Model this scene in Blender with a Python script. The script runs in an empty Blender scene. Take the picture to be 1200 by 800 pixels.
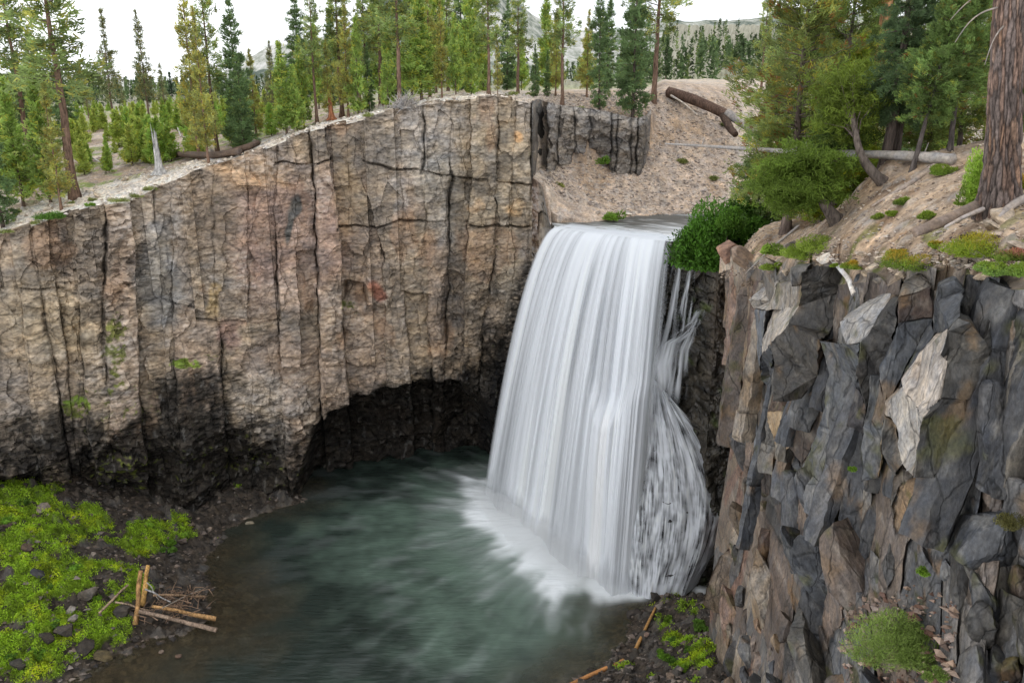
import bpy, math, random
import numpy as np
from mathutils import Vector, Matrix
random.seed(7)
rng = np.random.default_rng(7)
R = math.radians
scene = bpy.context.scene
COL = scene.collection

# ---------------------------------------------------------------- camera
H = 44.0
PITCH = R(17.0)
FPX = 1000.0
cam_d = bpy.data.cameras.new('camera')
cam_d.sensor_width = 36.0
cam_d.lens = 30.0
cam_d.clip_start = 0.3
cam_d.clip_end = 20000.0
cam = bpy.data.objects.new('camera', cam_d)
COL.objects.link(cam)
cam.location = (0, 0, H)
cam.rotation_euler = (R(90) - PITCH, 0, 0)
scene.camera = cam

# ---------------------------------------------------------------- world: bright, thinly clouded day
SUN_EL, SUN_AZ = R(52), R(-125)      # azimuth measured from +Y towards +X
world = bpy.data.worlds.new('World')
scene.world = world
world.use_nodes = True
wt = world.node_tree
wt.nodes.clear()
w_out = wt.nodes.new('ShaderNodeOutputWorld')
w_bg = wt.nodes.new('ShaderNodeBackground')
w_sky = wt.nodes.new('ShaderNodeTexSky')
w_sky.sky_type = 'NISHITA'
w_sky.sun_disc = False
w_sky.sun_elevation = SUN_EL
w_sky.sun_rotation = SUN_AZ
w_sky.air_density = 1.0
w_sky.dust_density = 2.0
w_tc = wt.nodes.new('ShaderNodeTexCoord')
w_map = wt.nodes.new('ShaderNodeMapping')
w_map.inputs['Scale'].default_value = (1.0, 1.0, 3.0)
w_n = wt.nodes.new('ShaderNodeTexNoise')
w_n.inputs['Scale'].default_value = 2.3
w_n.inputs['Detail'].default_value = 6
w_r = wt.nodes.new('ShaderNodeValToRGB')
w_r.color_ramp.elements[0].position = 0.30
w_r.color_ramp.elements[0].color = (0.38, 0.38, 0.38, 1)
w_r.color_ramp.elements[1].position = 0.52
w_r.color_ramp.elements[1].color = (1, 1, 1, 1)
w_mix = wt.nodes.new('ShaderNodeMix')
w_mix.data_type = 'RGBA'
w_mix.inputs['B'].default_value = (11.2, 11.5, 11.9, 1)       # cloud deck radiance
wt.links.new(w_tc.outputs['Generated'], w_map.inputs['Vector'])
wt.links.new(w_map.outputs['Vector'], w_n.inputs['Vector'])
wt.links.new(w_n.outputs['Fac'], w_r.inputs['Fac'])
wt.links.new(w_r.outputs['Color'], w_mix.inputs['Factor'])
wt.links.new(w_sky.outputs['Color'], w_mix.inputs['A'])
wt.links.new(w_mix.outputs['Result'], w_bg.inputs['Color'])
w_bg.inputs['Strength'].default_value = 0.072
wt.links.new(w_bg.outputs['Background'], w_out.inputs['Surface'])

sun_d = bpy.data.lights.new('sun', 'SUN')
sun_d.energy = 5.0
sun_d.angle = R(6)
sun_d.color = (1.0, 0.95, 0.87)
sun = bpy.data.objects.new('sun', sun_d)
COL.objects.link(sun)
_sd = Vector((math.sin(SUN_AZ) * math.cos(SUN_EL), math.cos(SUN_AZ) * math.cos(SUN_EL), math.sin(SUN_EL)))
sun.rotation_euler = _sd.to_track_quat('Z', 'Y').to_euler()

scene.view_settings.view_transform = 'Standard'
scene.view_settings.look = 'None'
scene.view_settings.gamma = 1.0
scene.view_settings.use_curve_mapping = False
scene.view_settings.exposure = 0.92
scene.cycles.use_denoising = True
scene.cycles.max_bounces = 6
scene.cycles.diffuse_bounces = 3
scene.cycles.glossy_bounces = 2
scene.cycles.transmission_bounces = 3
scene.cycles.transparent_max_bounces = 16
scene.cycles.volume_bounces = 2
scene.cycles.caustics_reflective = False
scene.cycles.caustics_refractive = False

# ---------------------------------------------------------------- survey: directions measured from the viewpoint
CP, SP = math.cos(PITCH), math.sin(PITCH)
def kof(px, py):
    return ((px - 600) / FPX) / (CP + (400 - py) / FPX * SP)
def at(px, py, Y):
    u, v = (px - 600) / FPX, (400 - py) / FPX
    dy = CP + v * SP
    return (u / dy * Y, Y, H + (-SP + v * CP) / dy * Y)
def at_z(px, py, z):
    u, v = (px - 600) / FPX, (400 - py) / FPX
    t = (z - H) / (-SP + v * CP)
    return (u * t, (CP + v * SP) * t, z)

# ---------------------------------------------------------------- noise
_perm = np.random.default_rng(3).permutation(256)
_perm = np.concatenate([_perm, _perm, _perm])
_g3 = np.random.default_rng(4).normal(size=(256, 3))
_g3 /= np.linalg.norm(_g3, axis=1)[:, None]
def pnoise(x, y, z=0.0):
    x, y, z = np.broadcast_arrays(np.asarray(x, float), np.asarray(y, float), np.asarray(z, float))
    xi, yi, zi = np.floor(x).astype(int), np.floor(y).astype(int), np.floor(z).astype(int)
    xf, yf, zf = x - xi, y - yi, z - zi
    xi &= 255; yi &= 255; zi &= 255
    u, v, w = (t * t * t * (t * (t * 6 - 15) + 10) for t in (xf, yf, zf))
    res = 0
    for dx in (0, 1):
        wx = u if dx else 1 - u
        for dy in (0, 1):
            wy = v if dy else 1 - v
            for dz in (0, 1):
                wz = w if dz else 1 - w
                g = _g3[_perm[_perm[_perm[(xi + dx) & 255] + ((yi + dy) & 255)] + ((zi + dz) & 255)]]
                d = g[..., 0] * (xf - dx) + g[..., 1] * (yf - dy) + g[..., 2] * (zf - dz)
                res = res + wx * wy * wz * d
    return res * 1.6
def fbm(x, y, z=0.0, o=4, gain=0.5):
    a, s, f = 1.0, 0, 1.0
    x, y, z = np.asarray(x, float), np.asarray(y, float), np.asarray(z, float)
    for i in range(o):
        s = s + a * pnoise(x * f + 17.3 * i, y * f + 5.1 * i, z * f + 9.7 * i)
        a *= gain; f *= 2.03
    return s
def hash2(i, j, s=0):
    i = i.astype(np.int64); j = j.astype(np.int64)
    h = (i * 374761393 + j * 668265263 + s * 974711) & 0xffffffff
    h = ((h ^ (h >> 13)) * 1274126177) & 0xffffffff
    return ((h ^ (h >> 16)) & 0xffffff) / float(0xffffff)
def voronoi(a, b, jit=0.85, s=0):
    """nearest cell: hash pair, offset from its seed, edge distance F2-F1"""
    ai, bi = np.floor(a), np.floor(b)
    f1 = np.full(a.shape, 1e9); f2 = f1.copy()
    ci = np.zeros_like(a); cj = np.zeros_like(a); ox = np.zeros_like(a); oy = np.zeros_like(a)
    for di in (-1, 0, 1):
        for dj in (-1, 0, 1):
            i, j = ai + di, bi + dj
            sx = i + 0.5 + (hash2(i, j, s) - .5) * jit
            sy = j + 0.5 + (hash2(i, j, s + 1) - .5) * jit
            dx, dy = a - sx, b - sy
            d = np.sqrt(dx * dx + dy * dy)
            m = d < f1
            f2 = np.where(m, f1, np.minimum(f2, d))
            ci = np.where(m, i, ci); cj = np.where(m, j, cj)
            ox = np.where(m, dx, ox); oy = np.where(m, dy, oy)
            f1 = np.where(m, d, f1)
    return ci, cj, ox, oy, f2 - f1, f1
def sstep(a, b, x):
    t = np.clip((x - a) / (b - a), 0, 1)
    return t * t * (3 - 2 * t)
def poly_sd(px, py, poly):
    """signed distance to a polygon, negative inside"""
    n = len(poly); d = np.full(px.shape, 1e18); inside = np.zeros(px.shape, bool)
    for i in range(n):
        ax, ay = poly[i]; bx, by = poly[(i + 1) % n]
        ex, ey = bx - ax, by - ay
        wx, wy = px - ax, py - ay
        t = np.clip((wx * ex + wy * ey) / (ex * ex + ey * ey + 1e-12), 0, 1)
        d = np.minimum(d, (wx - ex * t) ** 2 + (wy - ey * t) ** 2)
        c = ((ay > py) != (by > py))
        with np.errstate(divide='ignore', invalid='ignore'):
            xx = ex * (py - ay) / (ey if ey != 0 else 1e-12) + ax
        inside ^= c & (px < xx)
    d = np.sqrt(d)
    return np.where(inside, -d, d)

# ---------------------------------------------------------------- mesh and object helpers
def mesh_np(name, V, F, mat=None, colors=None, smooth=False, attrs=None, mat_idx=None):
    """V (n,3); F (m,3) or (m,4)"""
    V = np.ascontiguousarray(V, np.float32); F = np.ascontiguousarray(F, np.int32)
    me = bpy.data.meshes.new(name)
    nf, k = F.shape
    me.vertices.add(len(V)); me.vertices.foreach_set('co', V.ravel())
    me.loops.add(nf * k); me.loops.foreach_set('vertex_index', F.ravel())
    me.polygons.add(nf)
    me.polygons.foreach_set('loop_start', np.arange(0, nf * k, k, dtype=np.int32))
    me.polygons.foreach_set('loop_total', np.full(nf, k, np.int32))
    me.polygons.foreach_set('use_smooth', np.full(nf, smooth, bool))
    if mat_idx is not None:
        me.polygons.foreach_set('material_index', np.asarray(mat_idx, np.int32))
    if mat is not None:
        for m in (mat if isinstance(mat, (list, tuple)) else [mat]):
            me.materials.append(m)
    me.update(calc_edges=True)
    if colors is not None:
        c = np.ones((len(V), 4), np.float32); c[:, :3] = colors
        a = me.color_attributes.new('Col', 'FLOAT_COLOR', 'POINT')
        a.data.foreach_set('color', c.ravel())
    for an, av in (attrs or {}).items():
        a = me.attributes.new(an, 'FLOAT', 'POINT')
        a.data.foreach_set('value', np.ascontiguousarray(av, np.float32).ravel())
    return me
def link(name, me, parent=None, label=None, cat=None, group=None, kind=None, loc=None, rz=0):
    o = bpy.data.objects.new(name, me)
    COL.objects.link(o)
    if parent is not None: o.parent = parent
    if label: o['label'] = label
    if cat: o['category'] = cat
    if group: o['group'] = group
    if kind: o['kind'] = kind
    if loc is not None: o.location = loc
    if rz: o.rotation_euler = (0, 0, rz)
    return o
def grid_faces(nr, nc):
    i = np.arange(nr - 1)[:, None] * nc + np.arange(nc - 1)[None, :]
    i = i.ravel()
    return np.stack([i, i + 1, i + nc + 1, i + nc], 1)
def join_parts(parts):
    """list of (V,F,C) with equal face width -> one"""
    Vs, Fs, Cs, n = [], [], [], 0
    for V, F, C in parts:
        Vs.append(V); Fs.append(F + n); n += len(V)
        Cs.append(np.broadcast_to(np.asarray(C, float), (len(V), 3)))
    return np.concatenate(Vs), np.concatenate(Fs), np.concatenate(Cs)
def tube(pts, rad, sides=8, cap=True, seed=0, rough=0.0):
    pts = np.asarray(pts, float); n = len(pts)
    rad = np.broadcast_to(np.asarray(rad, float), (n,)).copy()
    if cap and n > 2:                                      # a hard edge at each sawn end
        pts = np.concatenate([pts[:1], pts[:1] + (pts[1:2] - pts[:1]) * .03, pts[1:-1], pts[-1:] + (pts[-2:-1] - pts[-1:]) * .03, pts[-1:]])
        rad = np.concatenate([rad[:1] * .93, rad[:1], rad[1:-1], rad[-1:], rad[-1:] * .93]); n += 2
    T = np.gradient(pts, axis=0); T /= np.linalg.norm(T, axis=1)[:, None] + 1e-9
    ref = np.array([0, 0, 1.0]) if abs(T[0, 2]) < .9 else np.array([1.0, 0, 0])
    A = np.cross(T, ref); A /= np.linalg.norm(A, axis=1)[:, None] + 1e-9
    B = np.cross(T, A)
    th = np.linspace(0, 2 * np.pi, sides, endpoint=False)
    rr = rad[:, None] * np.ones(sides)[None]
    if rough:
        rr = rr * (1 + rough * fbm(np.cos(th)[None] * 1.6 + seed, np.sin(th)[None] * 1.6, np.arange(n)[:, None] * .35, 3))
    V = pts[:, None] + rr[..., None] * (np.cos(th)[None, :, None] * A[:, None] + np.sin(th)[None, :, None] * B[:, None])
    V = V.reshape(-1, 3)
    F = []
    for i in range(n - 1):
        for j in range(sides):
            a = i * sides + j; b = i * sides + (j + 1) % sides
            F.append((a, b, b + sides, a + sides))
    if cap:
        V = np.concatenate([V, pts[:1], pts[-1:]]); c0 = len(V) - 2
        for j in range(sides):
            F.append((c0, (j + 1) % sides, j, j) if False else (c0, (j + 1) % sides, j, c0))
        o = (n - 1) * sides
        for j in range(sides):
            F.append((c0 + 1, o + j, o + (j + 1) % sides, c0 + 1))
    return V, np.array(F)
def mesh_any(name, V, F, mat, colors=None, smooth=False):
    """quads where a repeated corner marks a triangle"""
    me = bpy.data.meshes.new(name)
    fl = []
    for f in F.tolist():
        g = []
        for q in f:
            if q not in g: g.append(q)
        fl.append(g)
    me.from_pydata(np.asarray(V, float).tolist(), [], fl)
    me.polygons.foreach_set('use_smooth', np.full(len(fl), smooth, bool))
    for m in (mat if isinstance(mat, (list, tuple)) else [mat]): me.materials.append(m)
    if colors is not None:
        c = np.ones((len(V), 4), np.float32); c[:, :3] = colors
        a = me.color_attributes.new('Col', 'FLOAT_COLOR', 'POINT')
        a.data.foreach_set('color', c.ravel())
    me.update()
    return me

# ---------------------------------------------------------------- materials
def new_mat(name):
    m = bpy.data.materials.new(name); m.use_nodes = True
    nt = m.node_tree; nt.nodes.clear()
    out = nt.nodes.new('ShaderNodeOutputMaterial')
    return m, nt, out
def nd(nt, t, **kw):
    n = nt.nodes.new(t)
    for k, v in kw.items():
        if k.startswith('i_'): n.inputs[k[2:].replace('_', ' ')].default_value = v
        else: setattr(n, k, v)
    return n
def attr_rock(name, rough=0.85, bump=0.35, scale=(1, 1, 2.2), fine=3.0, var=0.5, spec=0.3, dist=0.12, hue=True, crack=None):
    """colour from the mesh's mineral colours, broken up by speckle and strata"""
    m, nt, out = new_mat(name)
    b = nd(nt, 'ShaderNodeBsdfPrincipled'); b.inputs['Roughness'].default_value = rough
    b.inputs['Specular IOR Level'].default_value = spec
    at_ = nd(nt, 'ShaderNodeVertexColor', layer_name='Col')
    tc = nd(nt, 'ShaderNodeTexCoord'); mp = nd(nt, 'ShaderNodeMapping'); mp.inputs['Scale'].default_value = scale
    nt.links.new(tc.outputs['Object'], mp.inputs['Vector'])
    n1 = nd(nt, 'ShaderNodeTexNoise', i_Scale=fine, i_Detail=8.0, i_Roughness=0.65)
    n2 = nd(nt, 'ShaderNodeTexNoise', i_Scale=fine * 0.22, i_Detail=5.0, i_Roughness=0.6)
    nt.links.new(mp.outputs['Vector'], n1.inputs['Vector']); nt.links.new(mp.outputs['Vector'], n2.inputs['Vector'])
    r1 = nd(nt, 'ShaderNodeMapRange'); r1.inputs['From Min'].default_value = .3; r1.inputs['From Max'].default_value = .7
    r1.inputs['To Min'].default_value = 1 - var; r1.inputs['To Max'].default_value = 1 + var
    nt.links.new(n1.outputs['Fac'], r1.inputs['Value'])
    mul = nd(nt, 'ShaderNodeVectorMath', operation='SCALE')
    nt.links.new(at_.outputs['Color'], mul.inputs[0]); nt.links.new(r1.outputs['Result'], mul.inputs['Scale'])
    last = mul.outputs['Vector']
    if hue:
        mx = nd(nt, 'ShaderNodeMix', data_type='RGBA', blend_type='MULTIPLY')
        rp = nd(nt, 'ShaderNodeValToRGB')
        rp.color_ramp.elements[0].position = .32; rp.color_ramp.elements[0].color = (.72, .74, .82, 1)
        rp.color_ramp.elements[1].position = .68; rp.color_ramp.elements[1].color = (1.18, 1.02, .84, 1)
        nt.links.new(n2.outputs['Fac'], rp.inputs['Fac'])
        mx.inputs['Factor'].default_value = .7
        nt.links.new(last, mx.inputs['A']); nt.links.new(rp.outputs['Color'], mx.inputs['B'])
        last = mx.outputs['Result']
    bp = nd(nt, 'ShaderNodeBump'); bp.inputs['Strength'].default_value = bump; bp.inputs['Distance'].default_value = dist
    ad = nd(nt, 'ShaderNodeMath', operation='ADD')
    nt.links.new(n1.outputs['Fac'], ad.inputs[0]); nt.links.new(n2.outputs['Fac'], ad.inputs[1])
    if crack:                                              # hairline fractures
        m3 = nd(nt, 'ShaderNodeMapping'); m3.inputs['Scale'].default_value = (1, 1, crack[1]); m3.inputs['Rotation'].default_value = (.1, -.2, 0)
        nw = nd(nt, 'ShaderNodeTexNoise', i_Scale=1.1, i_Detail=3.0); va = nd(nt, 'ShaderNodeVectorMath', operation='MULTIPLY_ADD'); va.inputs[1].default_value = (.7, .7, .7)
        nt.links.new(tc.outputs['Object'], nw.inputs['Vector']); nt.links.new(nw.outputs['Color'], va.inputs[0]); nt.links.new(tc.outputs['Object'], va.inputs[2])
        nt.links.new(va.outputs['Vector'], m3.inputs['Vector'])
        vo = nd(nt, 'ShaderNodeTexVoronoi', feature='DISTANCE_TO_EDGE'); vo.inputs['Scale'].default_value = crack[0]; nt.links.new(m3.outputs['Vector'], vo.inputs['Vector'])
        r3 = nd(nt, 'ShaderNodeMapRange'); r3.inputs['From Min'].default_value = .0; r3.inputs['From Max'].default_value = .035 * crack[0] ** .3
        r3.inputs['To Min'].default_value = crack[2]; r3.inputs['To Max'].default_value = 1.0
        nt.links.new(vo.outputs['Distance'], r3.inputs['Value'])
        s3 = nd(nt, 'ShaderNodeVectorMath', operation='SCALE'); nt.links.new(last, s3.inputs[0]); nt.links.new(r3.outputs['Result'], s3.inputs['Scale']); last = s3.outputs['Vector']
        a3 = nd(nt, 'ShaderNodeMath', operation='ADD'); nt.links.new(ad.outputs['Value'], a3.inputs[0]); nt.links.new(r3.outputs['Result'], a3.inputs[1]); ad = a3
    nt.links.new(last, b.inputs['Base Color'])
    nt.links.new(ad.outputs['Value'], bp.inputs['Height']); nt.links.new(bp.outputs['Normal'], b.inputs['Normal'])
    nt.links.new(b.outputs['BSDF'], out.inputs['Surface'])
    return m
M = {}
M['cliff'] = attr_rock('cliff_rock', bump=.5, scale=(1, 1, 1.7), fine=2.2, var=.5, dist=.13, crack=(.26, .42, .62))
M['basalt'] = attr_rock('basalt', rough=.55, bump=.7, scale=(1.3, 1.3, .7), fine=7.0, var=.5, spec=.4, dist=.05, crack=(.75, .30, .40))
M['wet'] = attr_rock('wet_rock', rough=.35, bump=.8, scale=(1, 1, 1), fine=1.5, var=.6, spec=.5, dist=.2)
M['soil'] = attr_rock('soil', rough=.95, bump=.45, scale=(1, 1, 1), fine=4.0, var=.45, spec=.15, dist=.1)
M['stone'] = attr_rock('stone', rough=.85, bump=.5, scale=(1, 1, 1), fine=5.0, var=.4, spec=.3, dist=.05)
M['bark'] = attr_rock('bark', rough=.9, bump=1.0, scale=(1, 1, .22), fine=7.0, var=.75, spec=.2, dist=.05, hue=False)
M['wood'] = attr_rock('dry_wood', rough=.8, bump=.5, scale=(1, 1, 1), fine=6.0, var=.35, spec=.2, dist=.02)
def leaf_mat(name, trans=.35, rough=.6):
    m, nt, out = new_mat(name)
    d = nd(nt, 'ShaderNodeBsdfPrincipled'); d.inputs['Roughness'].default_value = rough; d.inputs['Specular IOR Level'].default_value = .25
    t = nd(nt, 'ShaderNodeBsdfTranslucent'); mx = nd(nt, 'ShaderNodeMixShader'); mx.inputs[0].default_value = trans
    a = nd(nt, 'ShaderNodeVertexColor', layer_name='Col')
    nt.links.new(a.outputs['Color'], d.inputs['Base Color']); nt.links.new(a.outputs['Color'], t.inputs['Color'])
    nt.links.new(d.outputs['BSDF'], mx.inputs[1]); nt.links.new(t.outputs['BSDF'], mx.inputs[2])
    nt.links.new(mx.outputs['Shader'], out.inputs['Surface'])
    return m
M['needle'] = leaf_mat('needles', .5)
M['leaf'] = leaf_mat('leaves', .4, .5)
# ================================================================ THE LAND
WATER_Z, LIP_Z = 0.0, 29.25
class Rbf:
    def __init__(s, pts):
        P = np.array(pts, float); s.X = P[:, :2]; n = len(P)
        s.sc = 1.0
        D = np.linalg.norm(s.X[:, None] - s.X[None], axis=2)
        A = np.zeros((n + 3, n + 3)); A[:n, :n] = D + np.eye(n) * -0.3
        A[:n, n] = 1; A[:n, n + 1:] = s.X; A[n, :n] = 1; A[n + 1:, :n] = s.X.T
        s.w = np.linalg.solve(A, np.concatenate([P[:, 2], [0, 0, 0]]))
    def __call__(s, x, y):
        x = np.asarray(x, float); y = np.asarray(y, float)
        o = np.zeros(np.broadcast(x, y).shape); n = len(s.X)
        for i in range(n):
            o = o + s.w[i] * np.sqrt((x - s.X[i, 0]) ** 2 + (y - s.X[i, 1]) ** 2)
        return o + s.w[n] + s.w[n + 1] * x + s.w[n + 2] * y
# rim of the left wall (image point, distance)
RIM_L = [(-150, 300, 72), (0, 277, 76), (50, 262, 77.5), (100, 243, 79), (150, 235, 81), (200, 213, 83), (250, 193, 85), (300, 175, 87), (350, 157, 89),
         (400, 145, 90.5), (450, 133, 92), (500, 122, 93.5), (550, 115, 95), (580, 113, 95.5), (622, 118, 96.5)]
UP = [at(*p) for p in RIM_L] + [at(*p) for p in [
    (-250, 260, 85), (0, 240, 85), (60, 215, 95), (190, 203, 88), (250, 183, 95), (150, 150, 150), (150, 124, 330), (300, 148, 120), (300, 122, 300),
    (420, 127, 110), (430, 116, 250), (520, 107, 130), (520, 104, 300), (600, 108, 103), (625, 120, 99), (660, 126, 106), (700, 130, 107),
    (742, 140, 108), (700, 118, 114), (745, 124, 116), (800, 112, 124), (650, 108, 200)]] + [
    (-500, 700, 34), (-100, 700, 36), (60, 700, 40), (-90, 60, 30), (-250, 150, 34), (150, 400, 48)]
LO = [at(*p) for p in [
    (625, 205, 97), (640, 212, 95), (650, 262, 88.5), (660, 236, 96), (700, 246, 95.5),
    (640, 195, 104), (680, 190, 106), (720, 198, 106), (755, 206, 106), (680, 218, 101), (750, 130, 116),
    (790, 110, 122), (850, 116, 124), (880, 112, 130), (760, 160, 113), (800, 200, 106), (740, 238, 100), (860, 190, 112), (930, 160, 122), (870, 228, 104),
    (845, 283, 60), (880, 312, 52), (900, 322, 47), (940, 312, 41), (985, 318, 36.5), (1040, 335, 32.5), (1100, 312, 29), (1150, 320, 26.8), (1200, 324, 25),
    (1165, 245, 30.5), (1120, 190, 40), (1040, 180, 44), (1110, 250, 34), (1010, 228, 43), (975, 266, 43), (930, 292, 46), (1195, 243, 30), (1060, 285, 33.5), (1040, 240, 39),
    (870, 268, 60), (850, 283, 66), (840, 296, 70), (1300, 330, 22.5), (1180, 165, 52),
    (790, 62, 430), (830, 30, 700), (950, 70, 430), (1250, 60, 500)]] + [
    (11, 88, 28.4), (4.6, 90.5, 28.8), (8, 84.5, 28.7), (15, 82, 28.7), (22, 96, 28.4), (14, 94, 28.6), (40, 101, 28.5), (70, 108, 29.0), (17.5, 79, 29.4), (17, 70, 32.0),
    (22, 86, 29.6), (36, 90, 30.5), (60, 92, 32), (30, 76, 33), (55, 70, 37), (22, 110, 34), (45, 118, 37), (80, 130, 42), (28, 62, 36.5),
    (24, 20, 42.5), (40, 25, 43), (50, 45, 41.5), (150, 150, 48), (250, 300, 55), (40, 250, 42), (90, 250, 46)]
g_up, g_lo = Rbf(UP), Rbf(LO)
_yb = [(0.0235, 96.6), (0.028, 100.5), (0.034, 103), (0.045, 104.8), (0.06, 105.5), (0.10, 106), (0.145, 106.5), (0.152, 108), (0.158, 112), (0.17, 122)]
def Yback(k): return np.interp(k, [a for a, b in _yb], [b for a, b in _yb])
RIMK = [(kof(p[0], p[1]), p[2]) for p in RIM_L]
_ys = [(-1.15, 60)] + RIMK + [(0.035, 94.5), (0.046, 90), (0.053, 88.3), (0.19, 80.3), (0.205, 79), (0.222, 77), (0.24749, 74), (0.2475, 60), (0.262, 56),
       (kof(880, 312), 52), (kof(900, 322), 47), (kof(940, 312), 41), (kof(985, 318), 36.5), (kof(1040, 335), 32.5), (kof(1100, 312), 29), (kof(1150, 320), 26.8),
       (kof(1200, 324), 25), (kof(1300, 330), 22.5), (1.1, 16)]
_ysk = np.array([a for a, b in _ys]); _ysy = np.array([b for a, b in _ys])
def Ystart(k): return np.interp(k, _ysk, _ysy)
def G(x, y):
    """height of the ground"""
    x = np.asarray(x, float); y = np.asarray(y, float)
    k = x / np.maximum(y, 1)
    lo = g_lo(x, y); up = g_up(x, y)
    w = np.where(k < 0.0235, 1.0, sstep(0, 1.2, y - Yback(k)) * (1 - sstep(.15, .172, k)))
    z = up * w + lo * (1 - w)
    far = sstep(140, 320, y)
    z = z + .22 * fbm(x * .22, y * .22, 3.3, 3) * (1 + 8 * far)
    z = z - 2.6 * sstep(.30, .2475, k) * (k > .2475) * sstep(80, 72, y)
    return z
def Gs(x, y): return float(G(np.array([x]), np.array([y]))[0])
def gpt(px, Y, py_dummy=0, lift=0.0):
    """ground point in direction px at distance Y"""
    k = (px - 600) / FPX / CP
    for _ in range(6):
        z = Gs(k * Y, Y)
        # image row of that point -> better k
        a = (z - H) / Y
        v = (a * CP + SP) / (CP - a * SP)
        k = (px - 600) / FPX / (CP + v * SP)
    return (k * Y, Y, z + lift)
def ground_at_pixel(px, py, y0=26.0, y1=400.0):
    """first ground point met in that direction"""
    Y = np.geomspace(y0, y1, 900)
    u, v = (px - 600) / FPX, (400 - py) / FPX
    dy = CP + v * SP
    x = u / dy * Y; zr = H + (-SP + v * CP) / dy * Y
    ok = Y > Ystart(x / Y)
    d = zr - G(x, Y)
    for i in range(1, len(Y)):
        if ok[i] and d[i] <= 0: return (x[i], Y[i], float(G(x[i:i+1], Y[i:i+1])[0]))
    return (x[-1], Y[-1], float(zr[-1]))
def project(x, y, z):
    f = y * CP - (z - H) * SP; v = y * SP + (z - H) * CP
    return 600 + FPX * x / f, 400 - FPX * v / f

def paint(base, px, py, blobs, seed=0):
    """mineral patches: (cx, cy, rx, ry, colour, strength)"""
    wx = px + 14 * fbm(px * .02, py * .02, seed + .5, 3); wy = py + 14 * fbm(px * .02, py * .02, seed + 7.5, 3)
    for cx, cy, rx, ry, c, s in blobs:
        d = np.sqrt(((wx - cx) / rx) ** 2 + ((wy - cy) / ry) ** 2)
        w = (1 - sstep(.55, 1.15, d)) * s
        base = base * (1 - w[..., None]) + np.array(c) * w[..., None]
    return base

# ---------------------------------------------------------------- left wall of the gorge
COLS = [  # joints between the basalt columns
    [(-60, 300), (-45, 500)], [(-25, 300), (-10, 520)], [(18, 310), (30, 400), (38, 500)], [(41, 300), (58, 400), (72, 490)], [(64, 320), (78, 430), (88, 520)],
    [(90, 290), (94, 400), (104, 500)], [(122, 260), (122, 400), (130, 520)], [(155, 260), (160, 340), (166, 500)], [(183, 250), (190, 340), (197, 480)],
    [(203, 230), (204, 400), (212, 560)], [(249, 190), (252, 330), (262, 480)], [(288, 190), (291, 330), (296, 500)], [(322, 160), (327, 205), (322, 240), (326, 330), (331, 480)],
    [(345, 200), (350, 330), (352, 460)], [(364, 150), (368, 195), (373, 330), (376, 460)], [(379, 148), (388, 200), (400, 290), (405, 420)],
    [(413, 140), (416, 190), (440, 258), (448, 300), (452, 450)], [(470, 125), (472, 300), (476, 380), (483, 460)], [(496, 120), (495, 200), (502, 330), (507, 470)],
    [(528, 118), (527, 205), (525, 300), (520, 470)], [(551, 116), (553, 205), (545, 330), (542, 470)], [(582, 116), (581, 290), (566, 380), (560, 470)],
    [(606, 118), (600, 200), (594, 330), (584, 470)]]
MAJOR = [0, 3, 6, 12, 14, 18, 19, 21, 10]
def wallYapprox(k, z):
    yr = Ystart(k); zt = g_up(k * yr, yr)
    return yr - 0.13 * np.maximum(zt - z, 0)
def px_to_kz(px, py):
    k = kof(px, py); Y = float(Ystart(k))
    for _ in range(12):
        z = at(px, py, Y)[2]; Y = .5 * Y + .5 * float(wallYapprox(np.array([k]), np.array([z]))[0])
    return k, z
def joint_curve(poly, z):
    kz = np.array([px_to_kz(*p) for p in poly]); o = np.argsort(kz[:, 1])
    return np.interp(z, kz[o, 1], kz[o, 0])
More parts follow.
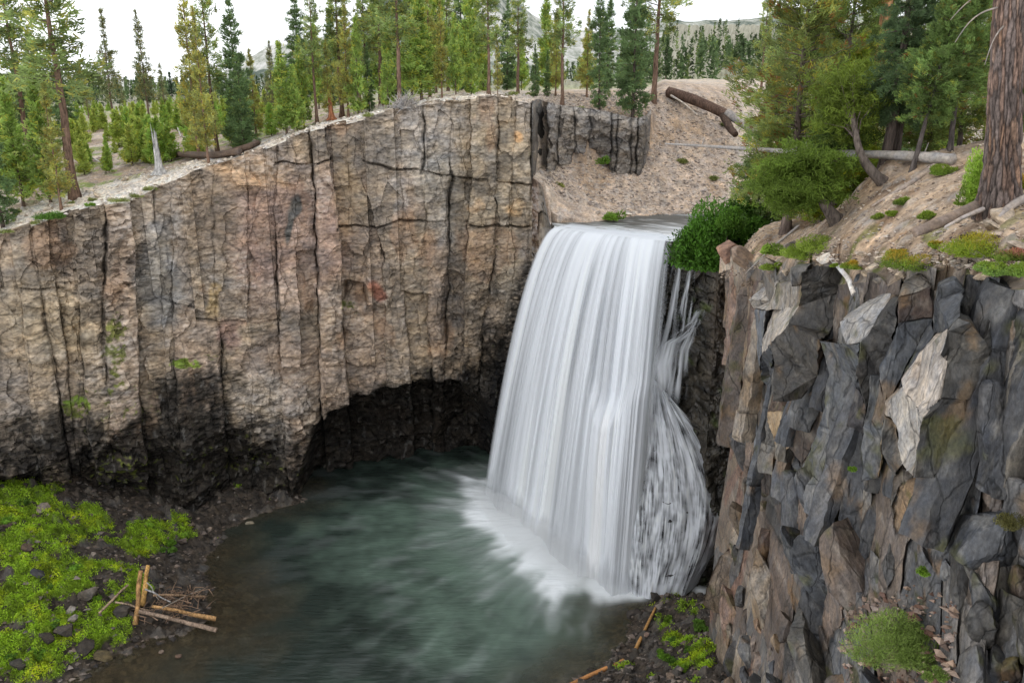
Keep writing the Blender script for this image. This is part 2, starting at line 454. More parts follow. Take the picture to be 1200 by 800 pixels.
def build_left_wall():
    kk = np.concatenate([np.linspace(-1.12, -.67, 60), np.linspace(-.668, .0235, 860)])
    nr = 430
    yr = Ystart(kk); zt = g_up(kk * yr, yr)
    zt = zt + .22 * fbm(kk * yr * .22, yr * .22, 3.3, 3)
    colrim = (hash2(np.floor(kk * yr / 1.9), kk * 0, 5) - .5) * .55
    t = np.linspace(0, 1, nr)[:, None] ** .95
    zb = -2.5
    Z = zb + (zt[None] + colrim[None] - zb) * t
    K = np.broadcast_to(kk[None], Z.shape).copy()
    Y0 = wallYapprox(K, Z)
    X0 = K * Y0
    # wobble the joints
    Kw = K + .0035 * fbm(X0 * .25, Z * .3, 1.0, 3) + .0010 * fbm(X0 * 1.3, Z * 1.4, 2.0, 3)
    J = np.stack([joint_curve(c, Z) for c in COLS])
    cid = (Kw[None] > J).sum(0)
    # distance to the nearest joint in metres, and which
    dj = np.abs(Kw[None] - J) * Y0[None]
    jn = dj.argmin(0); dmin = dj.min(0)
    r = np.random.default_rng(11)
    coff = r.uniform(-.5, .5, len(COLS) + 1); ctilt = r.uniform(-.10, .10, len(COLS) + 1); cvert = r.uniform(-.03, .03, len(COLS) + 1)
    coff[15] = -1.3; coff[14] = .1; coff[16] = .3
    Jp = np.concatenate([J[:1] - .04, J, J[-1:] + .03])
    kc = np.take_along_axis((Jp[:-1] + Jp[1:]) / 2, cid[None], 0)[0]
    D = coff[cid] + ctilt[cid] * (Kw - kc) * Y0 + cvert[cid] * (Z - 20)
    # horizontal joints break the columns into blocks
    def hline(pts, cut=None):
        q = np.array([px_to_kz(*p) for p in pts]); return np.interp(kk, q[:, 0], q[:, 1], left=np.nan, right=np.nan)[None]
    hl = [hline([(425, 189), (500, 203), (560, 210), (627, 219)]), hline([(395, 266), (440, 265), (497, 258), (560, 262), (627, 270)]),
          hline([(322, 192), (352, 193), (388, 190)]), hline([(230, 375), (300, 377), (330, 376)]), hline([(0, 340), (40, 338), (90, 345)]),
          hline([(330, 300), (380, 292)]), hline([(180, 350), (240, 365)]), hline([(470, 345), (505, 347)]), hline([(330, 430), (390, 425), (440, 430)]), hline([(20, 420), (130, 430)])]
    rowid = np.zeros(Z.shape, int)
    crack = np.zeros_like(Z)
    zw = Z + .35 * fbm(X0 * .3, Z * .3, 8.0, 3)
    for i, h in enumerate(hl):
        ok = ~np.isnan(h)
        dz = np.abs(zw - np.nan_to_num(h, nan=1e3))
        rowid += np.where(ok & (zw > np.nan_to_num(h, nan=1e3)), (i + 1) * 7, 0)
        crack = np.maximum(crack, np.exp(-(dz / .11) ** 2) * (.8 if i < 3 else .4) * sstep(-.35, .2, fbm(X0 * .2, Z * .1, 70 + i, 2)))
    D += (hash2(rowid.astype(float), cid.astype(float), 9) - .5) * .9
    wj = np.array([.17 if i in MAJOR else .09 for i in range(len(COLS))])[jn] * np.clip(.9 + 1.1 * fbm(X0 * .3, Z * .5, 33, 3), .3, 2)
    sj = np.array([.5 if i in MAJOR else .16 for i in range(len(COLS))])[jn]
    gap = sstep(-.05, .45, fbm(X0 * .12, Z * .14, 30 + jn * 3.1, 3)) + np.isin(jn, MAJOR) * .25
    vcr = np.exp(-(dmin / wj) ** 2) * np.clip(gap, .0, 1.2)
    D += vcr * sj + crack * .8
    # facets and strata
    ci, cj, ox, oy, e, f = voronoi(X0 / 1.7 + .3 * fbm(X0 * .4, Z * .4, 2, 2), Z / 2.6, s=3)
    D += (hash2(ci, cj, 21) - .5) * .5 + (hash2(ci, cj, 22) - .5) * ox * .6 + (hash2(ci, cj, 23) - .5) * oy * .6
    ci, cj, ox, oy, e2, f = voronoi(X0 / .62, Z / .42 + .3 * fbm(X0, Z * .5, 5, 2), s=8)
    rough_zone = sstep(15, 8, Z + 2.5 * fbm(X0 * .08, Z * .08, 4, 2))
    px, py = project(X0, Y0, Z)
    rz = np.maximum(rough_zone, (1 - sstep(.6, 1.3, np.hypot((px - 110) / 65, (py - 310) / 85))) * .8)
    rz = np.maximum(rz, (1 - sstep(.6, 1.3, np.hypot((px - 560) / 45, (py - 400) / 90))) * .7)
    D += ((hash2(ci, cj, 24) - .5) * .28 + (hash2(ci, cj, 25) - .5) * oy * .25) * (.30 + 2.2 * rz)
    D += .24 * fbm(X0 * .45, Z * .8, 6, 4) + .06 * fbm(X0 * 1.2, Z * 2.6, 7, 3) * (.4 + 1.2 * sstep(-.2, .4, fbm(X0 * .12, Z * .15, 88, 3)))
    D += 1.1 * rz * fbm(X0 * .28, Z * .28, 12, 3)
    # top: broken weathered edge
    top = sstep(2.2, 0, zt[None] - Z)
    D += top * (.45 + .5 * np.abs(fbm(X0 * .5, Z * 1.6, 15, 3)))
    # undercut foot
    foot = sstep(11, 3.5, Z + 2.0 * fbm(X0 * .09, 0, 5, 3))
    D += foot * np.interp(kk, [-1, -.62, -.5, -.42, -.36, -.3, -.24, .02], [3, 5.5, 4.0, 0.5, 4.0, 2.5, 1.5, 1.5])[None]
    # the cave
    cave = [px_to_kz(*p) for p in [(360, 600), (372, 540), (378, 500), (398, 475), (430, 461), (470, 452), (510, 446), (548, 448), (566, 470), (585, 500), (600, 640), (420, 660)]]
    cs = poly_sd(X0 + .4 * fbm(X0 * .4, Z * .4, 9, 3), Z + .35 * fbm(X0 * .5, Z * .5, 19, 3), [(a * 89, b) for a, b in cave])
    cin = sstep(0.1, -3.0, cs)
    D += cin * (6.0 + 1.2 * fbm(X0 * .3, Z * .5, 2.2, 3)) + sstep(.2, -.6, cs) * 1.5
    # small alcove beside the red block
    al = poly_sd(px, py, [(404, 330), (428, 332), (430, 352), (404, 352)])
    D += sstep(2, -5, al) * 1.6
    rb = poly_sd(px + 2 * fbm(px * .2, py * .2, 1, 2), py, [(428, 300), (438, 284), (446, 285), (446, 297), (456, 310), (462, 330), (456, 358), (430, 356)])
    D -= sstep(1.5, -2.5, rb) * 1.3
    al = poly_sd(px + 2.5 * fbm(px * .15, py * .15, 1, 2), py, [(519, 322), (530, 318), (550, 327), (540, 360), (545, 385), (520, 400), (516, 380)])
    D += sstep(2, -6, al) * 1.1
    Yw = Y0 + D
    # right-hand corner rounds back into the cleft
    Yw += sstep(.0205, .0236, K) * sstep(29, 34, Z) * 1.6
    X = K * Yw
    # colours
    pal = np.array([(.33, .28, .215), (.29, .25, .205), (.36, .30, .22), (.32, .255, .205), (.27, .245, .215)])
    cc = pal[(hash2(cid.astype(float), rowid.astype(float), 31) * 4.99).astype(int)]
    cc = cc * .55 + np.array((.315, .265, .21)) * .45
    blobs = [(565, 200, 90, 90, (.37, .325, .25), .7), (500, 165, 40, 60, (.36, .35, .33), .75), (515, 230, 26, 70, (.32, .31, .28), .6), (440, 170, 40, 40, (.27, .24, .20), .7),
             (335, 270, 85, 95, (.36, .26, .215), .8), (285, 195, 55, 26, (.43, .31, .20), .7), (305, 205, 30, 16, (.50, .36, .24), .6), (230, 250, 60, 50, (.29, .23, .17), .7),
             (190, 320, 30, 80, (.25, .255, .25), .8), (60, 370, 80, 60, (.38, .32, .225), .7), (20, 330, 50, 50, (.36, .31, .24), .6),
             (110, 320, 40, 60, (.27, .235, .20), .6), (345, 335, 50, 26, (.47, .39, .33), .7), (365, 285, 22, 40, (.42, .33, .28), .6), (402, 230, 18, 55, (.37, .29, .19), .6),
             (440, 340, 12, 14, (.30, .13, .09), .9), (611, 165, 9, 9, (.52, .34, .18), .9), (566, 245, 15, 9, (.50, .36, .22), .8), (608, 245, 11, 9, (.50, .36, .21), .8),
             (470, 230, 10, 30, (.44, .42, .40), .6), (590, 320, 24, 60, (.40, .36, .29), .7), (540, 420, 60, 35, (.36, .29, .21), .7), (250, 350, 12, 24, (.42, .31, .14), .7),
             (345, 255, 7, 34, (.09, .10, .10), .9), (270, 390, 14, 22, (.40, .27, .23), .7), (330, 420, 60, 40, (.36, .29, .24), .7), (300, 480, 36, 60, (.40, .37, .33), .6),
             (325, 520, 20, 40, (.42, .40, .37), .7), (150, 590, 26, 18, (.34, .34, .33), .8), (95, 530, 40, 30, (.20, .18, .165), .8), (150, 540, 14, 40, (.36, .33, .30), .5)]
    cc = paint(cc, px, py, blobs, 3)
    n = fbm(X0 * .35, Z * .8, 40, 4); n2 = fbm(X0 * 1.5, Z * 3.2, 41, 3)
    cc = cc * np.array((1.10, 1.07, 1.03)) * (1 + .42 * n[..., None]) * (1 + .46 * n2[..., None])
    big = fbm(X0 * .11, Z * .09, 90, 4); pale = sstep(.22, .6, big + .35 * n2); drk = sstep(.2, .55, -big + .3 * n2)
    cc = cc * (1 - .5 * pale[..., None]) + np.array((.52, .47, .41)) * .5 * pale[..., None]
    cc = cc * (1 - .5 * drk[..., None]) + np.array((.15, .135, .12)) * .5 * drk[..., None]
    rust = sstep(.35, .6, fbm(X0 * .2, Z * .13, 93, 4)); cc = cc * (1 - .4 * rust[..., None]) + np.array((.40, .25, .15)) * .4 * rust[..., None]
    # joints, seeps and the wet foot are dark rock; the cave's shade is painted in
    cc *= (1 - .45 * np.clip(vcr * (np.array([.9 if i in MAJOR else .35 for i in range(len(COLS))])[jn]) + crack * .6, 0, 1))[..., None]
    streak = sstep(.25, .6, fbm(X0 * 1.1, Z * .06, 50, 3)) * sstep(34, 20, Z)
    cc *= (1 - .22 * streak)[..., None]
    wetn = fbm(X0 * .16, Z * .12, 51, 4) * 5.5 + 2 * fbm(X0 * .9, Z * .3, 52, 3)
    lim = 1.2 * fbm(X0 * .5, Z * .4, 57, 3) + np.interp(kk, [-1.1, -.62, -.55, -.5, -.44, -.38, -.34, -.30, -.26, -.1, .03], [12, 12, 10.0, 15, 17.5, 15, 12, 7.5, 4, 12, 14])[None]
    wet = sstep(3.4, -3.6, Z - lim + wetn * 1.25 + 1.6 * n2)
    wet = np.maximum(wet, sstep(1.2, -.6, cs))  # cave shade painted in: the same mask blackens the whole interior
    wet_shade_col = np.array((.024, .021, .017)) * (1 + 1.2 * np.clip(n2, -.5, 1))[..., None] + np.array((.10, .10, .095)) * (sstep(.35, .7, fbm(X0 * 1.9, Z * 1.1, 53, 3)) * .8)[..., None]
    cc = cc * (1 - .96 * wet[..., None]) + wet_shade_col * (.96 * wet)[..., None]
    fallwet = sstep(22, 6, np.abs(px - np.interp(py, [270, 340, 440, 520], [648, 612, 588, 575]))) * sstep(260, 300, py)
    cc *= (1 - .85 * fallwet * sstep(-.3, .2, n2 + .2))[..., None]
    # moss
    mn = fbm(X0 * .7, Z * .9, 60, 3)
    ms = np.zeros_like(Z)
    for cx, cy, rx, ry, s in [(135, 400, 18, 48, .9), (90, 478, 22, 16, 1.0), (150, 470, 50, 40, .5), (219, 425, 20, 9, 1.1), (250, 412, 16, 12, .6), (150, 560, 60, 45, .6), (250, 550, 90, 45, .42), (412, 357, 16, 6, .9), (60, 590, 60, 30, .6), (338, 575, 20, 30, .4)]:
        ms = np.maximum(ms, (1 - sstep(.5, 1.2, np.hypot((px - cx) / rx, (py - cy) / ry))) * s)
    mm = sstep(.6, .95, ms * .9 + .45 * mn + .5 * fbm(X0 * 2.2, Z * 2.6, 61, 3))
    mc = np.array((.12, .145, .025)) * (.75 + .7 * hash2(ci, cj, 77))[..., None]
    bright = (1 - sstep(.5, 1.2, np.hypot((px - 219) / 24, (py - 425) / 10))) + (1 - sstep(.5, 1.2, np.hypot((px - 90) / 24, (py - 470) / 9)))
    mc = mc + bright[..., None] * np.array((.06, .14, .0))
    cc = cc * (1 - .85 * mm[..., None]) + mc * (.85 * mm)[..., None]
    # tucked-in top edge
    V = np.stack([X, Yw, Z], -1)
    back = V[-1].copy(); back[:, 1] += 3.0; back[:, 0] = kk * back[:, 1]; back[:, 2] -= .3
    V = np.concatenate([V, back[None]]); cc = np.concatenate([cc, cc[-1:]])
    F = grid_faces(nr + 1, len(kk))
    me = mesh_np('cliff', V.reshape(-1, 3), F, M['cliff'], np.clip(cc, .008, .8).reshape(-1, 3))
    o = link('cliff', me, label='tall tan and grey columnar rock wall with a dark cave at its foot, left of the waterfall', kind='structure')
    return kk, Yw[-1], Z[-1]
rimk, rimY, rimZ = build_left_wall()

# ---------------------------------------------------------------- the back cliff above the gravel slope
def build_back_cliff():
    kk = np.linspace(.0225, .1575, 300); nr = 120
    yb = Yback(kk)
    zt = g_up(kk * (yb + 1.4), yb + 1.4) + .15; zl = g_lo(kk * yb, yb) - 1.0
    t = np.linspace(0, 1, nr)[:, None]
    Z = zl + (zt - zl) * t; K = np.broadcast_to(kk[None], Z.shape)
    Y0 = yb[None] + 0 * Z; X0 = K * Y0
    col = np.array([.0235, .029, .036, .040, .052, .071, .088, .113, .121, .136, .144, .153, .16])
    Kw = K + .0030 * fbm(X0 * .4, Z * .4, 2, 3)
    cid = np.searchsorted(col, Kw.ravel()).reshape(K.shape)
    dj = np.abs(Kw[..., None] - col).min(-1) * Y0
    D = (hash2(cid.astype(float), cid * 0., 4) - .5) * 1.5 + np.exp(-(dj / .14) ** 2) * .35 - .5
    D += np.where((cid == 4), -1.6, 0) + np.where((cid == 2) | (cid == 3), 1.0, 0)
    ci, cj, ox, oy, e, f = voronoi(X0 / 1.0, Z / 1.1, s=5)
    D += (hash2(ci, cj, 6) - .5) * .7 + .45 * fbm(X0 * .6, Z * .8, 3, 4)
    D += sstep(.6, .0, t) * np.interp(kk, [.06, .075, .1, .115], [0, 1.0, .8, 0])[None]
    top = sstep(.86, 1, t); D += top * .8
    Yw = Y0 + D
    cc = np.broadcast_to(np.array((.235, .215, .19)), Z.shape + (3,)).copy()
    cc *= (.75 + .5 * hash2(cid.astype(float), cid * 0., 12))[..., None] * (1 + .3 * fbm(X0 * .5, Z * .5, 8, 4))[..., None]
    dark = np.where((cid == 2) | (cid == 3), .35, 1.0) * (1 - .4 * np.exp(-(dj / .16) ** 2))
    cc *= dark[..., None]
    cc = cc + (sstep(.75, 1, t) * .12)[..., None]
    V = np.stack([K * Yw, Yw, Z], -1)
    b = V[-1].copy(); b[:, 1] += 3; b[:, 0] = kk * b[:, 1]; b[:, 2] -= .25
    V = np.concatenate([V, b[None]]); cc = np.concatenate([cc, cc[-1:]])
    me = mesh_np('back_cliff', V.reshape(-1, 3), grid_faces(nr + 1, len(kk)), M['cliff'], np.clip(cc, .01, .8).reshape(-1, 3))
    link('back_cliff', me, label='short dark column cliff above the gravel slope behind the falls', kind='structure')
build_back_cliff()

# ---------------------------------------------------------------- wet rock wall behind and beside the falling water
def fall_wall_Y(K, Z):
    yr = np.where(K > .215, np.maximum(Ystart(K), 73.5), Ystart(K))
    b = np.interp(K.ravel(), [.0235, .05, .10, .16, .20, .235, .30], [.10, .11, .15, .22, .25, .2, .18]).reshape(K.shape)
    return yr - b * np.maximum(29.5 - Z, 0)
def build_fall_wall():
    kk = np.linspace(.0225, .305, 390); nr = 260
    yr = np.where(kk > .215, np.maximum(Ystart(kk), 73.5), Ystart(kk))
    zt = np.where(kk < .05, g_lo(kk * yr, yr), np.where(kk < .205, LIP_Z - .15, g_lo(kk * yr, yr)))
    zt = zt - np.where(kk > .2475, .6, 0)
    zt = np.where(kk < .0235, rimZ[-1] - 8, zt)
    Z = -1.5 + (zt[None] + 1.5) * np.linspace(0, 1, nr)[:, None]
    K = np.broadcast_to(kk[None], Z.shape).copy()
    Y0 = fall_wall_Y(K, Z); X0 = K * Y0
    ci, cj, ox, oy, e, f = voronoi(X0 / 1.3, Z / 1.9, s=13)
    D = (hash2(ci, cj, 1) - .5) * .9 + (hash2(ci, cj, 2) - .5) * oy * .8
    ci2, cj2, ox, oy, e, f = voronoi(X0 / .5, Z / .6, s=14)
    D += (hash2(ci2, cj2, 1) - .5) * .35 + .6 * fbm(X0 * .25, Z * .25, 5, 3) + .2 * fbm(X0 * 1.2, Z * 1.6, 6, 3)
    D += sstep(6, 0, Z) * .0 + sstep(3, 12, 29 - Z) * np.interp(kk, [.05, .08, .15, .2], [0, 2.0, 2.0, 0])[None]
    D += sstep(27.5, 29.2, Z) * .3
    fade = sstep(0, .6, zt[None] - Z)
    Yw = Y0 + D * fade
    px, py = project(X0, Y0, Z)
    n2 = fbm(X0 * 1.3, Z * 1.3, 7, 3)
    cc = np.array((.040, .036, .028)) * (1 + .9 * n2)[..., None]
    edge = sstep(.049, .030, K + .003 * fbm(X0, Z, 3, 3)) * sstep(10, 16, Z)
    cc = cc * (1 - edge[..., None]) + np.array((.33, .28, .22)) * (1 + .3 * n2)[..., None] * edge[..., None]
    red = sstep(.034, .028, K) * sstep(24, 28, Z); cc = cc * (1 - .5 * red[..., None]) + .5 * red[..., None] * np.array((.34, .22, .17))
    rt = .25 * sstep(.235, .25, K) * sstep(14, 22, Z)
    cc = cc * (1 - .8 * rt[..., None]) + np.array((.22, .165, .12)) * (.8 * rt * (1 + .4 * n2))[..., None]
    ms = sstep(.25, .55, fbm(X0 * .6, Z * .5, 33, 3)) * sstep(.19, .21, K) * (1 - rt)
    cc = cc * (1 - .7 * ms[..., None]) + np.array((.06, .085, .02)) * (.7 * ms)[..., None]
    V = np.stack([K * Yw, Yw, Z], -1)
    b = V[-1].copy(); b[:, 1] += 2; b[:, 0] = kk * b[:, 1]; b[:, 2] -= .4
    V = np.concatenate([V, b[None]]); cc = np.concatenate([cc, cc[-1:]])
    me = mesh_np('wet_cliff', V.reshape(-1, 3), grid_faces(nr + 1, len(kk)), M['wet'], np.clip(cc, .008, .8).reshape(-1, 3))
    link('wet_cliff', me, label='dark wet rock face behind the falling water', kind='structure')
    return kk, Yw[-1], Z[-1]
fk, fY, fZ = build_fall_wall()
# ---------------------------------------------------------------- right wall: big fractured basalt blocks, close to the viewpoint
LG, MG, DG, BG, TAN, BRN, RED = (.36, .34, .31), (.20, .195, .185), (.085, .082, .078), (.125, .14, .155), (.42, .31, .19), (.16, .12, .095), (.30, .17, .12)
FAC = [  # outline in the survey photo, depth offset, depth slope across, depth slope down (m per 100 px), rock colour with the face's light and shade painted in
    ([(846, 285), (880, 290), (884, 330), (876, 352), (872, 420), (880, 500), (876, 560), (862, 540), (858, 430), (842, 380), (838, 330)], .4, -5, 0, (.27, .19, .15)),
    ([(860, 283), (890, 272), (902, 285), (890, 300), (872, 320), (858, 330)], -.2, -4, -3, (.30, .18, .14)),
    ([(878, 352), (903, 329), (911, 331), (905, 352), (899, 364), (884, 362)], -1.0, -2.5, -5, LG),
    ([(911, 334), (938, 334), (938, 358), (930, 363), (905, 361)], -1.2, -3.5, -2.5, (.30, .275, .24)),
    ([(908, 362), (938, 358), (925, 380), (905, 400), (893, 416), (893, 398)], -1.6, -4.5, -2.5, (.40, .37, .33)),
    ([(893, 416), (904, 404), (905, 440), (900, 456), (891, 445)], -.9, -3, 0, (.13, .14, .155)),
    ([(940, 318), (962, 312), (991, 309), (992, 340), (986, 366), (970, 390), (962, 400), (958, 440), (940, 468), (906, 471), (905, 402), (930, 376), (940, 352)], -2.0, 1.5, .4, (.115, .108, .098)),
    ([(926, 315), (948, 311), (940, 330), (928, 336)], -1.6, -3, -4, MG),
    ([(905, 462), (926, 462), (926, 483), (900, 482)], -1.3, 0, .5, (.17, .12, .09)),
    ([(900, 482), (926, 482), (924, 525), (914, 548), (904, 560), (897, 520)], -.7, 1, .8, TAN),
    ([(878, 365), (893, 365), (893, 400), (888, 470), (892, 540), (884, 560), (880, 470)], -.3, -4, 0, (.20, .22, .245)),
    ([(884, 560), (893, 480), (900, 525), (896, 560), (888, 600)], -.2, -3, 0, BG),
    ([(958, 400), (985, 395), (986, 430), (968, 480), (955, 520), (940, 545), (925, 530), (930, 480), (955, 455)], .2, 2, 1, (.12, .09, .07)),
    ([(984, 378), (1032, 346), (1044, 345), (1024, 384), (1008, 402), (992, 404)], -1.5, -3.5, -6.5, (.30, .295, .285)),
    ([(1008, 403), (1024, 386), (1044, 350), (1052, 350), (1046, 400), (1032, 440), (1014, 478), (1004, 440)], -.6, 2.5, .6, DG),
    ([(968, 398), (990, 404), (1008, 404), (1004, 450), (988, 500), (976, 560), (950, 590), (936, 560), (962, 500), (972, 440)], -.6, -3.5, .3, (.155, .165, .175)),
    ([(988, 505), (1005, 450), (1014, 480), (1010, 520), (1003, 560), (984, 556)], .5, 2, .5, (.10, .095, .10)),
    ([(1053, 349), (1090, 336), (1091, 372), (1054, 379)], -.4, 1.5, 1.0, (.135, .10, .085)),
    ([(1052, 347), (1058, 335), (1080, 322), (1086, 334), (1060, 346)], -1.0, -1, -6, (.19, .17, .145)),
    ([(1100, 335), (1118, 328), (1130, 340), (1124, 372), (1112, 388), (1094, 392), (1097, 350)], -.5, -2, .5, (.09, .098, .11)),
    ([(1050, 382), (1090, 374), (1094, 392), (1078, 415), (1060, 440), (1048, 470), (1036, 485), (1030, 430), (1040, 400)], -.6, -2.5, .2, (.11, .12, .135)),
    ([(1020, 440), (1032, 440), (1040, 480), (1036, 520), (1030, 560), (1010, 565), (1012, 500)], -.5, -4, .2, (.16, .17, .18)),
    ([(1036, 470), (1043, 430), (1047, 440), (1038, 520), (1031, 560), (1027, 555)], -.8, 0, .2, (.33, .25, .15)),
    ([(1128, 338), (1160, 334), (1160, 372), (1150, 400), (1135, 378), (1124, 375)], -1.9, 1.0, .2, (.15, .145, .135)),
    ([(1124, 376), (1136, 378), (1152, 400), (1160, 376), (1164, 430), (1152, 470), (1132, 470), (1104, 468), (1112, 425), (1100, 416), (1108, 390)], -2.1, 1.8, .4, (.10, .097, .09)),
    ([(1104, 468), (1132, 470), (1131, 520), (1130, 562), (1070, 560), (1080, 490), (1086, 486)], -2.2, 1.8, .3, (.092, .09, .086)),
    ([(1092, 402), (1112, 386), (1100, 416), (1111, 425), (1103, 467), (1086, 488), (1074, 474), (1058, 458), (1062, 440), (1080, 420)], -2.0, -4.5, -2.2, (.43, .39, .345)),
    ([(1058, 458), (1074, 474), (1086, 488), (1076, 520), (1070, 556), (1056, 545), (1052, 500), (1036, 486), (1040, 474)], -1.9, -4.0, -.6, (.36, .345, .32)),
    ([(1036, 488), (1052, 492), (1056, 545), (1046, 560), (1034, 530)], -.5, 1.5, .5, (.15, .145, .135)),
    ([(1045, 568), (1056, 552), (1075, 560), (1122, 562), (1122, 598), (1104, 612), (1086, 642), (1052, 642), (1044, 610)], 2.0, 0, 0, (.10, .085, .07)),
    ([(1052, 575), (1082, 566), (1086, 600), (1078, 636), (1048, 640), (1046, 600)], 1.3, -3, 1, (.24, .17, .105)),
    ([(1040, 560), (1052, 556), (1054, 590), (1046, 600), (1042, 585)], -.9, 0, .5, (.30, .15, .10)),
    ([(1140, 340), (1168, 338), (1180, 350), (1178, 380), (1165, 395)], -.6, 1, 0, BG),
    ([(1170, 345), (1200, 338), (1230, 340), (1230, 372), (1188, 380), (1176, 368)], -.9, -2, -2, (.28, .25, .215)),
    ([(1164, 385), (1200, 378), (1240, 385), (1230, 430), (1170, 440)], -.4, -1, 1, (.12, .125, .135)),
    ([(1136, 478), (1150, 470), (1166, 472), (1176, 488), (1166, 520), (1160, 545), (1144, 530), (1138, 500)], -1.4, -2, -3, (.33, .31, .27)),
    ([(1160, 440), (1185, 448), (1200, 466), (1180, 478), (1158, 462)], -1.0, -1, -4, (.36, .31, .25)),
    ([(1128, 552), (1150, 538), (1175, 545), (1198, 568), (1200, 590), (1180, 620), (1150, 640), (1128, 600)], -2.0, -2, -2.0, (.30, .285, .255)),
    ([(1095, 650), (1120, 620), (1150, 640), (1168, 600), (1185, 640), (1170, 680), (1140, 745), (1116, 720), (1100, 690)], -2.3, -1.5, -2, (.19, .185, .18)),
    ([(1168, 660), (1200, 640), (1260, 660), (1260, 800), (1180, 800), (1160, 730)], -2.2, -1, -1, (.14, .14, .14)),
    ([(1160, 700), (1185, 690), (1190, 760), (1170, 800), (1150, 780)], -1.2, 1.5, 0, (.075, .072, .07)),
    ([(890, 700), (905, 678), (946, 688), (930, 738), (918, 748), (897, 724)], -1.3, -1.5, -1.5, (.185, .18, .17)),
    ([(889, 745), (899, 726), (914, 742), (905, 765), (894, 792)], -.7, 2, 1.5, (.06, .055, .05)),
    ([(944, 712), (958, 700), (976, 722), (982, 740), (976, 750), (956, 738)], -2.0, -1.5, -3, (.26, .25, .235)),
    ([(934, 772), (950, 745), (966, 742), (956, 775), (946, 800), (930, 800)], -2.3, -3, -2.5, (.30, .28, .25)),
    ([(966, 742), (982, 752), (976, 790), (962, 812), (946, 805), (957, 775)], -2.2, 3.0, 1.0, (.085, .075, .065)),
    ([(962, 640), (985, 628), (1010, 640), (1012, 664), (992, 690), (974, 694), (962, 675)], -1.4, -1.5, -2.0, (.25, .24, .22)),
    ([(985, 600), (1030, 600), (1046, 625), (1010, 640), (988, 628)], -1.0, -2, -1.5, (.235, .225, .21)),
    ([(930, 590), (950, 596), (975, 610), (974, 640), (950, 690), (940, 660), (925, 620)], -1.0, -3, -.8, (.18, .19, .20)),
    ([(974, 612), (984, 615), (966, 660), (950, 694), (946, 690), (960, 655)], .5, 0, 0, (.12, .075, .04)),
    ([(960, 560), (1000, 562), (1004, 595), (975, 606), (960, 590)], -.8, -1, .4, (.085, .085, .09)),
    ([(886, 610), (902, 590), (900, 640), (890, 665), (880, 640)], -.6, -2, .5, (.36, .25, .14)),
    ([(904, 650), (930, 640), (944, 684), (905, 676), (890, 700), (878, 680)], -.4, -1, 0, (.27, .19, .15)),
    ([(868, 585), (888, 575), (896, 600), (884, 640), (868, 625)], -.6, -3, -.5, (.20, .205, .21)),
    ([(1020, 660), (1060, 655), (1066, 690), (1025, 700)], -1.3, -1.5, -3, (.30, .28, .26)),
]
def right_k0(z): return np.interp(z, [-2, 0, 10, 20, 27, 34, 37], [.272, .270, .268, .281, .270, .2475, .2475])
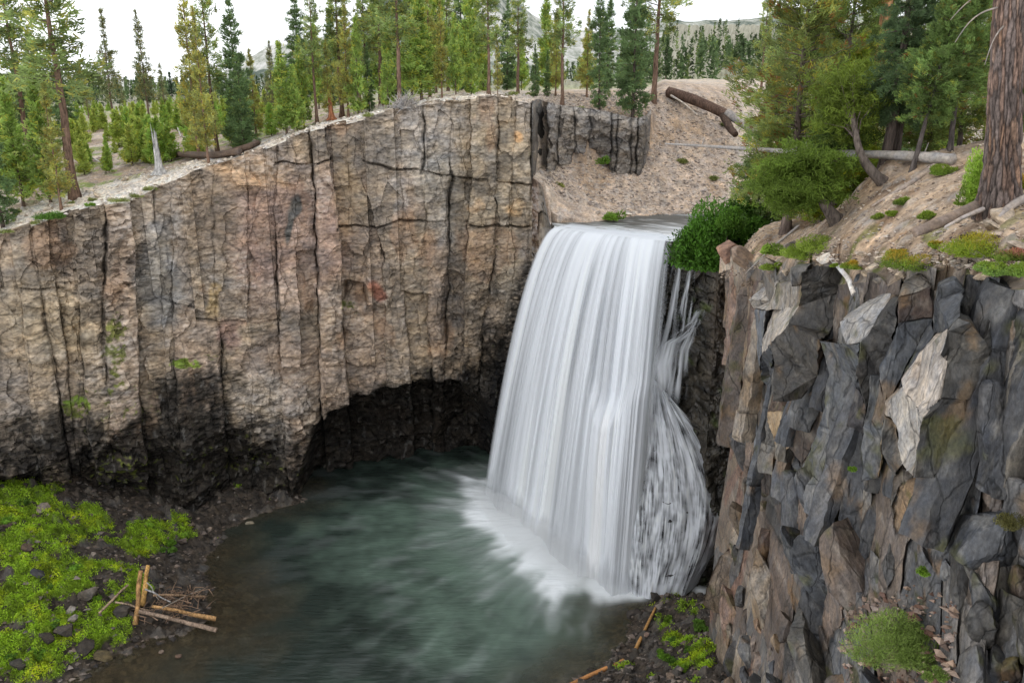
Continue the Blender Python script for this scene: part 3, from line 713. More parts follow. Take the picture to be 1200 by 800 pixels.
def build_right_wall():
    nc, nr = 760, 600
    s = np.concatenate([np.linspace(0, 1, nc - 60), 1 + np.linspace(.02, .6, 60)])
    kt = .2475 + (.72 - .2475) * s
    yr = Ystart(kt); zt = g_lo(kt * yr, yr) + .22 * fbm(kt * yr * .22, yr * .22, 3.3, 3)
    wtop = kt * 19.0 / 1.0
    cellt = np.floor(wtop * 1.35 + .6 * fbm(wtop * .7, 0, 3, 2))
    zdrop = (hash2(cellt, cellt * 0, 88) ** 1.4) * np.interp(kt, [.25, .29, .33, .6], [.4, .6, 1.1, 1.0])
    t = np.linspace(0, 1, nr)[:, None] ** .9
    Z = -2 + (zt[None] + 2) * t - zdrop[None] * t ** 26
    k0 = right_k0(Z)
    K = k0 + (np.maximum(kt[None], .2475) - .2475) * (.72 - k0) / (.72 - .2475)
    drop = np.maximum(zt[None] - Z, 0)
    Yb = Ystart(K * 0 + kt[None]) - (.10 * drop + .006 * drop ** 2) * np.interp(kt, [.25, .3, .4, .5, .7], [.55, .6, .75, .8, .75])[None]
    X0 = K * Yb
    px, py = project(X0, Yb, Z)
    # arc length along the wall, for the rock pattern
    W = (px - 840) / 100 * 5.0
    wx = W + .28 * fbm(W * .5, Z * .35, 3, 3)
    lean = .22 * (30 - Z)
    # tall leaning columns above, tumbled blocks below
    cw = (wx + lean) / 1.9
    base_c = np.floor(cw)
    seeds = np.stack([base_c + d + .5 + (hash2(base_c + d, base_c * 0, 61) - .5) * .75 for d in (-1, 0, 1)])
    dd = np.abs(cw[None] - seeds); jj = dd.argmin(0)
    cid = base_c + jj - 1; oxc = cw - np.take_along_axis(seeds, jj[None], 0)[0]
    srt = np.sort(dd, 0); ec = (srt[1] - srt[0])
    rt_ = (hash2(cid, cid * 0, 62) - .5) * .5
    prof = np.where(oxc < rt_, (rt_ - oxc) * (1.3 + 1.2 * hash2(cid, cid * 0, 63)), (oxc - rt_) * (.5 + 1.6 * hash2(cid, cid * 0, 64)))
    slen = 2.6 + 4.5 * hash2(cid, cid * 0, 65)
    sh_ = (Z + oxc * (hash2(cid, cid * 0, 66) - .5) * 3.0 + 9 * hash2(cid, cid * 0, 67)) / slen
    seg = np.floor(sh_); fr = (sh_ - seg) * slen; up_ = slen - fr
    Dc = (hash2(cid, cid * 0, 68) - .5) * 1.5 + prof + (hash2(cid, seg, 69) - .5) * .9
    cham = .5 + 1.4 * hash2(cid, seg, 70)
    Dc += sstep(cham, 0, up_) * cham * .55 * (hash2(cid, seg, 71) > .35)
    ccol = np.array([(.13, .13, .13), (.115, .125, .14), (.095, .092, .088), BRN, (.20, .185, .165), (.15, .155, .16), (.23, .21, .185), (.16, .155, .145)])
    ccc = ccol[(hash2(cid, seg, 72) * 7.99).astype(int)] * .55 + ccol[(hash2(cid, cid * 0, 73) * 7.99).astype(int)] * .45
    ci, cj, ox, oy, e, f = voronoi((wx + lean) / 2.3, Z / 2.7 + .25 * wx, s=40)
    Db = (hash2(ci, cj, 1) - .5) * .9 + (hash2(ci, cj, 2) * 2.6 - .9) * ox + (hash2(ci, cj, 3) - .65) * 1.8 * oy
    c0 = np.array([(.15, .145, .14), BG, DG, BRN, (.20, .18, .16), (.13, .135, .14), (.22, .17, .135), (.155, .155, .15)])
    cb_ = c0[(hash2(ci, cj, 4) * 7.99).astype(int)]
    low = sstep(27, 23, Z + 2.5 * fbm(W * .25, Z * .2, 4, 2))
    low = (low > .5) * 1.0
    D = Dc * (1 - low) + Db * low
    cc = ccc * (1 - low[..., None]) + cb_ * low[..., None]
    ci2, cj2, ox2, oy2, e2, f2 = voronoi((wx + lean) / .8 + 9, Z / .95 + .3 * wx, s=41)
    amp = .16 + .40 * low
    D += ((hash2(ci2, cj2, 5) - .5) * .8 + (hash2(ci2, cj2, 6) - .5) * ox2 + (hash2(ci2, cj2, 7) - .5) * oy2) * amp
    cc = cc * (1 - .35 * low[..., None]) + c0[(hash2(ci2, cj2, 8) * 7.99).astype(int)] * (.35 * low)[..., None]
    seam = np.where(low > .5, np.exp(-(e / .03) ** 2) * .5, np.exp(-(ec / .05) ** 2) * .7)
    # flaky reddish strip on the side facing the falls
    fl = sstep(905, 870, px + 8 * fbm(px * .03, py * .03, 1, 2)) 
    ci3, cj3, ox3, oy3, e3, f3 = voronoi((px + .22 * (py - 300)) / 9.0, py / 46.0, s=42)
    D += fl * ((hash2(ci3, cj3, 1) - .5) * 1.1 + (hash2(ci3, cj3, 2) - .5) * ox3 * 1.2)
    fc = np.array([(.26, .21, .165), (.30, .24, .18), (.17, .14, .12), (.26, .17, .13), (.16, .155, .15), (.34, .29, .23)])[(hash2(ci3, cj3, 3) * 5.99).astype(int)]
    cc = cc * (1 - fl[..., None]) + fc * fl[..., None]
    # the blocks that can be told apart
    gx, gy = 3.2 * fbm(px * .045, py * .045, 21, 3), 3.2 * fbm(px * .045, py * .045, 22, 3)
    Dn = D.copy(); cn = cc.copy(); sn = seam.copy()
    jfine = .10 * fbm(px * .05, py * .05, 5, 4)
    for i, (poly, off, tx, ty, c) in enumerate(FAC[29:31]):
        xs = [p[0] for p in poly]; ys = [p[1] for p in poly]
        m = (px > min(xs) - 8) & (px < max(xs) + 8) & (py > min(ys) - 8) & (py < max(ys) + 8)
        if not m.any(): continue
        sd = np.full(px.shape, 99.0); sd[m] = poly_sd((px + gx)[m], (py + gy)[m], poly)
        ins = sd < 0
        if not ins.any(): continue
        cx, cy = float(np.mean(px[ins])), float(np.mean(py[ins]))
        yc = float(np.median(Yb[ins])) 
        plane = yc + off * .6 + np.clip(tx * (px - cx) / 100 * 1.0, -5, 5) + ty * (py - cy) / 100 * .9 - Yb
        bev = np.clip(-sd / 2.2, 0, 1)
        Dn = np.where(ins, plane + (1 - bev) * .22, Dn)
        cvar = 1 + .16 * fbm(px * .08, py * .03, i, 3)
        cn = np.where(ins[..., None], np.array(c) * cvar[..., None], cn)
        sn = np.where(ins, np.exp(-(sd / .9) ** 2) * .35, np.maximum(sn, np.exp(-(sd / 1.3) ** 2) * .55))
        Dn = np.where(~ins & (sd < 4), np.maximum(Dn, Dn) + .22 * np.exp(-(sd / 1.6) ** 2), Dn)
    D, cc = Dn, cn
    D = np.clip(D, -1.6, 2.8) * .5 + .45
    for _ in range(2):
        D[1:-1] = .25 * D[:-2] + .5 * D[1:-1] + .25 * D[2:]
        D[:, 1:-1] = .15 * D[:, :-2] + .7 * D[:, 1:-1] + .15 * D[:, 2:]
    D += .10 * fbm(W * .8, Z * .5, 6, 4) + .05 * fbm(W * 2.5, Z * 3.2, 7, 3) + .22 * fbm(W * .3, Z * .25, 9, 2)
    D += seam * .3 * (1 - .0)
    top = sstep(1.2, 0, zt[None] - Z)
    D = D * (1 - top * .75) + top * .25
    cc = cc * (1 - .78 * sn[..., None])
    n2 = fbm(W * 1.1, Z * .9, 10, 4)
    cc = cc * (1 + .32 * n2)[..., None] 
    # pale lichen, ochre stains and moss in the joints
    li = sstep(.32, .6, fbm(W * 1.4, Z * 1.4, 11, 4)); cc = cc + li[..., None] * np.array((.07, .068, .06))
    oc = sstep(.35, .6, fbm(W * .7, Z * .45, 12, 3)) * sstep(.5, .1, e2)
    cc = cc * (1 - .5 * oc[..., None]) + np.array((.22, .13, .05)) * (.5 * oc)[..., None]
    ms = sstep(.42, .62, fbm(W * .55, Z * .6, 13, 3) + .25 * sn) 
    cc = cc * (1 - .65 * ms[..., None]) + np.array((.075, .075, .018)) * (.65 * ms)[..., None]
    streak = sstep(.3, .7, fbm((wx + lean) * 3.2, Z * .1, 14, 3)); cc = cc * (1 - .3 * streak)[..., None]
    Yw = Yb + D
    # lower foot merges with scree on the near side
    V = np.stack([K * Yw, Yw, Z], -1)
    cc = np.clip(cc, .012, .7)
    # the block's far side, turned away towards the falls
    side = []
    for d in (14.0, 9.0, 5.0, 2.5, 1.0, .3):
        c = V[:, :1].copy(); c[..., 1] += d; c[..., 0] = (K[:, :1] + .0006 * d) * c[..., 1]
        side.append(c)
    V = np.concatenate(side + [V], 1); cc = np.concatenate([cc[:, :1]] * 6 + [cc], 1)
    b = V[-1].copy(); sc_ = (b[:, 1] + 2.0) / b[:, 1]; b[:, 0] *= sc_; b[:, 1] *= sc_; b[:, 2] -= .25
    V = np.concatenate([V, b[None]]); cc = np.concatenate([cc, cc[-1:]])
    me = mesh_np('near_cliff', V.reshape(-1, 3), grid_faces(V.shape[0], V.shape[1]), M['basalt'], cc.reshape(-1, 3))
    link('near_cliff', me, label='fractured dark grey basalt wall of big tilted blocks, right of the waterfall', kind='structure')
    return K, Yw, Z, px, py, (K[-1], Yw[-1], Z[-1])
RW = build_right_wall()
rk, rY, rZ = RW[5]
_rwx = RW[0] * RW[1]
_rwp = project(_rwx, RW[1], RW[2])
def right_wall_at(px, py):
    """point on the right wall seen in that direction"""
    d = (_rwp[0] - px) ** 2 + (_rwp[1] - py) ** 2 + RW[1] * .2
    i = np.unravel_index(np.argmin(d), d.shape)
    return np.array((_rwx[i], RW[1][i], RW[2][i]))
def front_of(px, py, d=1.3):
    """the same place, a little nearer than the backing wall"""
    return np.array(at(px, py, right_wall_at(px, py)[1] - d))
def block_noise(P, a=.05, s=1.0):
    x, y, z = P[:, 0] * s, P[:, 1] * s, P[:, 2] * s
    return np.stack([fbm(x * 1.2, y * 1.2, z * .9, 3), fbm(x * 1.2 + 31, y * 1.2, z * .9, 3), .6 * fbm(x * 1.2, y * 1.2 + 57, z * .9, 3)], -1) * a
def prism(top, bot, r, nsd, rg, col, slant):
    """one basalt column: flat sides, crisp edges, broken across into drums, with a slanted top"""
    top, bot = np.array(top, float), np.array(bot, float); L = np.linalg.norm(top - bot); ax = (top - bot) / L
    a0 = np.cross(ax, (0, 1, .1)); a0 /= np.linalg.norm(a0); b0 = np.cross(ax, a0)
    th = np.sort((np.arange(nsd) + rg.uniform(-.28, .28, nsd)) / nsd * 2 * np.pi + rg.uniform(0, 6)); rr = r * rg.uniform(.85, 1.15, nsd)
    nrm = np.array([rg.uniform(-1, .3), rg.uniform(-1, 0), 0]) * slant
    parts = []; z = 0.0
    while z < L:
        seg = min(rg.uniform(1.6, 8.0), L - z); last = z + seg > L - .01 or L - z - seg < .8
        if last: seg = L - z
        sh = rg.normal(size=2) * .10 * r; sc = rg.uniform(.92, 1.06); rot = rg.normal() * .05
        cor = np.stack([np.cos(th + rot) * rr * sc + sh[0], np.sin(th + rot) * rr * sc + sh[1]], -1)
        m = max(3, int(seg / .3)); tz = np.linspace(0, 1, m)
        cs = col * rg.uniform(.85, 1.18)
        ring_z = z + tz * seg; ins = np.ones(m); ins[0] = .95; ins[-1] = .95 if not last else .90
        for k in range(nsd):
            c0, c1 = cor[k], cor[(k + 1) % nsd]; w = np.linspace(0, 1, 6)[None, :, None]
            e = (c0[None, None] * (1 - w) + c1[None, None] * w) * ins[:, None, None] + 0 * tz[:, None, None]
            P = bot + ax * ring_z[:, None, None] + a0 * e[..., :1] + b0 * e[..., 1:]
            if last:
                hgt = (e[..., 0] * nrm[0] + e[..., 1] * nrm[1]) * (tz[:, None] ** 3); P = P + ax * hgt[..., None]
            P = P.reshape(-1, 3); P = P + block_noise(P, .13) + block_noise(P, .05, 3.1)
            parts.append((P, grid_faces(m, 6), cs * (1 + .15 * rg.normal() * .6)))
        # cap
        cc_ = np.concatenate([cor * ins[-1], [[0, 0]]])
        q = []
        for k in range(nsd):
            c0, c1, ce = cor[k] * ins[-1], cor[(k + 1) % nsd] * ins[-1], sh
            g = np.linspace(0, 1, 5); U, Vv = np.meshgrid(g, g)
            e = (c0 * (1 - U[..., None]) + c1 * U[..., None]) * (1 - Vv[..., None]) + ce * Vv[..., None]
            P = bot + ax * (z + seg) + a0 * e[..., :1] + b0 * e[..., 1:]
            if last: P = P + ax * ((e[..., 0] * nrm[0] + e[..., 1] * nrm[1])[..., None])
            P = P.reshape(-1, 3); P = P + block_noise(P, .13) + block_noise(P, .05, 3.1); parts.append((P, grid_faces(5, 5), cs))
        z += seg
        if last: break
    return parts
def boulder(c, size, rg, col, sub=4, tilt=None):
    import bmesh
    if sub not in boulder.cache:
        bm = bmesh.new(); bmesh.ops.create_icosphere(bm, subdivisions=sub, radius=1)
        boulder.cache[sub] = (np.array([q.co for q in bm.verts]), np.array([[q.index for q in p.verts] for p in bm.faces])); bm.free()
    v, f = boulder.cache[sub]; v = v.copy()
    for _ in range(15):
        d = rg.normal(size=3) * (1.2, 1.2, .8); d /= np.linalg.norm(d); h = rg.uniform(.42, .74); s_ = v @ d; v = np.where((s_ > h)[:, None], v - d * (s_ - h)[:, None], v)
    v = v * np.array(size) * 1.35
    a = rg.uniform(-.35, .35) + (.25 if tilt is None else tilt); b = rg.uniform(-.4, .4)
    v = v @ np.array([[math.cos(a), 0, -math.sin(a)], [0, 1, 0], [math.sin(a), 0, math.cos(a)]]).T @ np.array([[1, 0, 0], [0, math.cos(b), -math.sin(b)], [0, math.sin(b), math.cos(b)]]).T
    P = v + np.array(c); P = P + block_noise(P, .07, 1.6)
    return P, f, np.broadcast_to(col, P.shape)
boulder.cache = {}
def rock_tint(P, C, seed):
    n = fbm(P[:, 0] * .9, P[:, 1] * .9, P[:, 2] * .9, 4); n2 = fbm(P[:, 0] * 3, P[:, 1] * 3, P[:, 2] * 2.0 + seed, 3)
    C = C * (1 + .30 * n + .22 * n2)[:, None]
    li = sstep(.30, .6, fbm(P[:, 0] * 1.3 + 9, P[:, 1] * 1.3, P[:, 2] * 1.3, 4)); C = C + li[:, None] * np.array((.075, .072, .062))
    oc = sstep(.38, .6, fbm(P[:, 0] * .6, P[:, 1] * .6 + 5, P[:, 2] * .35, 3)); C = C * (1 - .45 * oc[:, None]) + np.array((.21, .13, .055)) * .45 * oc[:, None]
    ms = sstep(.45, .65, fbm(P[:, 0] * .7, P[:, 1] * .7 + 15, P[:, 2] * .7, 3)); C = C * (1 - .6 * ms[:, None]) + np.array((.075, .078, .02)) * .6 * ms[:, None]
    st = sstep(.25, .6, fbm(P[:, 0] * 3.2, P[:, 1] * 3.2, P[:, 2] * .25, 3)); C = C * (1 - .25 * st[:, None])
    return np.clip(C, .012, .7)
def build_blocks():
    rg = np.random.default_rng(77); parts4 = []; parts3 = []
    cols = [(.135, .135, .135), (.12, .13, .145), (.10, .097, .092), (.15, .12, .10), (.20, .19, .17), (.155, .16, .165), (.11, .115, .125), (.17, .165, .155)]
    tans = [(.26, .205, .155), (.33, .26, .19), (.20, .165, .14), (.27, .19, .15), (.17, .165, .165), (.36, .31, .25), (.22, .17, .135)]
    # columns of the upper wall, two ranks
    for rank in (0, 1):
        px = 874.0 + 12 * rank
        while px < 1290:
            Yr = float(np.interp(px, [874, 980, 1100, 1200, 1300], [50, 36, 29, 25, 22.5]))
            r = rg.uniform(.42, .86) * (1.1 if px > 1000 else .95); wpx = r * 1.55 / Yr * 1000
            tp = right_wall_at(px, float(np.interp(px, [870, 900, 940, 990, 1040, 1100, 1150, 1200, 1300], [318, 328, 318, 322, 340, 320, 328, 332, 340])) + rg.uniform(0, 26) * (1 + .8 * rank))
            ln = .25 * Yr * rg.uniform(.75, 1.45) * (1 if rank == 0 else .7)
            lean = np.array([-.13 * np.clip((px - 870) / 90, 0, 1) + rg.normal() * .045, -.04, -1.0]); lean /= np.linalg.norm(lean)
            out = np.array([-.55, -.83, 0])
            tp = tp + out * (r * (-.45 if rank == 0 else .0) + rg.uniform(-.35, .30)) * (1 if px > 905 else .3) - out * (.5 if px < 905 else 1.7 if (1030 < px < 1170 or 905 < px < 1005) else .3); bt = tp + lean * ln + out * ln * (.07 if px > 905 else .0)
            c = np.array((tans if px < 905 else cols)[rg.integers(0, 7)]) * rg.uniform(.38, .85)
            parts4 += prism(tp, bt, r, int(rg.integers(5, 7)), rg, c, rg.uniform(.2, 1.3)); px += wpx * (1.0 if rank == 0 else rg.uniform(1.5, 2.6))
    # thin weathered columns on the side facing the falls
    for row, py0 in enumerate((292, 400, 500, 600, 700)):
        px = 842.0 - .02 * row
        for i in range(7):
            q = float(np.interp(py0, [290, 500, 700, 800], [848, 862, 842, 836])) + i * rg.uniform(5.5, 8)
            tp = right_wall_at(q, py0 + rg.uniform(-20, 30)); ln = rg.uniform(4.5, 8.5); r = rg.uniform(.32, .7)
            d = np.array([.0 - .05 * (row > 1), -.02, -1]) ; tp = tp - np.array([-.5, -.8, 0]) * rg.uniform(.3, .9) + np.array([.5, 0, -.9 if row == 0 else 0])
            parts4 += prism(tp, tp + d * ln + np.array([rg.normal() * .12, -.2, 0]), r, 5, rg, np.array(tans[rg.integers(0, 7)]) * rg.uniform(.5, .95), rg.uniform(.5, 1.5))
    # tumbled blocks of the lower wall
    hollow = [(1040, 560), (1122, 556), (1125, 605), (1088, 650), (1040, 645)]; ledge = [(990, 690), (1120, 680), (1125, 810), (985, 810)]
    spots = []; fpoly = [q[0] for q in FAC if np.mean([p[1] for p in q[0]]) < 548 and np.mean([p[0] for p in q[0]]) < 1132]
    for k in range(1500):
        px, py = rg.uniform(850, 1260), rg.uniform(440, 860)
        if py < (520 + rg.uniform(0, 60) if px < 1130 else 440 + rg.uniform(0, 120)): continue
        if px < 872 and py < 640: continue
        if poly_sd(np.array([px]), np.array([py]), hollow)[0] < 14 or poly_sd(np.array([px]), np.array([py]), ledge)[0] < 6: continue
        if px > 905 and min(poly_sd(np.array([px]), np.array([py]), q)[0] for q in fpoly) < 2: continue
        if any((px - a) ** 2 + ((py - b) * .8) ** 2 < (c_ * .62) ** 2 for a, b, c_ in spots): continue
        sz = (20 + 52 * rg.uniform() ** 1.7) * (1.1 if px > 950 else .7)
        spots.append((px, py, sz))
    for px, py, sz in spots:
        c = right_wall_at(px, py); s_ = sz / 1000 * c[1] * .62
        col = np.array((tans if px < 915 and rg.uniform() < .7 else cols + [(.24, .235, .22)])[rg.integers(0, 7)]) * rg.uniform(.4, 1.0)
        P, f, C = boulder(c + np.array([.5, .83, 0]) * s_ * .35, (s_ * rg.uniform(.6, .95), s_ * .9, s_ * rg.uniform(1.2, 2.3)), rg, col, 4 if s_ > .5 else 3)
        parts3.append((P, f, C))
    # the large blocks that stand out, each with its own faces meeting along shared edges
    verts = {}; 
    def key(p):
        for q in verts:
            if (q[0] - p[0]) ** 2 + (q[1] - p[1]) ** 2 < 49: return q
        verts[p] = []; return p
    fl = []
    for i, (poly, off, tx, ty, c) in enumerate(FAC):
        if i in (29, 30) or i < 2: continue
        mx_, my_ = np.mean([p[0] for p in poly]), np.mean([p[1] for p in poly])
        if mx_ > 1132 or my_ > 548: continue
        ks = [key(p) for p in poly]; cx = np.mean([p[0] for p in poly]); cy = np.mean([p[1] for p in poly])
        yc = right_wall_at(cx, cy)[1] - 1.25 * (1 if cx > 905 else .35)
        for kx, p in zip(ks, poly): verts[kx].append(yc + off * .62 + np.clip(tx * (p[0] - cx) / 100, -2, 2) + ty * (p[1] - cy) / 100 * .8)
        fl.append((ks, c))
    vy = {k_: (np.mean(v) if max(v) - min(v) < 1.9 else None) for k_, v in verts.items()}
    import bmesh
    cnt = {k_: 0 for k_ in verts}
    for ks, c in fl:
        pts = []
        seen = []
        for kx in ks:
            if kx in seen: continue
            seen.append(kx)
            y = vy[kx] if vy[kx] is not None else (min(verts[kx]) + np.mean(verts[kx])) / 2
            pts.append((kx[0], kx[1], y))
        F3 = [np.array(at(*p)) for p in pts]
        bm = bmesh.new(); cen = np.mean(F3, 0)
        fr = [bm.verts.new(tuple(p)) for p in F3]
        bk = [bm.verts.new(tuple(p + np.array([.45, .9, -.05]) * 1.6 + (cen - p) * .12)) for p in F3]
        n = len(fr)
        try: face = bm.faces.new(fr)
        except ValueError: bm.free(); continue
        for j in range(n): bm.faces.new((fr[(j + 1) % n], fr[j], bk[j], bk[(j + 1) % n]))
        bmesh.ops.bevel(bm, geom=[e for e in bm.edges if all(v in fr for v in e.verts)], offset=.05, segments=1, affect='EDGES')
        bmesh.ops.triangulate(bm, faces=bm.faces[:])
        for _ in range(5):
            le = [e for e in bm.edges if e.calc_length() > .30]
            if not le: break
            bmesh.ops.subdivide_edges(bm, edges=le, cuts=1); bmesh.ops.triangulate(bm, faces=[f for f in bm.faces if len(f.verts) > 3])
        bm.verts.index_update(); P = np.array([v.co for v in bm.verts]); f = np.array([[v.index for v in q.verts] for q in bm.faces]); bm.free()
        P = P + block_noise(P, .09, 1.0) + block_noise(P + 9, .035, 3.0)
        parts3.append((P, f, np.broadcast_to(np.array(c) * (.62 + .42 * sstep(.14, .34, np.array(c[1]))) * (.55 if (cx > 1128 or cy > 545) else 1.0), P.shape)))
    V4, F4, C4 = join_parts(parts4); V3, F3_, C3 = join_parts(parts3)
    ks = rock_tint(V4, C4, 3)
    me = mesh_np('near_cliff_columns', V4, F4, M['basalt'], ks, smooth=True)
    link('cliff_columns', me, label='dark grey basalt columns of the wall right of the waterfall', kind='structure')
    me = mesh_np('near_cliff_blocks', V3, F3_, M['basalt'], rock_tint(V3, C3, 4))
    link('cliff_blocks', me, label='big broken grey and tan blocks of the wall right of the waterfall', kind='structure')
build_blocks()

# ---------------------------------------------------------------- ground
def build_ground(side):
    if side == 'gorge': kk = np.concatenate([np.linspace(-1.12, -.67, 60), np.linspace(-.668, .24749, 640)])
    else: kk = np.concatenate([np.linspace(.24751, .72, 420), np.linspace(.725, 1.05, 40)])
    # first row: meets the tops of the walls
    y0 = Ystart(kk); z0 = G(kk * y0, y0)
    y0 = np.where(kk < .0235, np.interp(kk, rimk, rimY), y0); z0 = np.where(kk < .0235, np.interp(kk, rimk, rimZ), z0)
    m = (kk >= .0235) & (kk < .2475)
    y0 = np.where(m, np.interp(kk, fk, fY), y0); z0 = np.where(m, np.interp(kk, fk, fZ), z0)
    m = kk >= .2475
    o = np.argsort(rk)
    y0 = np.where(m, np.interp(kk, rk[o], rY[o]), y0); z0 = np.where(m, np.interp(kk, rk[o], rZ[o]), z0)
    nr = 330
    t = np.linspace(0, 1, nr)[:, None]
    near = y0[None] + 60 * t * 1.6
    q = np.concatenate([np.linspace(0, 1, 200) * 34, 34 + np.geomspace(.2, 720, nr - 200)])[:, None]
    ys = Ystart(kk)[None]; wq = sstep(0, 4, q)
    Y = y0[None] * (1 - wq) + ys * wq + q * (1 - ys / 1200)
    K = np.broadcast_to(kk[None], Y.shape)
    X = K * Y
    Z = G(X, Y)
    d = q
    X_, Y_ = X, Y
    # stones and hummocks close to the rim
    px, py = project(X, Y, Z)
    ci, cj, ox, oy, e, f = voronoi(X / .8, Y / .8, s=50)
    st = sstep(.45, .1, f) * (hash2(ci, cj, 3) ** 3) * np.where(K > .2475, .16, .35)
    nearw = sstep(150, 90, Y)
    Z = Z + st * nearw + .05 * fbm(X * 1.6, Y * 1.6, 1, 3) * nearw
    # keep the river bed clear
    w = sstep(0, 2.0, q); Z = Z * w + (z0[None] + 0 * Z) * (1 - w)
    inlip = (K > .046) & (K < .215) & (Y < 92)
    Z = np.where(inlip, np.minimum(Z, LIP_Z - .2), Z)
    # colours
    n = fbm(X * .12, Y * .12, 2, 4); n2 = fbm(X * .8, Y * .8, 5, 3)
    cc = np.broadcast_to(np.array((.56, .49, .41)), Z.shape + (3,)).copy()                   # dusty pumice soil
    left = sstep(.02, -.05, K)
    pale = sstep(12, 4, q + 5 * n) * left
    cc = cc * (1 - pale[..., None]) + np.array((.80, .75, .67)) * pale[..., None]
    brown = left * sstep(3, 8, q + 4 * n2) * .5 * sstep(.0, .3, n + .15)
    cc = cc * (1 - brown[..., None]) + np.array((.20, .12, .07)) * brown[..., None]
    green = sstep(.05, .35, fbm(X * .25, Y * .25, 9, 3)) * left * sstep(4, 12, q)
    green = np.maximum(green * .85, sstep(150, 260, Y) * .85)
    farw = sstep(150, 330, Y)[..., None]; gcol = np.array((.24, .31, .09)) * (1 - farw) + (np.array((.30, .31, .24)) + .35 * n2[..., None] * np.array((.2, .2, .18))) * farw  # paler grey-green with distance: haze painted into the far ground colour
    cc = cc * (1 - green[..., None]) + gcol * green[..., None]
    grav = sstep(.03, .06, K) * sstep(.26, .24, K) * sstep(150, 130, Y)
    gc = np.array((.47, .385, .31)) * (1 + .25 * n2[..., None]); gc = gc + sstep(.1, .5, n)[..., None] * np.array((-.06, -.07, -.08))
    cc = cc * (1 - grav[..., None]) + gc * grav[..., None]
    dustr = sstep(.25, .28, K) * sstep(120, 90, Y)
    rc = np.array((.43, .335, .245)) * (1 + .3 * n2[..., None]) + sstep(.1, .4, fbm(X * .5, Y * .5, 20, 3))[..., None] * np.array((-.13, -.12, -.1))
    cc = cc * (1 - dustr[..., None]) + rc * dustr[..., None]
    rr_ = dustr * sstep(1.6, .5, q + .5 * n2)
    cc = cc * (1 - .8 * rr_[..., None]) + np.array((.20, .175, .15)) * (1 + .5 * n2[..., None]) * .8 * rr_[..., None]
    mo = sstep(.2, .45, fbm(X * .7, Y * .7, 23, 3)) * dustr * sstep(6, 2, q)
    cc = cc * (1 - .7 * mo[..., None]) + np.array((.13, .17, .03)) * (.7 * mo)[..., None]
    stc = (st > .02)[..., None] * nearw[..., None]
    cc = cc * (1 - .5 * stc) + np.array((.42, .39, .35)) * (.5 * stc)
    rockedge = (1 - sstep(0, 2.4, q + n2)) * (K > .0235) * (K < .06)
    cc = cc * (1 - .7 * rockedge[..., None]) + np.array((.27, .21, .17)) * (.7 * rockedge)[..., None]
    cc = cc * (1 + .18 * n2[..., None]) * (1 + .12 * n[..., None])
    V = np.stack([X, Y, Z], -1)
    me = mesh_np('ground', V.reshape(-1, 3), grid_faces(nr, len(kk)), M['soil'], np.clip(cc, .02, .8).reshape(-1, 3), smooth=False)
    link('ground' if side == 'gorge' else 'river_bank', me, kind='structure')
build_ground('gorge'); build_ground('near')

# ---------------------------------------------------------------- far mountains
m, nt, out = new_mat('far_forest_slope')
b = nd(nt, 'ShaderNodeBsdfPrincipled'); b.inputs['Roughness'].default_value = .95; b.inputs['Specular IOR Level'].default_value = .1
tc = nd(nt, 'ShaderNodeTexCoord'); mp = nd(nt, 'ShaderNodeMapping'); mp.inputs['Scale'].default_value = (1, .35, .5)
nz = nd(nt, 'ShaderNodeTexNoise', i_Scale=.035, i_Detail=9.0, i_Roughness=.75); nz2 = nd(nt, 'ShaderNodeTexNoise', i_Scale=.004, i_Detail=5.0)
nt.links.new(tc.outputs['Object'], mp.inputs['Vector']); nt.links.new(mp.outputs['Vector'], nz.inputs['Vector']); nt.links.new(tc.outputs['Object'], nz2.inputs['Vector'])
mx = nd(nt, 'ShaderNodeMath', operation='MULTIPLY_ADD'); mx.inputs[1].default_value = .8; nt.links.new(nz2.outputs['Fac'], mx.inputs[0]); nt.links.new(nz.outputs['Fac'], mx.inputs[2])
rp = nd(nt, 'ShaderNodeValToRGB'); rp.color_ramp.elements[0].position = .78; rp.color_ramp.elements[0].color = (.10, .125, .10, 1)
rp.color_ramp.elements[1].position = 1.02; rp.color_ramp.elements[1].color = (.62, .60, .56, 1)
e_ = rp.color_ramp.elements.new(.88); e_.color = (.34, .35, .29, 1)
nt.links.new(mx.outputs['Value'], rp.inputs['Fac']); nt.links.new(rp.outputs['Color'], b.inputs['Base Color']); nt.links.new(b.outputs['BSDF'], out.inputs['Surface'])
M['far'] = m
def build_mountains():
    MD = 1500.0
    prof = [(-700, 88), (-200, 90), (0, 88), (100, 89), (200, 93), (255, 88), (290, 72), (320, 62), (345, 52), (400, 38), (450, 14), (490, -25), (530, -50), (565, -35), (600, 0), (640, 22), (700, 34), (760, 34), (800, 27), (860, 20), (950, 14), (1050, 20), (1200, 6), (2000, 20)]
    kk = np.linspace(-1.2, 1.2, 500); nr = 70
    kp = np.array([kof(p[0], p[1]) for p in prof]); 
    ze = np.array([at(p[0], p[1], MD)[2] for p in prof])
    ze = np.interp(kk, kp, ze)
    ye = MD + 200 * fbm(kk * 3, kk * 0, 1, 3)
    t = np.linspace(0, 1.25, nr)[:, None]
    Y = 660 + (ye - 660)[None] * t
    y0 = np.full_like(kk, 660.0); z0 = G(kk * 660, y0) - 14
    h = np.where(t < 1, t ** 1.7, 1 - (t - 1) * 1.5)
    ridge = ze[None] * (Y * 0 + 1)
    Z = z0[None] + (ridge - z0[None]) * h
    X = kk[None] * Y
    Z = Z + sstep(.05, .5, t) * (14 * fbm(X * .006, Y * .004, 3, 5)) 
    me = mesh_np('mountains', np.stack([X, Y, Z], -1).reshape(-1, 3), grid_faces(nr, len(kk)), M['far'], smooth=True)
    link('mountains', me, kind='structure')
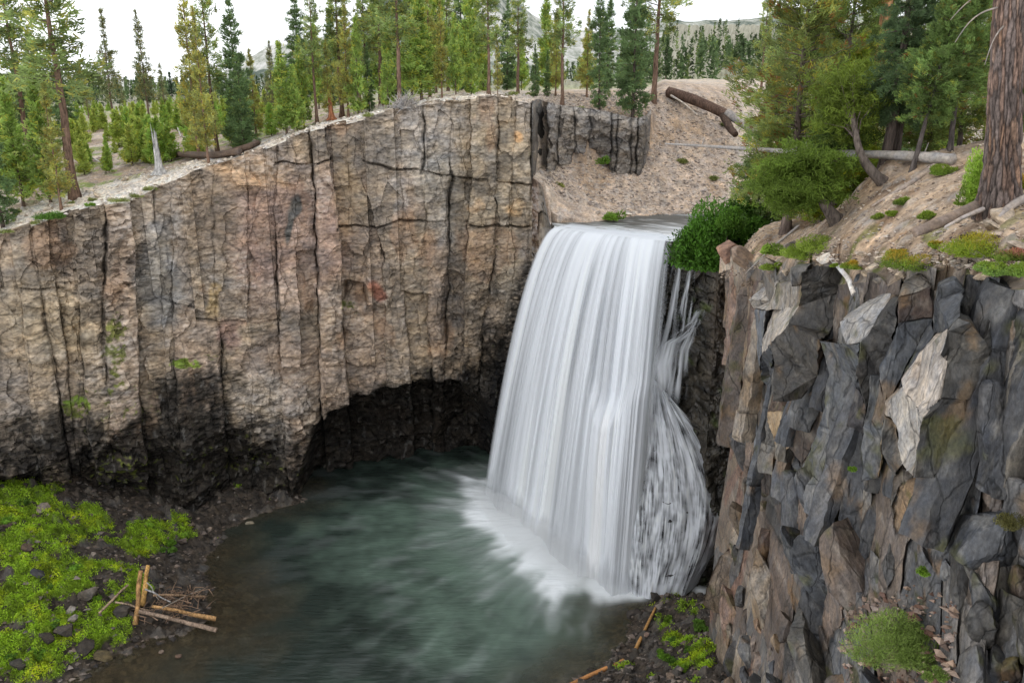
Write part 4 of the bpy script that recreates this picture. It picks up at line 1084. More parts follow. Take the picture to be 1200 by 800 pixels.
build_mountains()

# ---------------------------------------------------------------- pool bed with its scree banks
SHORE = [at_z(px, py, 0.0) for px, py in [(-300, 900), (0, 812), (70, 800), (130, 770), (200, 745), (240, 725), (245, 690), (240, 655), (268, 618), (305, 600), (350, 590)]]
SHORE_R = [at_z(px, py, 0.0) for px, py in [(660, 812), (705, 785), (738, 750), (745, 715), (775, 698), (830, 695)]]
def bed_h(x, y):
    """height of bed and scree"""
    polyL = [(p[0], p[1]) for p in SHORE] + [(-24, 88), (-30, 100), (-90, 100), (-90, 30), (-40, 30)]
    polyR = [(p[0], p[1]) for p in SHORE_R] + [(20, 70), (30, 60), (30, 35), (8, 35), (3, 44)]
    a = poly_sd(x, y, polyL); b_ = poly_sd(x, y, polyR)
    hl = np.where(a < 0, np.minimum(-a * .42, 9.5), np.maximum(-a * .28, -3.0))
    hr = np.where(b_ < 0, np.minimum(-b_ * .5, 5), np.maximum(-b_ * .35, -3.0))
    h = np.maximum(hl, hr)
    return h, a, b_
def build_bed():
    nx, ny = 620, 560
    kk = np.linspace(-.95, .36, nx)[None]; Y = np.geomspace(44, 98, ny)[:, None] + 0 * kk
    X = kk * Y
    h, a, b_ = bed_h(X, Y)
    bank = sstep(1.5, -1.5, np.minimum(a, b_))
    ci, cj, ox, oy, e, f = voronoi(X / 1.15 + .2 * fbm(X, Y, 1, 2), Y / 1.15, s=70)
    big = hash2(ci, cj, 1) ** 2.5
    h = h + sstep(.5, .12, f) * big * .75 * (.25 + .75 * bank)
    ci2, cj2, ox, oy, e2, f2 = voronoi(X / .42, Y / .42, s=71)
    h = h + sstep(.5, .1, f2) * hash2(ci2, cj2, 1) * .22 * (.3 + .7 * bank) + .45 * fbm(X * .25, Y * .25, 5, 3) * bank
    cc = np.broadcast_to(np.array((.044, .036, .028)), X.shape + (3,)).copy()
    cc = cc * (.45 + 1.3 * hash2(ci2, cj2, 5))[..., None]
    bigc = (big > .55)[..., None]; cc = np.where(bigc, cc * .6 + np.array((.055, .052, .047)), cc)
    px, py = project(X, Y, h)
    uw = sstep(.1, -.25, h)[..., None]; cc = cc * (1 - uw) + cc * np.array((3.2, 2.7, 2.2)) * uw
    g = np.zeros_like(X)
    for cx, cy, rx, ry, s in [(20, 610, 60, 60, 1.1), (90, 640, 70, 60, 1.0), (60, 700, 80, 60, 1.05), (20, 760, 60, 60, 1.1), (110, 740, 60, 45, .95), (130, 680, 45, 40, .8), (200, 620, 32, 24, .95), (165, 635, 30, 24, .9), (790, 730, 40, 50, .5), (815, 770, 30, 40, .7)]:
        g = np.maximum(g, (1 - sstep(.5, 1.25, np.hypot((px - cx) / rx, (py - cy) / ry))) * s)
    dirt = (1 - sstep(.5, 1.2, np.hypot((px - 115) / 36, (py - 640) / 20)))
    gm = sstep(.62, .85, g + .8 * fbm(X * .35, Y * .35, 9, 4) + .35 * fbm(X * 1.3, Y * 1.3, 19, 2) - .6 * dirt) * sstep(.1, .5, h)
    gcol = np.array((.13, .21, .018)) * (.6 + .8 * hash2(ci2, cj2, 9))[..., None] * (1 + .5 * fbm(X * .8, Y * .8, 10, 3))[..., None]
    cc = cc * (1 - gm[..., None]) + gcol * gm[..., None]
    h = h + gm * .12 * (1 + fbm(X * 2, Y * 2, 3, 2))
    V = np.stack([X, Y, h], -1)
    me = mesh_np('scree_banks', V.reshape(-1, 3), grid_faces(ny, nx), M['wet'], np.clip(cc, .01, .6).reshape(-1, 3))
    me.materials.clear(); me.materials.append(M['stone'])
    link('river_bed', me, kind='structure')
    return X, Y, h, gm
BX, BY, BH, BG_ = build_bed()
def bed_point(px, py):
    if not hasattr(bed_point, 'c'): bed_point.c = project(BX, BY, BH)
    d = (bed_point.c[0] - px) ** 2 + (bed_point.c[1] - py) ** 2
    i = np.unravel_index(np.argmin(d), d.shape)
    return np.array((BX[i], BY[i], BH[i]))
# ================================================================ WATER
# base curve of the falls on the pool and the lip it leaves
LIP = np.array([at(648, 271, 88.4), at(700, 276, 85), at(745, 281, 82.5), at(800, 292, 80)])
LIP[:, 2] = LIP_Z
BASE_PX = [(567, 577), (590, 598), (620, 625), (650, 650), (690, 675), (720, 690), (750, 698)]
BASE = np.array([at_z(px, py, 0.0) for px, py in BASE_PX])
def curve(P, u):
    P = np.asarray(P); s = np.linspace(0, 1, len(P))
    return np.stack([np.interp(u, s, P[:, i]) for i in range(3)], -1)
def white_water(name, rough=.5, trans=.25):
    m, nt, out = new_mat(name)
    d = nd(nt, 'ShaderNodeBsdfPrincipled'); d.inputs['Roughness'].default_value = rough; d.inputs['Specular IOR Level'].default_value = .2
    t = nd(nt, 'ShaderNodeBsdfTranslucent'); t.inputs['Color'].default_value = (.86, .9, .95, 1)
    col = nd(nt, 'ShaderNodeVertexColor', layer_name='Col'); nt.links.new(col.outputs['Color'], d.inputs['Base Color'])
    mx = nd(nt, 'ShaderNodeMixShader'); mx.inputs[0].default_value = trans
    nt.links.new(d.outputs['BSDF'], mx.inputs[1]); nt.links.new(t.outputs['BSDF'], mx.inputs[2])
    tr = nd(nt, 'ShaderNodeBsdfTransparent'); m2 = nd(nt, 'ShaderNodeMixShader')
    a = nd(nt, 'ShaderNodeAttribute', attribute_name='cover')
    nt.links.new(a.outputs['Fac'], m2.inputs[0]); nt.links.new(tr.outputs['BSDF'], m2.inputs[1]); nt.links.new(mx.outputs['Shader'], m2.inputs[2])
    nt.links.new(m2.outputs['Shader'], out.inputs['Surface'])
    return m
M['white'] = white_water('falling_water')
falls = link('waterfall', None, label='broad white silky waterfall dropping from the rock lip into the green pool', cat='waterfall')
def water_sheet(name, nu, nv, fn, seed):
    u = np.linspace(0, 1, nu)[None, :]; v = np.linspace(0, 1, nv)[:, None]
    U, Vv = np.broadcast_arrays(u, v)
    P, cover, col = fn(U, Vv)
    me = mesh_np(name, P.reshape(-1, 3), grid_faces(nv, nu), M['white'], np.clip(col, 0, .95).reshape(-1, 3), smooth=True, attrs={'cover': np.clip(cover, 0, 1)})
    return link(name, me, parent=falls)
def main_fall(layer):
    def fn(U, V):
        ul = U * .93 if layer == 0 else .02 + U * .88
        L = curve(LIP, ul); B = curve(BASE, U ** 1.0)
        if layer: L = L + np.array((.5, .8, 0)); B = B + np.array((.6, 1.1, 0))
        # a short rounded lip, then free fall
        over = .095
        f = np.clip((V - over) / (1 - over), 0, 1)
        q = f ** .58                                       # horizontal travel
        P = L * (1 - q)[..., None] + B * q[..., None]
        P[..., 2] = L[..., 2] * (1 - f) + B[..., 2] * f
        back = np.clip(1 - V / over, 0, 1)
        P[..., 0] += back * 1.5; P[..., 1] += back * 3.0; P[..., 2] += .14 - .1 * back ** 2 - (1 - back) * sstep(.0, .05, V) * .05
        s = U * 26
        sw = s + .12 * fbm(s * .3, V * 1.2, layer, 2)
        str1 = fbm(sw * .28, V * .35, 3 + layer, 3); str2 = fbm(sw * 1.1, V * .55, 5 + layer, 3); str3 = fbm(sw * 3.8, V * 1.1, 7 + layer, 2)
        dev = sstep(.0, .35, V)
        D = (1.0 * str1 + .22 * str2 + .03 * str3) * dev
        # mid-fall bulge where the water strikes a ledge
        led = np.exp(-((U - .70) / .10) ** 2) * sstep(.50, .58, V + .5 * (U - .7) ** 2 * 8) * (1 - .6 * sstep(.6, 1, V))
        led2 = np.exp(-((U - .86) / .07) ** 2) * sstep(.44, .5, V) * .7
        D = D - 1.7 * led - 1.0 * led2
        P[..., 1] += D; P[..., 0] += D * .45
        cov = .98 + .44 * str1 + .15 * str2 + .05 * str3
        cov = cov + .35 * led
        gap = np.exp(-((U - .47 + .05 * V) / .022) ** 2) * sstep(.1, .25, V) * sstep(.75, .4, V) * .55
        gap += np.exp(-((U - .60 + .03 * V) / .018) ** 2) * sstep(.12, .3, V) * sstep(.6, .4, V) * .35
        gap += np.exp(-((U - .36 + .03 * V) / .014) ** 2) * sstep(.12, .3, V) * sstep(.9, .5, V) * .3
        gap += np.exp(-((U - .81) / .03) ** 2) * sstep(.12, .3, V) * sstep(.62, .4, V) * .25
        cov = cov - gap * (1.0 if layer == 0 else .6)
        cov = cov * (1 - sstep(.0, .02, -V))
        thin = sstep(0, .03, U + .02 * str2) * sstep(1, .90 - .03 * layer, U + .05 * str2)
        cov = np.where(V < over, .95 - .45 * sstep(over, 0, V) - .5 * sstep(.3, .7, fbm(U * 6, V * 30, 9, 2)) * sstep(over, 0, V), cov) * thin
        cov = cov * (1 - .55 * sstep(.90, 1.0, V + .05 * str2))
        cov = cov * sstep(-.01, .03, V) if layer else cov * sstep(-.005, .02, V)
        if layer: cov = cov * .95
        sh = np.clip(.88 + .26 * str1 + .10 * str2 + .03 * str3, .55, .97)
        sh = sh + (.93 - sh) * sstep(.16, .06, V) + led * .1
        col = sh[..., None] * np.array((.96, .985, 1.02))
        return P, cov, col
    return fn
water_sheet('water_veil', 520, 220, main_fall(0), 1)
water_sheet('water_veil', 300, 160, main_fall(1), 2)

# broken cascade over the rocky apron on the right side
APRON_PX = lambda z: None
def apron_pt(U, V):
    """rocky apron on the right: from the shoulder behind the falls down to the pool"""
    topP = np.array([at(752, 432, 76.0), at(768, 445, 75.0), at(790, 470, 74.0)])
    botP = np.array([at_z(722, 688, .1), at_z(745, 696, .1), at_z(770, 700, .1), at_z(800, 698, .1), at_z(823, 690, .1)])
    botP[-1] += (0, 1.5, 0)
    L, B = curve(topP, U), curve(botP, U)
    P = L * (1 - V)[..., None] + B * V[..., None]
    bulge = np.sin(np.pi * np.clip(V, 0, 1)) 
    P[..., 0] += bulge * (U - .35) * 6.0 + np.sin(np.pi * V) * .3
    P[..., 1] -= bulge * 1.2 * np.sin(np.pi * np.clip(U * .8 + .15, 0, 1)) 
    return P
def build_apron():
    nu, nv = 150, 230
    U, V = np.meshgrid(np.linspace(-.12, 1.06, nu), np.linspace(-.04, 1.02, nv))
    P = apron_pt(U, V); P[..., 1] += .25 + .8 * np.abs(U - .5) ** 2 * 2
    ci, cj, ox, oy, e, f = voronoi(U * 13, V * 24, s=90)
    P[..., 1] -= (hash2(ci, cj, 1) - .5) * .5 - oy * .5
    P[..., 1] += .25 * fbm(U * 8, V * 12, 3, 3)
    c = np.array((.035, .035, .036)) * (.6 + .9 * hash2(ci, cj, 3))[..., None]
    me = mesh_np('apron_rock', P.reshape(-1, 3), grid_faces(nv, nu), M['wet'], c.reshape(-1, 3))
    link('ledge_rock', me, label='dark wet stepped rock under the broken cascade at the right of the falls', kind='structure')
build_apron()
def apron_water(U, V):
    P = apron_pt(U, V)
    ci, cj, ox, oy, e, f = voronoi(U * 13, V * 24, s=90)
    P[..., 1] += -.30 + .22 * fbm(U * 9, V * 6, 3, 2)
    s = U * 11 + .10 * fbm(U * 5, V * 3, 2, 2)
    st = fbm(s * 1.2, V * 2.0, 4, 3); fine = fbm(s * 6.5, V * 9.0, 6, 3)
    lump = fbm(U * 22, V * 12, 8, 3)
    edge = sstep(.45, -.45, oy)                         # bright where it spills over a step
    cov = .70 + .50 * st + .50 * fine + .34 * lump + .08 * edge
    cov = cov + .35 * sstep(.85, 1.0, V) + .45 * sstep(.16, 0, U)
    dark = np.exp(-((U - .22) / .1) ** 2) * sstep(.12, .3, V) * .42
    cov = (cov - dark) * sstep(-.02, .05, U) * sstep(1.02, .95, U) 
    col = (.90 + .10 * lump + .08 * fine)[..., None] * np.array((.94, .97, 1.02))
    return P, np.clip(cov, 0, .92), col
water_sheet('cascade_water', 300, 420, apron_water, 3)
# ribbons falling from the wet wall at the right
def ribbon(ps, w, dens, seed):
    P0 = np.array(ps, float)
    def fn(U, V):
        C = curve(P0, V)
        P = C.copy(); P[..., 0] += (U - .5) * w * (.5 + V * .8); P[..., 1] += .15 * fbm(U * 4, V * 2, seed, 2)
        st = fbm(U * 5, V * 1.6, seed, 3)
        cov = (dens + 1.0 * st) * np.sin(np.pi * U) ** .6 * sstep(0, .06, V) * sstep(1.0, .8, V)
        return P, np.clip(cov, 0, .9), (.82 + .15 * st)[..., None] * np.array((.95, .98, 1.02))
    return fn
def rb(pts, Y): return [at(a, b_, Y + d) for (a, b_), d in zip(pts, np.linspace(0, -2.0, len(pts)))]
water_sheet('water_ribbon', 16, 60, ribbon(rb([(822, 362), (815, 378), (800, 392), (785, 402), (778, 430), (778, 470)], 74.5), 1.9, .50, 1), 4)
water_sheet('water_ribbon', 16, 60, ribbon(rb([(818, 372), (808, 392), (800, 410), (796, 440), (790, 478)], 74.3), 1.7, .42, 2), 5)
water_sheet('water_ribbon', 24, 60, ribbon(rb([(798, 298), (792, 340), (786, 385), (776, 430), (770, 470)], 76.5), 2.4, .28, 3), 6)
water_sheet('water_ribbon', 24, 60, ribbon(rb([(812, 305), (808, 335), (802, 365), (796, 395)], 76.5), 1.6, .12, 4), 7)

# ---------------------------------------------------------------- river above the lip
def smooth_water(name, rough):
    m, nt, out = new_mat(name)
    b = nd(nt, 'ShaderNodeBsdfPrincipled'); b.inputs['Roughness'].default_value = rough; b.inputs['IOR'].default_value = 1.33
    c = nd(nt, 'ShaderNodeVertexColor', layer_name='Col'); nt.links.new(c.outputs['Color'], b.inputs['Base Color'])
    tr = nd(nt, 'ShaderNodeBsdfTransparent'); mx = nd(nt, 'ShaderNodeMixShader'); a = nd(nt, 'ShaderNodeAttribute', attribute_name='cover')
    tr.inputs['Color'].default_value = (.72, .76, .68, 1)
    nt.links.new(a.outputs['Fac'], mx.inputs[0]); nt.links.new(tr.outputs['BSDF'], mx.inputs[1]); nt.links.new(b.outputs['BSDF'], mx.inputs[2])
    tc = nd(nt, 'ShaderNodeTexCoord'); n1 = nd(nt, 'ShaderNodeTexNoise', i_Scale=1.6, i_Detail=6.0)
    mp = nd(nt, 'ShaderNodeMapping'); mp.inputs['Rotation'].default_value = (0, 0, R(-25)); mp.inputs['Scale'].default_value = (.35, 1.5, 1)
    nt.links.new(tc.outputs['Object'], mp.inputs['Vector']); nt.links.new(mp.outputs['Vector'], n1.inputs['Vector'])
    bp = nd(nt, 'ShaderNodeBump'); bp.inputs['Strength'].default_value = .45; bp.inputs['Distance'].default_value = .25
    nt.links.new(n1.outputs['Fac'], bp.inputs['Height']); nt.links.new(bp.outputs['Normal'], b.inputs['Normal'])
    nt.links.new(mx.outputs['Shader'], out.inputs['Surface'])
    return m
M['pool'] = smooth_water('pool_water', .22)
M['river'] = smooth_water('river_water', .3)
def build_river():
    nk, ny = 160, 90
    u = np.linspace(0, 1, nk)[None]; v = np.linspace(0, 1, ny)[:, None]
    A = curve([LIP[0] + (.1, .2, 0), LIP[1], LIP[2], LIP[3] + (2.5, -1.2, 0)], u + 0 * v)
    Bk = curve([(4, 99, LIP_Z), (22, 103, LIP_Z), (48, 112, LIP_Z), (85, 122, LIP_Z)], u + 0 * v)
    P = A * (1 - v)[..., None] + Bk * v[..., None]
    P[..., 2] = LIP_Z + .06 + .05 * fbm(P[..., 0] * .6, P[..., 1] * .6, 2, 3)
    n = fbm(P[..., 0] * .25 + P[..., 1] * .5, P[..., 1] * .22 - P[..., 0] * .1, 4, 4); n2 = fbm(P[..., 0] * 1.2 + P[..., 1] * 1.4, P[..., 1] * .3, 5, 3)
    foam = sstep(.30, .04, v + .18 * n2 + .12 * n) * .9 + sstep(.2, .6, n + .5 * n2) * .35
    foam = np.clip(foam, 0, 1)
    c = np.array((.10, .10, .09)) * (1 - foam[..., None]) + np.array((.75, .77, .78)) * foam[..., None]
    me = mesh_np('river', P.reshape(-1, 3), grid_faces(ny, nk), M['river'], c.reshape(-1, 3), smooth=True, attrs={'cover': np.full(n.size, .97)})
    link('river', me, kind='structure')
build_river()

# ---------------------------------------------------------------- plunge pool
def build_pool():
    nx, ny = 560, 460
    kk = np.linspace(-.62, .34, nx)[None]; Y = np.geomspace(46, 99, ny)[:, None] + 0 * kk
    X = kk * Y
    Bc = curve(BASE, np.linspace(0, 1, 60)); Bc = np.concatenate([Bc, [at_z(822, 692, 0)]])
    dx = X[..., None] - Bc[:, 0]; dy = Y[..., None] - Bc[:, 1]
    dist = np.hypot(dx, dy); j = dist.argmin(-1); d = dist.min(-1)
    jj = j / 60.0
    cx, cy = 9.0, 82.0                                    # streaks run out from behind the falls
    ang = np.arctan2(Y - cy, X - cx); rad = np.hypot(X - cx, Y - cy)
    st = fbm(ang * 4 + 2 + .02 * X, rad * .12 + .05 * Y, 3, 3); st2 = fbm(ang * 18 + .4 * fbm(X * .2, Y * .2, 1, 2), rad * .22, 4, 3); bl = fbm(X * .25, Y * .25, 6, 3)
    px, py = project(X, Y, 0 * X)
    w = np.interp(jj, [0, .3, .6, .85, 1], [3.6, 5.5, 4.6, 3.2, 1.2])
    core = sstep(1.35, .35, d / w - .45 * st - .28 * st2 - .45 * bl)
    outer = sstep(2.4, .6, d / w - .7 * st - .5 * st2 - .6 * bl) * .16
    foam = np.clip(np.maximum(core, outer), 0, 1)
    wisps = sstep(.18, .62, st2 * .8 + .7 * st + .25 * bl) * sstep(34, 6, d) * .08
    foam = np.clip(foam + wisps, 0, 1) * np.where(jj > .97, sstep(2.0, .2, d), 1)
    for _ in range(5):
        foam[1:-1] = .25 * foam[:-2] + .5 * foam[1:-1] + .25 * foam[2:]; foam[:, 1:-1] = .25 * foam[:, :-2] + .5 * foam[:, 1:-1] + .25 * foam[:, 2:]
    # body colour: aerated teal by the falls, dark under the cave, brown over the shallow gravel
    dark, teal, green = np.array((.024, .034, .028)), np.array((.13, .185, .145)), np.array((.040, .062, .036))
    tw = sstep(26, 3, d + 8 * bl + 9 * sstep(78, 88, Y))
    c = dark * (1 - tw[..., None]) + teal * tw[..., None]
    gw = (1 - sstep(.4, 1.2, np.hypot((px - 700) / 70, (py - 720) / 45))) * .8; c = c * (1 - gw[..., None]) + green * gw[..., None]
    h, a, b_ = bed_h(X, Y)
    sh = sstep(11, 0, np.minimum(a + 3 * bl, b_ * 1.6 + 3 * bl) + sstep(64, 80, Y) * 5)
    brown = np.array((.105, .080, .050)); c = c * (1 - .7 * sh[..., None]) + brown * (.7 * sh)[..., None]
    c = c * (1 + .12 * st2[..., None])
    c = c * (1 - foam[..., None]) + np.array((.86, .89, .90)) * foam[..., None]
    cover = np.clip(.98 - .62 * sh * (1 - foam), .2, 1)
    Z = WATER_Z + .05 * st2 * sstep(26, 3, d) + .02 * fbm(X * 1.2, Y * 1.2, 8, 3) + foam * .12 * (1 + bl)
    me = mesh_np('pool', np.stack([X, Y, Z], -1).reshape(-1, 3), grid_faces(ny, nx), M['pool'], np.clip(c, .005, .95).reshape(-1, 3), smooth=True, attrs={'cover': cover})
    link('water', me, label='dark teal plunge pool streaked with white foam below the falls', kind='structure')
build_pool()

def build_spray():
    """drifting spray where the falls strike the pool"""
    u = np.linspace(-.08, 1.06, 60)[None]; a = np.linspace(0, 2 * np.pi, 33)[:, None]
    B = curve(BASE, np.clip(u, 0, 1) + 0 * a); dirn = (BASE[-1] - BASE[0]) / np.linalg.norm(BASE[-1] - BASE[0]); nrm = np.array([dirn[1], -dirn[0], 0])
    w = np.sin(np.pi * np.clip((u + .08) / 1.14, .0, 1)) ** .6
    n = 1 + .35 * fbm(u * 9, np.cos(a) * 1.5, np.sin(a) * 1.5, 3)
    P = B + nrm * (np.cos(a) * 2.5 * w * n + .9)[..., None]; P[..., 2] = .15 + np.maximum(np.sin(a), -.02) * 2.6 * w * n
    me = mesh_np('spray', P.reshape(-1, 3), grid_faces(33, 60))
    m = bpy.data.materials.new('spray'); m.use_nodes = True; nt = m.node_tree; nt.nodes.clear()
    out = nt.nodes.new('ShaderNodeOutputMaterial'); v = nt.nodes.new('ShaderNodeVolumePrincipled'); v.inputs['Color'].default_value = (1, 1, 1, 1); v.inputs['Density'].default_value = .22
    nt.links.new(v.outputs['Volume'], out.inputs['Volume']); me.materials.append(m)
    link('spray', me, label='white spray drifting over the foot of the falls', cat='spray', kind='stuff')
build_spray()
# ================================================================ TREES
def blades(P, Dr, L, Wd, C, rg, jit=.5):
    """thin needle sprays: quads centred at P pointing along Dr"""
    n = len(P)
    Dr = Dr + rg.normal(size=(n, 3)) * jit
    Dr /= np.linalg.norm(Dr, axis=1)[:, None] + 1e-9
    Rn = rg.normal(size=(n, 3)); Wv = np.cross(Dr, Rn); Wv /= np.linalg.norm(Wv, axis=1)[:, None] + 1e-9
    L = np.broadcast_to(L, (n,))[:, None]; Wd = np.broadcast_to(Wd, (n,))[:, None]
    a = P - Dr * L * .5; b = P + Dr * L * .5
    V = np.stack([a - Wv * Wd * .35, a + Wv * Wd * .35, b + Wv * Wd * .5 - Dr * L * .15, b - Wv * Wd * .12 + Dr * L * .1], 1).reshape(-1, 3)
    F = np.arange(n * 4).reshape(n, 4)
    return V, F, np.repeat(C, 4, axis=0)
def conifer_mesh(seed, Ht=16., cb=.1, Rm=2.2, nb=120, spacing=.3, tl=.5, tw=.16, per=4, color=(.09, .13, .03), vary=.35, yellow=.0, orange=.0,
                 shape=1.0, up=.1, gap=.0, layered=0, tr=.2, bark=(.17, .12, .09), bend=0., twigs=True, lift=None):
    rg = np.random.default_rng(seed)
    nseg = 14
    hz = np.linspace(-.3, Ht, nseg); wob = np.cumsum(rg.normal(size=(nseg, 2)) * .01 * Ht * .25, 0)
    def axis(h):
        return np.stack([np.interp(h, hz, wob[:, 0]) + bend * np.sin(np.pi * np.clip(h / Ht, 0, 1)), np.interp(h, hz, wob[:, 1]), h], -1)
    rad = tr * (1 - .93 * np.clip(hz / Ht, 0, 1) ** .9); rad[0] *= 1.45; 
    tv, tf = tube(axis(hz), rad, 8, rough=.15, seed=seed)
    tc_ = np.array(bark) * (1 + .3 * fbm(tv[:, 0] * 3, tv[:, 1] * 3, tv[:, 2] * .8, 3))[:, None]
    trunk = mesh_any('trunk', tv, tf, M['bark'], np.clip(tc_, .02, .6), True)
    # branches
    t = np.sort(rg.uniform(0, 1, nb)) ** .95
    if layered: t = np.round(t * layered) / layered + rg.normal(size=nb) * .005
    t = np.clip(t, 0, .995)
    h = Ht * (cb + (1 - cb) * t)
    clump = fbm(t * 6 + seed, t * 0, 3.3, 3)
    r = Rm * ((1 - t) ** shape * (.55 + .45 * np.clip(t * 7, 0, 1)) + .05) * rg.uniform(.55, 1.12, nb) * (1 + .5 * clump)
    keep = rg.uniform(size=nb) > gap * (1 + clump)
    az = np.arange(nb) * 2.39996 + rg.uniform(-.5, .5, nb)
    el = up + .75 * t - .15 + rg.normal(size=nb) * .1
    bshade = rg.uniform(1 - vary, 1 + vary, nb)
    P_, D_, C_ = [], [], []
    tp = []
    for i in range(nb):
        if not keep[i]: 
            if twigs and rg.uniform() < .4:
                o = axis(np.array([h[i]]))[0]; d = np.array([math.cos(az[i]), math.sin(az[i]), el[i] * .5]); e_ = o + d * r[i] * .6
                tp.append((o, e_))
            continue
        o = axis(np.array([h[i]]))[0]
        d = np.array([math.cos(az[i]), math.sin(az[i]), math.tan(np.clip(el[i], -.6, 1.2))]); d /= np.linalg.norm(d)
        m = max(3, int(r[i] / spacing * 2.2))
        s = rg.uniform(.12, 1, m) ** .7
        side = np.array([-d[1], d[0], 0]); side /= np.linalg.norm(side) + 1e-9
        off = rg.normal(size=m) * r[i] * .24 * (1.15 - s)
        p = o + d * (s * r[i])[:, None] + side * off[:, None]
        p[:, 2] += -.10 * r[i] * s ** 2 * (1 if up < .3 else -1) + rg.normal(size=m) * (.03 if layered else .09) * r[i]
        dd = d[None] * .8 + side[None] * np.sign(off)[:, None] * .7; dd = dd + np.array([0, 0, .25])
        c = np.array(color) * bshade[i] * rg.uniform(.75, 1.25, (m, 1))
        yl = rg.uniform(size=(m, 1)) < yellow; c = np.where(yl, c * np.array([1.6, 1.2, .8]), c)
        if orange: c = np.where(rg.uniform(size=(m, 1)) < orange * (1.5 if clump[i] > 0 else .6), np.array([[.36, .17, .05]]), c)
        P_.append(np.repeat(p, per, 0) + rg.normal(size=(m * per, 3)) * tl * .35); D_.append(np.repeat(dd, per, 0)); C_.append(np.repeat(c, per, 0))
        if twigs and r[i] > Rm * .35 and i % 3 == 0: tp.append((o, o + d * r[i] * .8))
    # leader
    m = 10; s = np.linspace(.93, 1.0, m); p = axis(s * Ht); P_.append(np.repeat(p, per, 0) + rg.normal(size=(m * per, 3)) * tl * .15)
    D_.append(np.tile([[0, 0, 1.]], (m * per, 1))); C_.append(np.tile(np.array([color]), (m * per, 1)))
    P_, D_, C_ = np.concatenate(P_), np.concatenate(D_), np.concatenate(C_)
    V, F, C = blades(P_, D_, tl * rg.uniform(.6, 1.3, len(P_)), tw * rg.uniform(.7, 1.3, len(P_)), C_, rg)
    nb4 = len(F)
    if tp:
        parts = []
        for a, b in tp:
            v, f = tube([a, (a + b) / 2 + (0, 0, .04), b], [tr * .13 + .012, tr * .09 + .008, .006], 4, cap=False); parts.append((v, f, (.20, .16, .13)))
        v, f, c = join_parts(parts); V, F, C = join_parts([(V, F, C), (v, f, c)])
    crown = mesh_np('crown', V, F, [M['needle'], M['bark']], np.clip(C, .01, .7), mat_idx=(np.arange(len(F)) >= nb4).astype(int))
    return dict(trunk=trunk, crown=crown, H=Ht)
# prototypes
PR = {}
YG, MG_, DGN, BR = (.38, .52, .13), (.31, .40, .14), (.20, .30, .12), (.42, .62, .13)
for i in range(3):
    PR['sparse_pine', i] = conifer_mesh(10 + i, 20, .25, 2.9, 150, .30, .42, .13, 4, (.27, .30, .14), .4, .15, gap=.30, shape=.85, tr=.24, bark=(.22, .15, .11))
    PR['green_pine', i] = conifer_mesh(20 + i, 12, .05, 2.6, 160, .28, .42, .14, 4, YG, .38, .15, gap=.12, shape=.95, up=.35, tr=.14)
    PR['dark_fir', i] = conifer_mesh(30 + i, 18, .04, 3.1, 190, .26, .42, .14, 4, DGN, .35, .05, gap=.05, shape=.85, up=0., layered=26, tr=.25, bark=(.12, .09, .075))
    PR['tall_pine', i] = conifer_mesh(40 + i, 24, .34, 3.6, 130, .30, .45, .15, 4, MG_, .45, .2, gap=.26, shape=.55, up=.1, tr=.38, bark=(.22, .14, .10))
    PR['yellow_pine', i] = conifer_mesh(50 + i, 20, .12, 3.0, 150, .28, .42, .14, 4, (.42, .44, .14), .4, .25, gap=.22, shape=.7, up=.15, tr=.26, bark=(.26, .16, .11))
for i in range(4):
    PR['sapling', i] = conifer_mesh(60 + i, 4, .03, 1.15, 70, .2, .30, .11, 4, [BR, (.44, .54, .11), (.36, .50, .10), (.48, .57, .13)][i], .3, .1, shape=.85, up=.5, tr=.06, twigs=False)
    PR['far_tree', i] = conifer_mesh(70 + i, 14, .12, 2.2, 70, .5, .8, .35, 3, [(.09, .15, .07), (.11, .17, .07), (.14, .19, .07), (.08, .13, .065)][i], .3, 0, shape=.8, up=.1, tr=.2, twigs=False)
ntree = 0
def plant(kind, px, Y, top, label, group=None, lean=0, width=1.0, var=None, name='pine_tree', cat='tree', back_lean=0, rz=None, mirror=None):
    """tree with its foot on the ground in direction px at distance Y, reaching up to image row top"""
    global ntree
    ntree += 1
    x, y, z = gpt(px, Y)
    zt = at(px, top, Y)[2]; Ht = max(zt - z, .8)
    p = PR[kind, (ntree if var is None else var) % (4 if kind in ('sapling', 'far_tree') else 3)]
    e = link(name, None, label=label, cat=cat, group=group, loc=(x, y, z - .05))
    s = Ht / p['H']; w = s * width * (1.0 if s < 1 else s ** -.35)
    e.scale = (w, w, s)
    leanang = math.atan2((lean if px > 880 else 0) * Y / FPX, Ht)
    a = (ntree * 2.4) % 6.28 if rz is None else rz
    e.rotation_mode = 'QUATERNION'
    from mathutils import Quaternion
    e.rotation_quaternion = Quaternion((0, 1, 0), leanang) @ Quaternion((0, 0, 1), a)
    link('trunk', p['trunk'], e); link('crown', p['crown'], e)
    return e
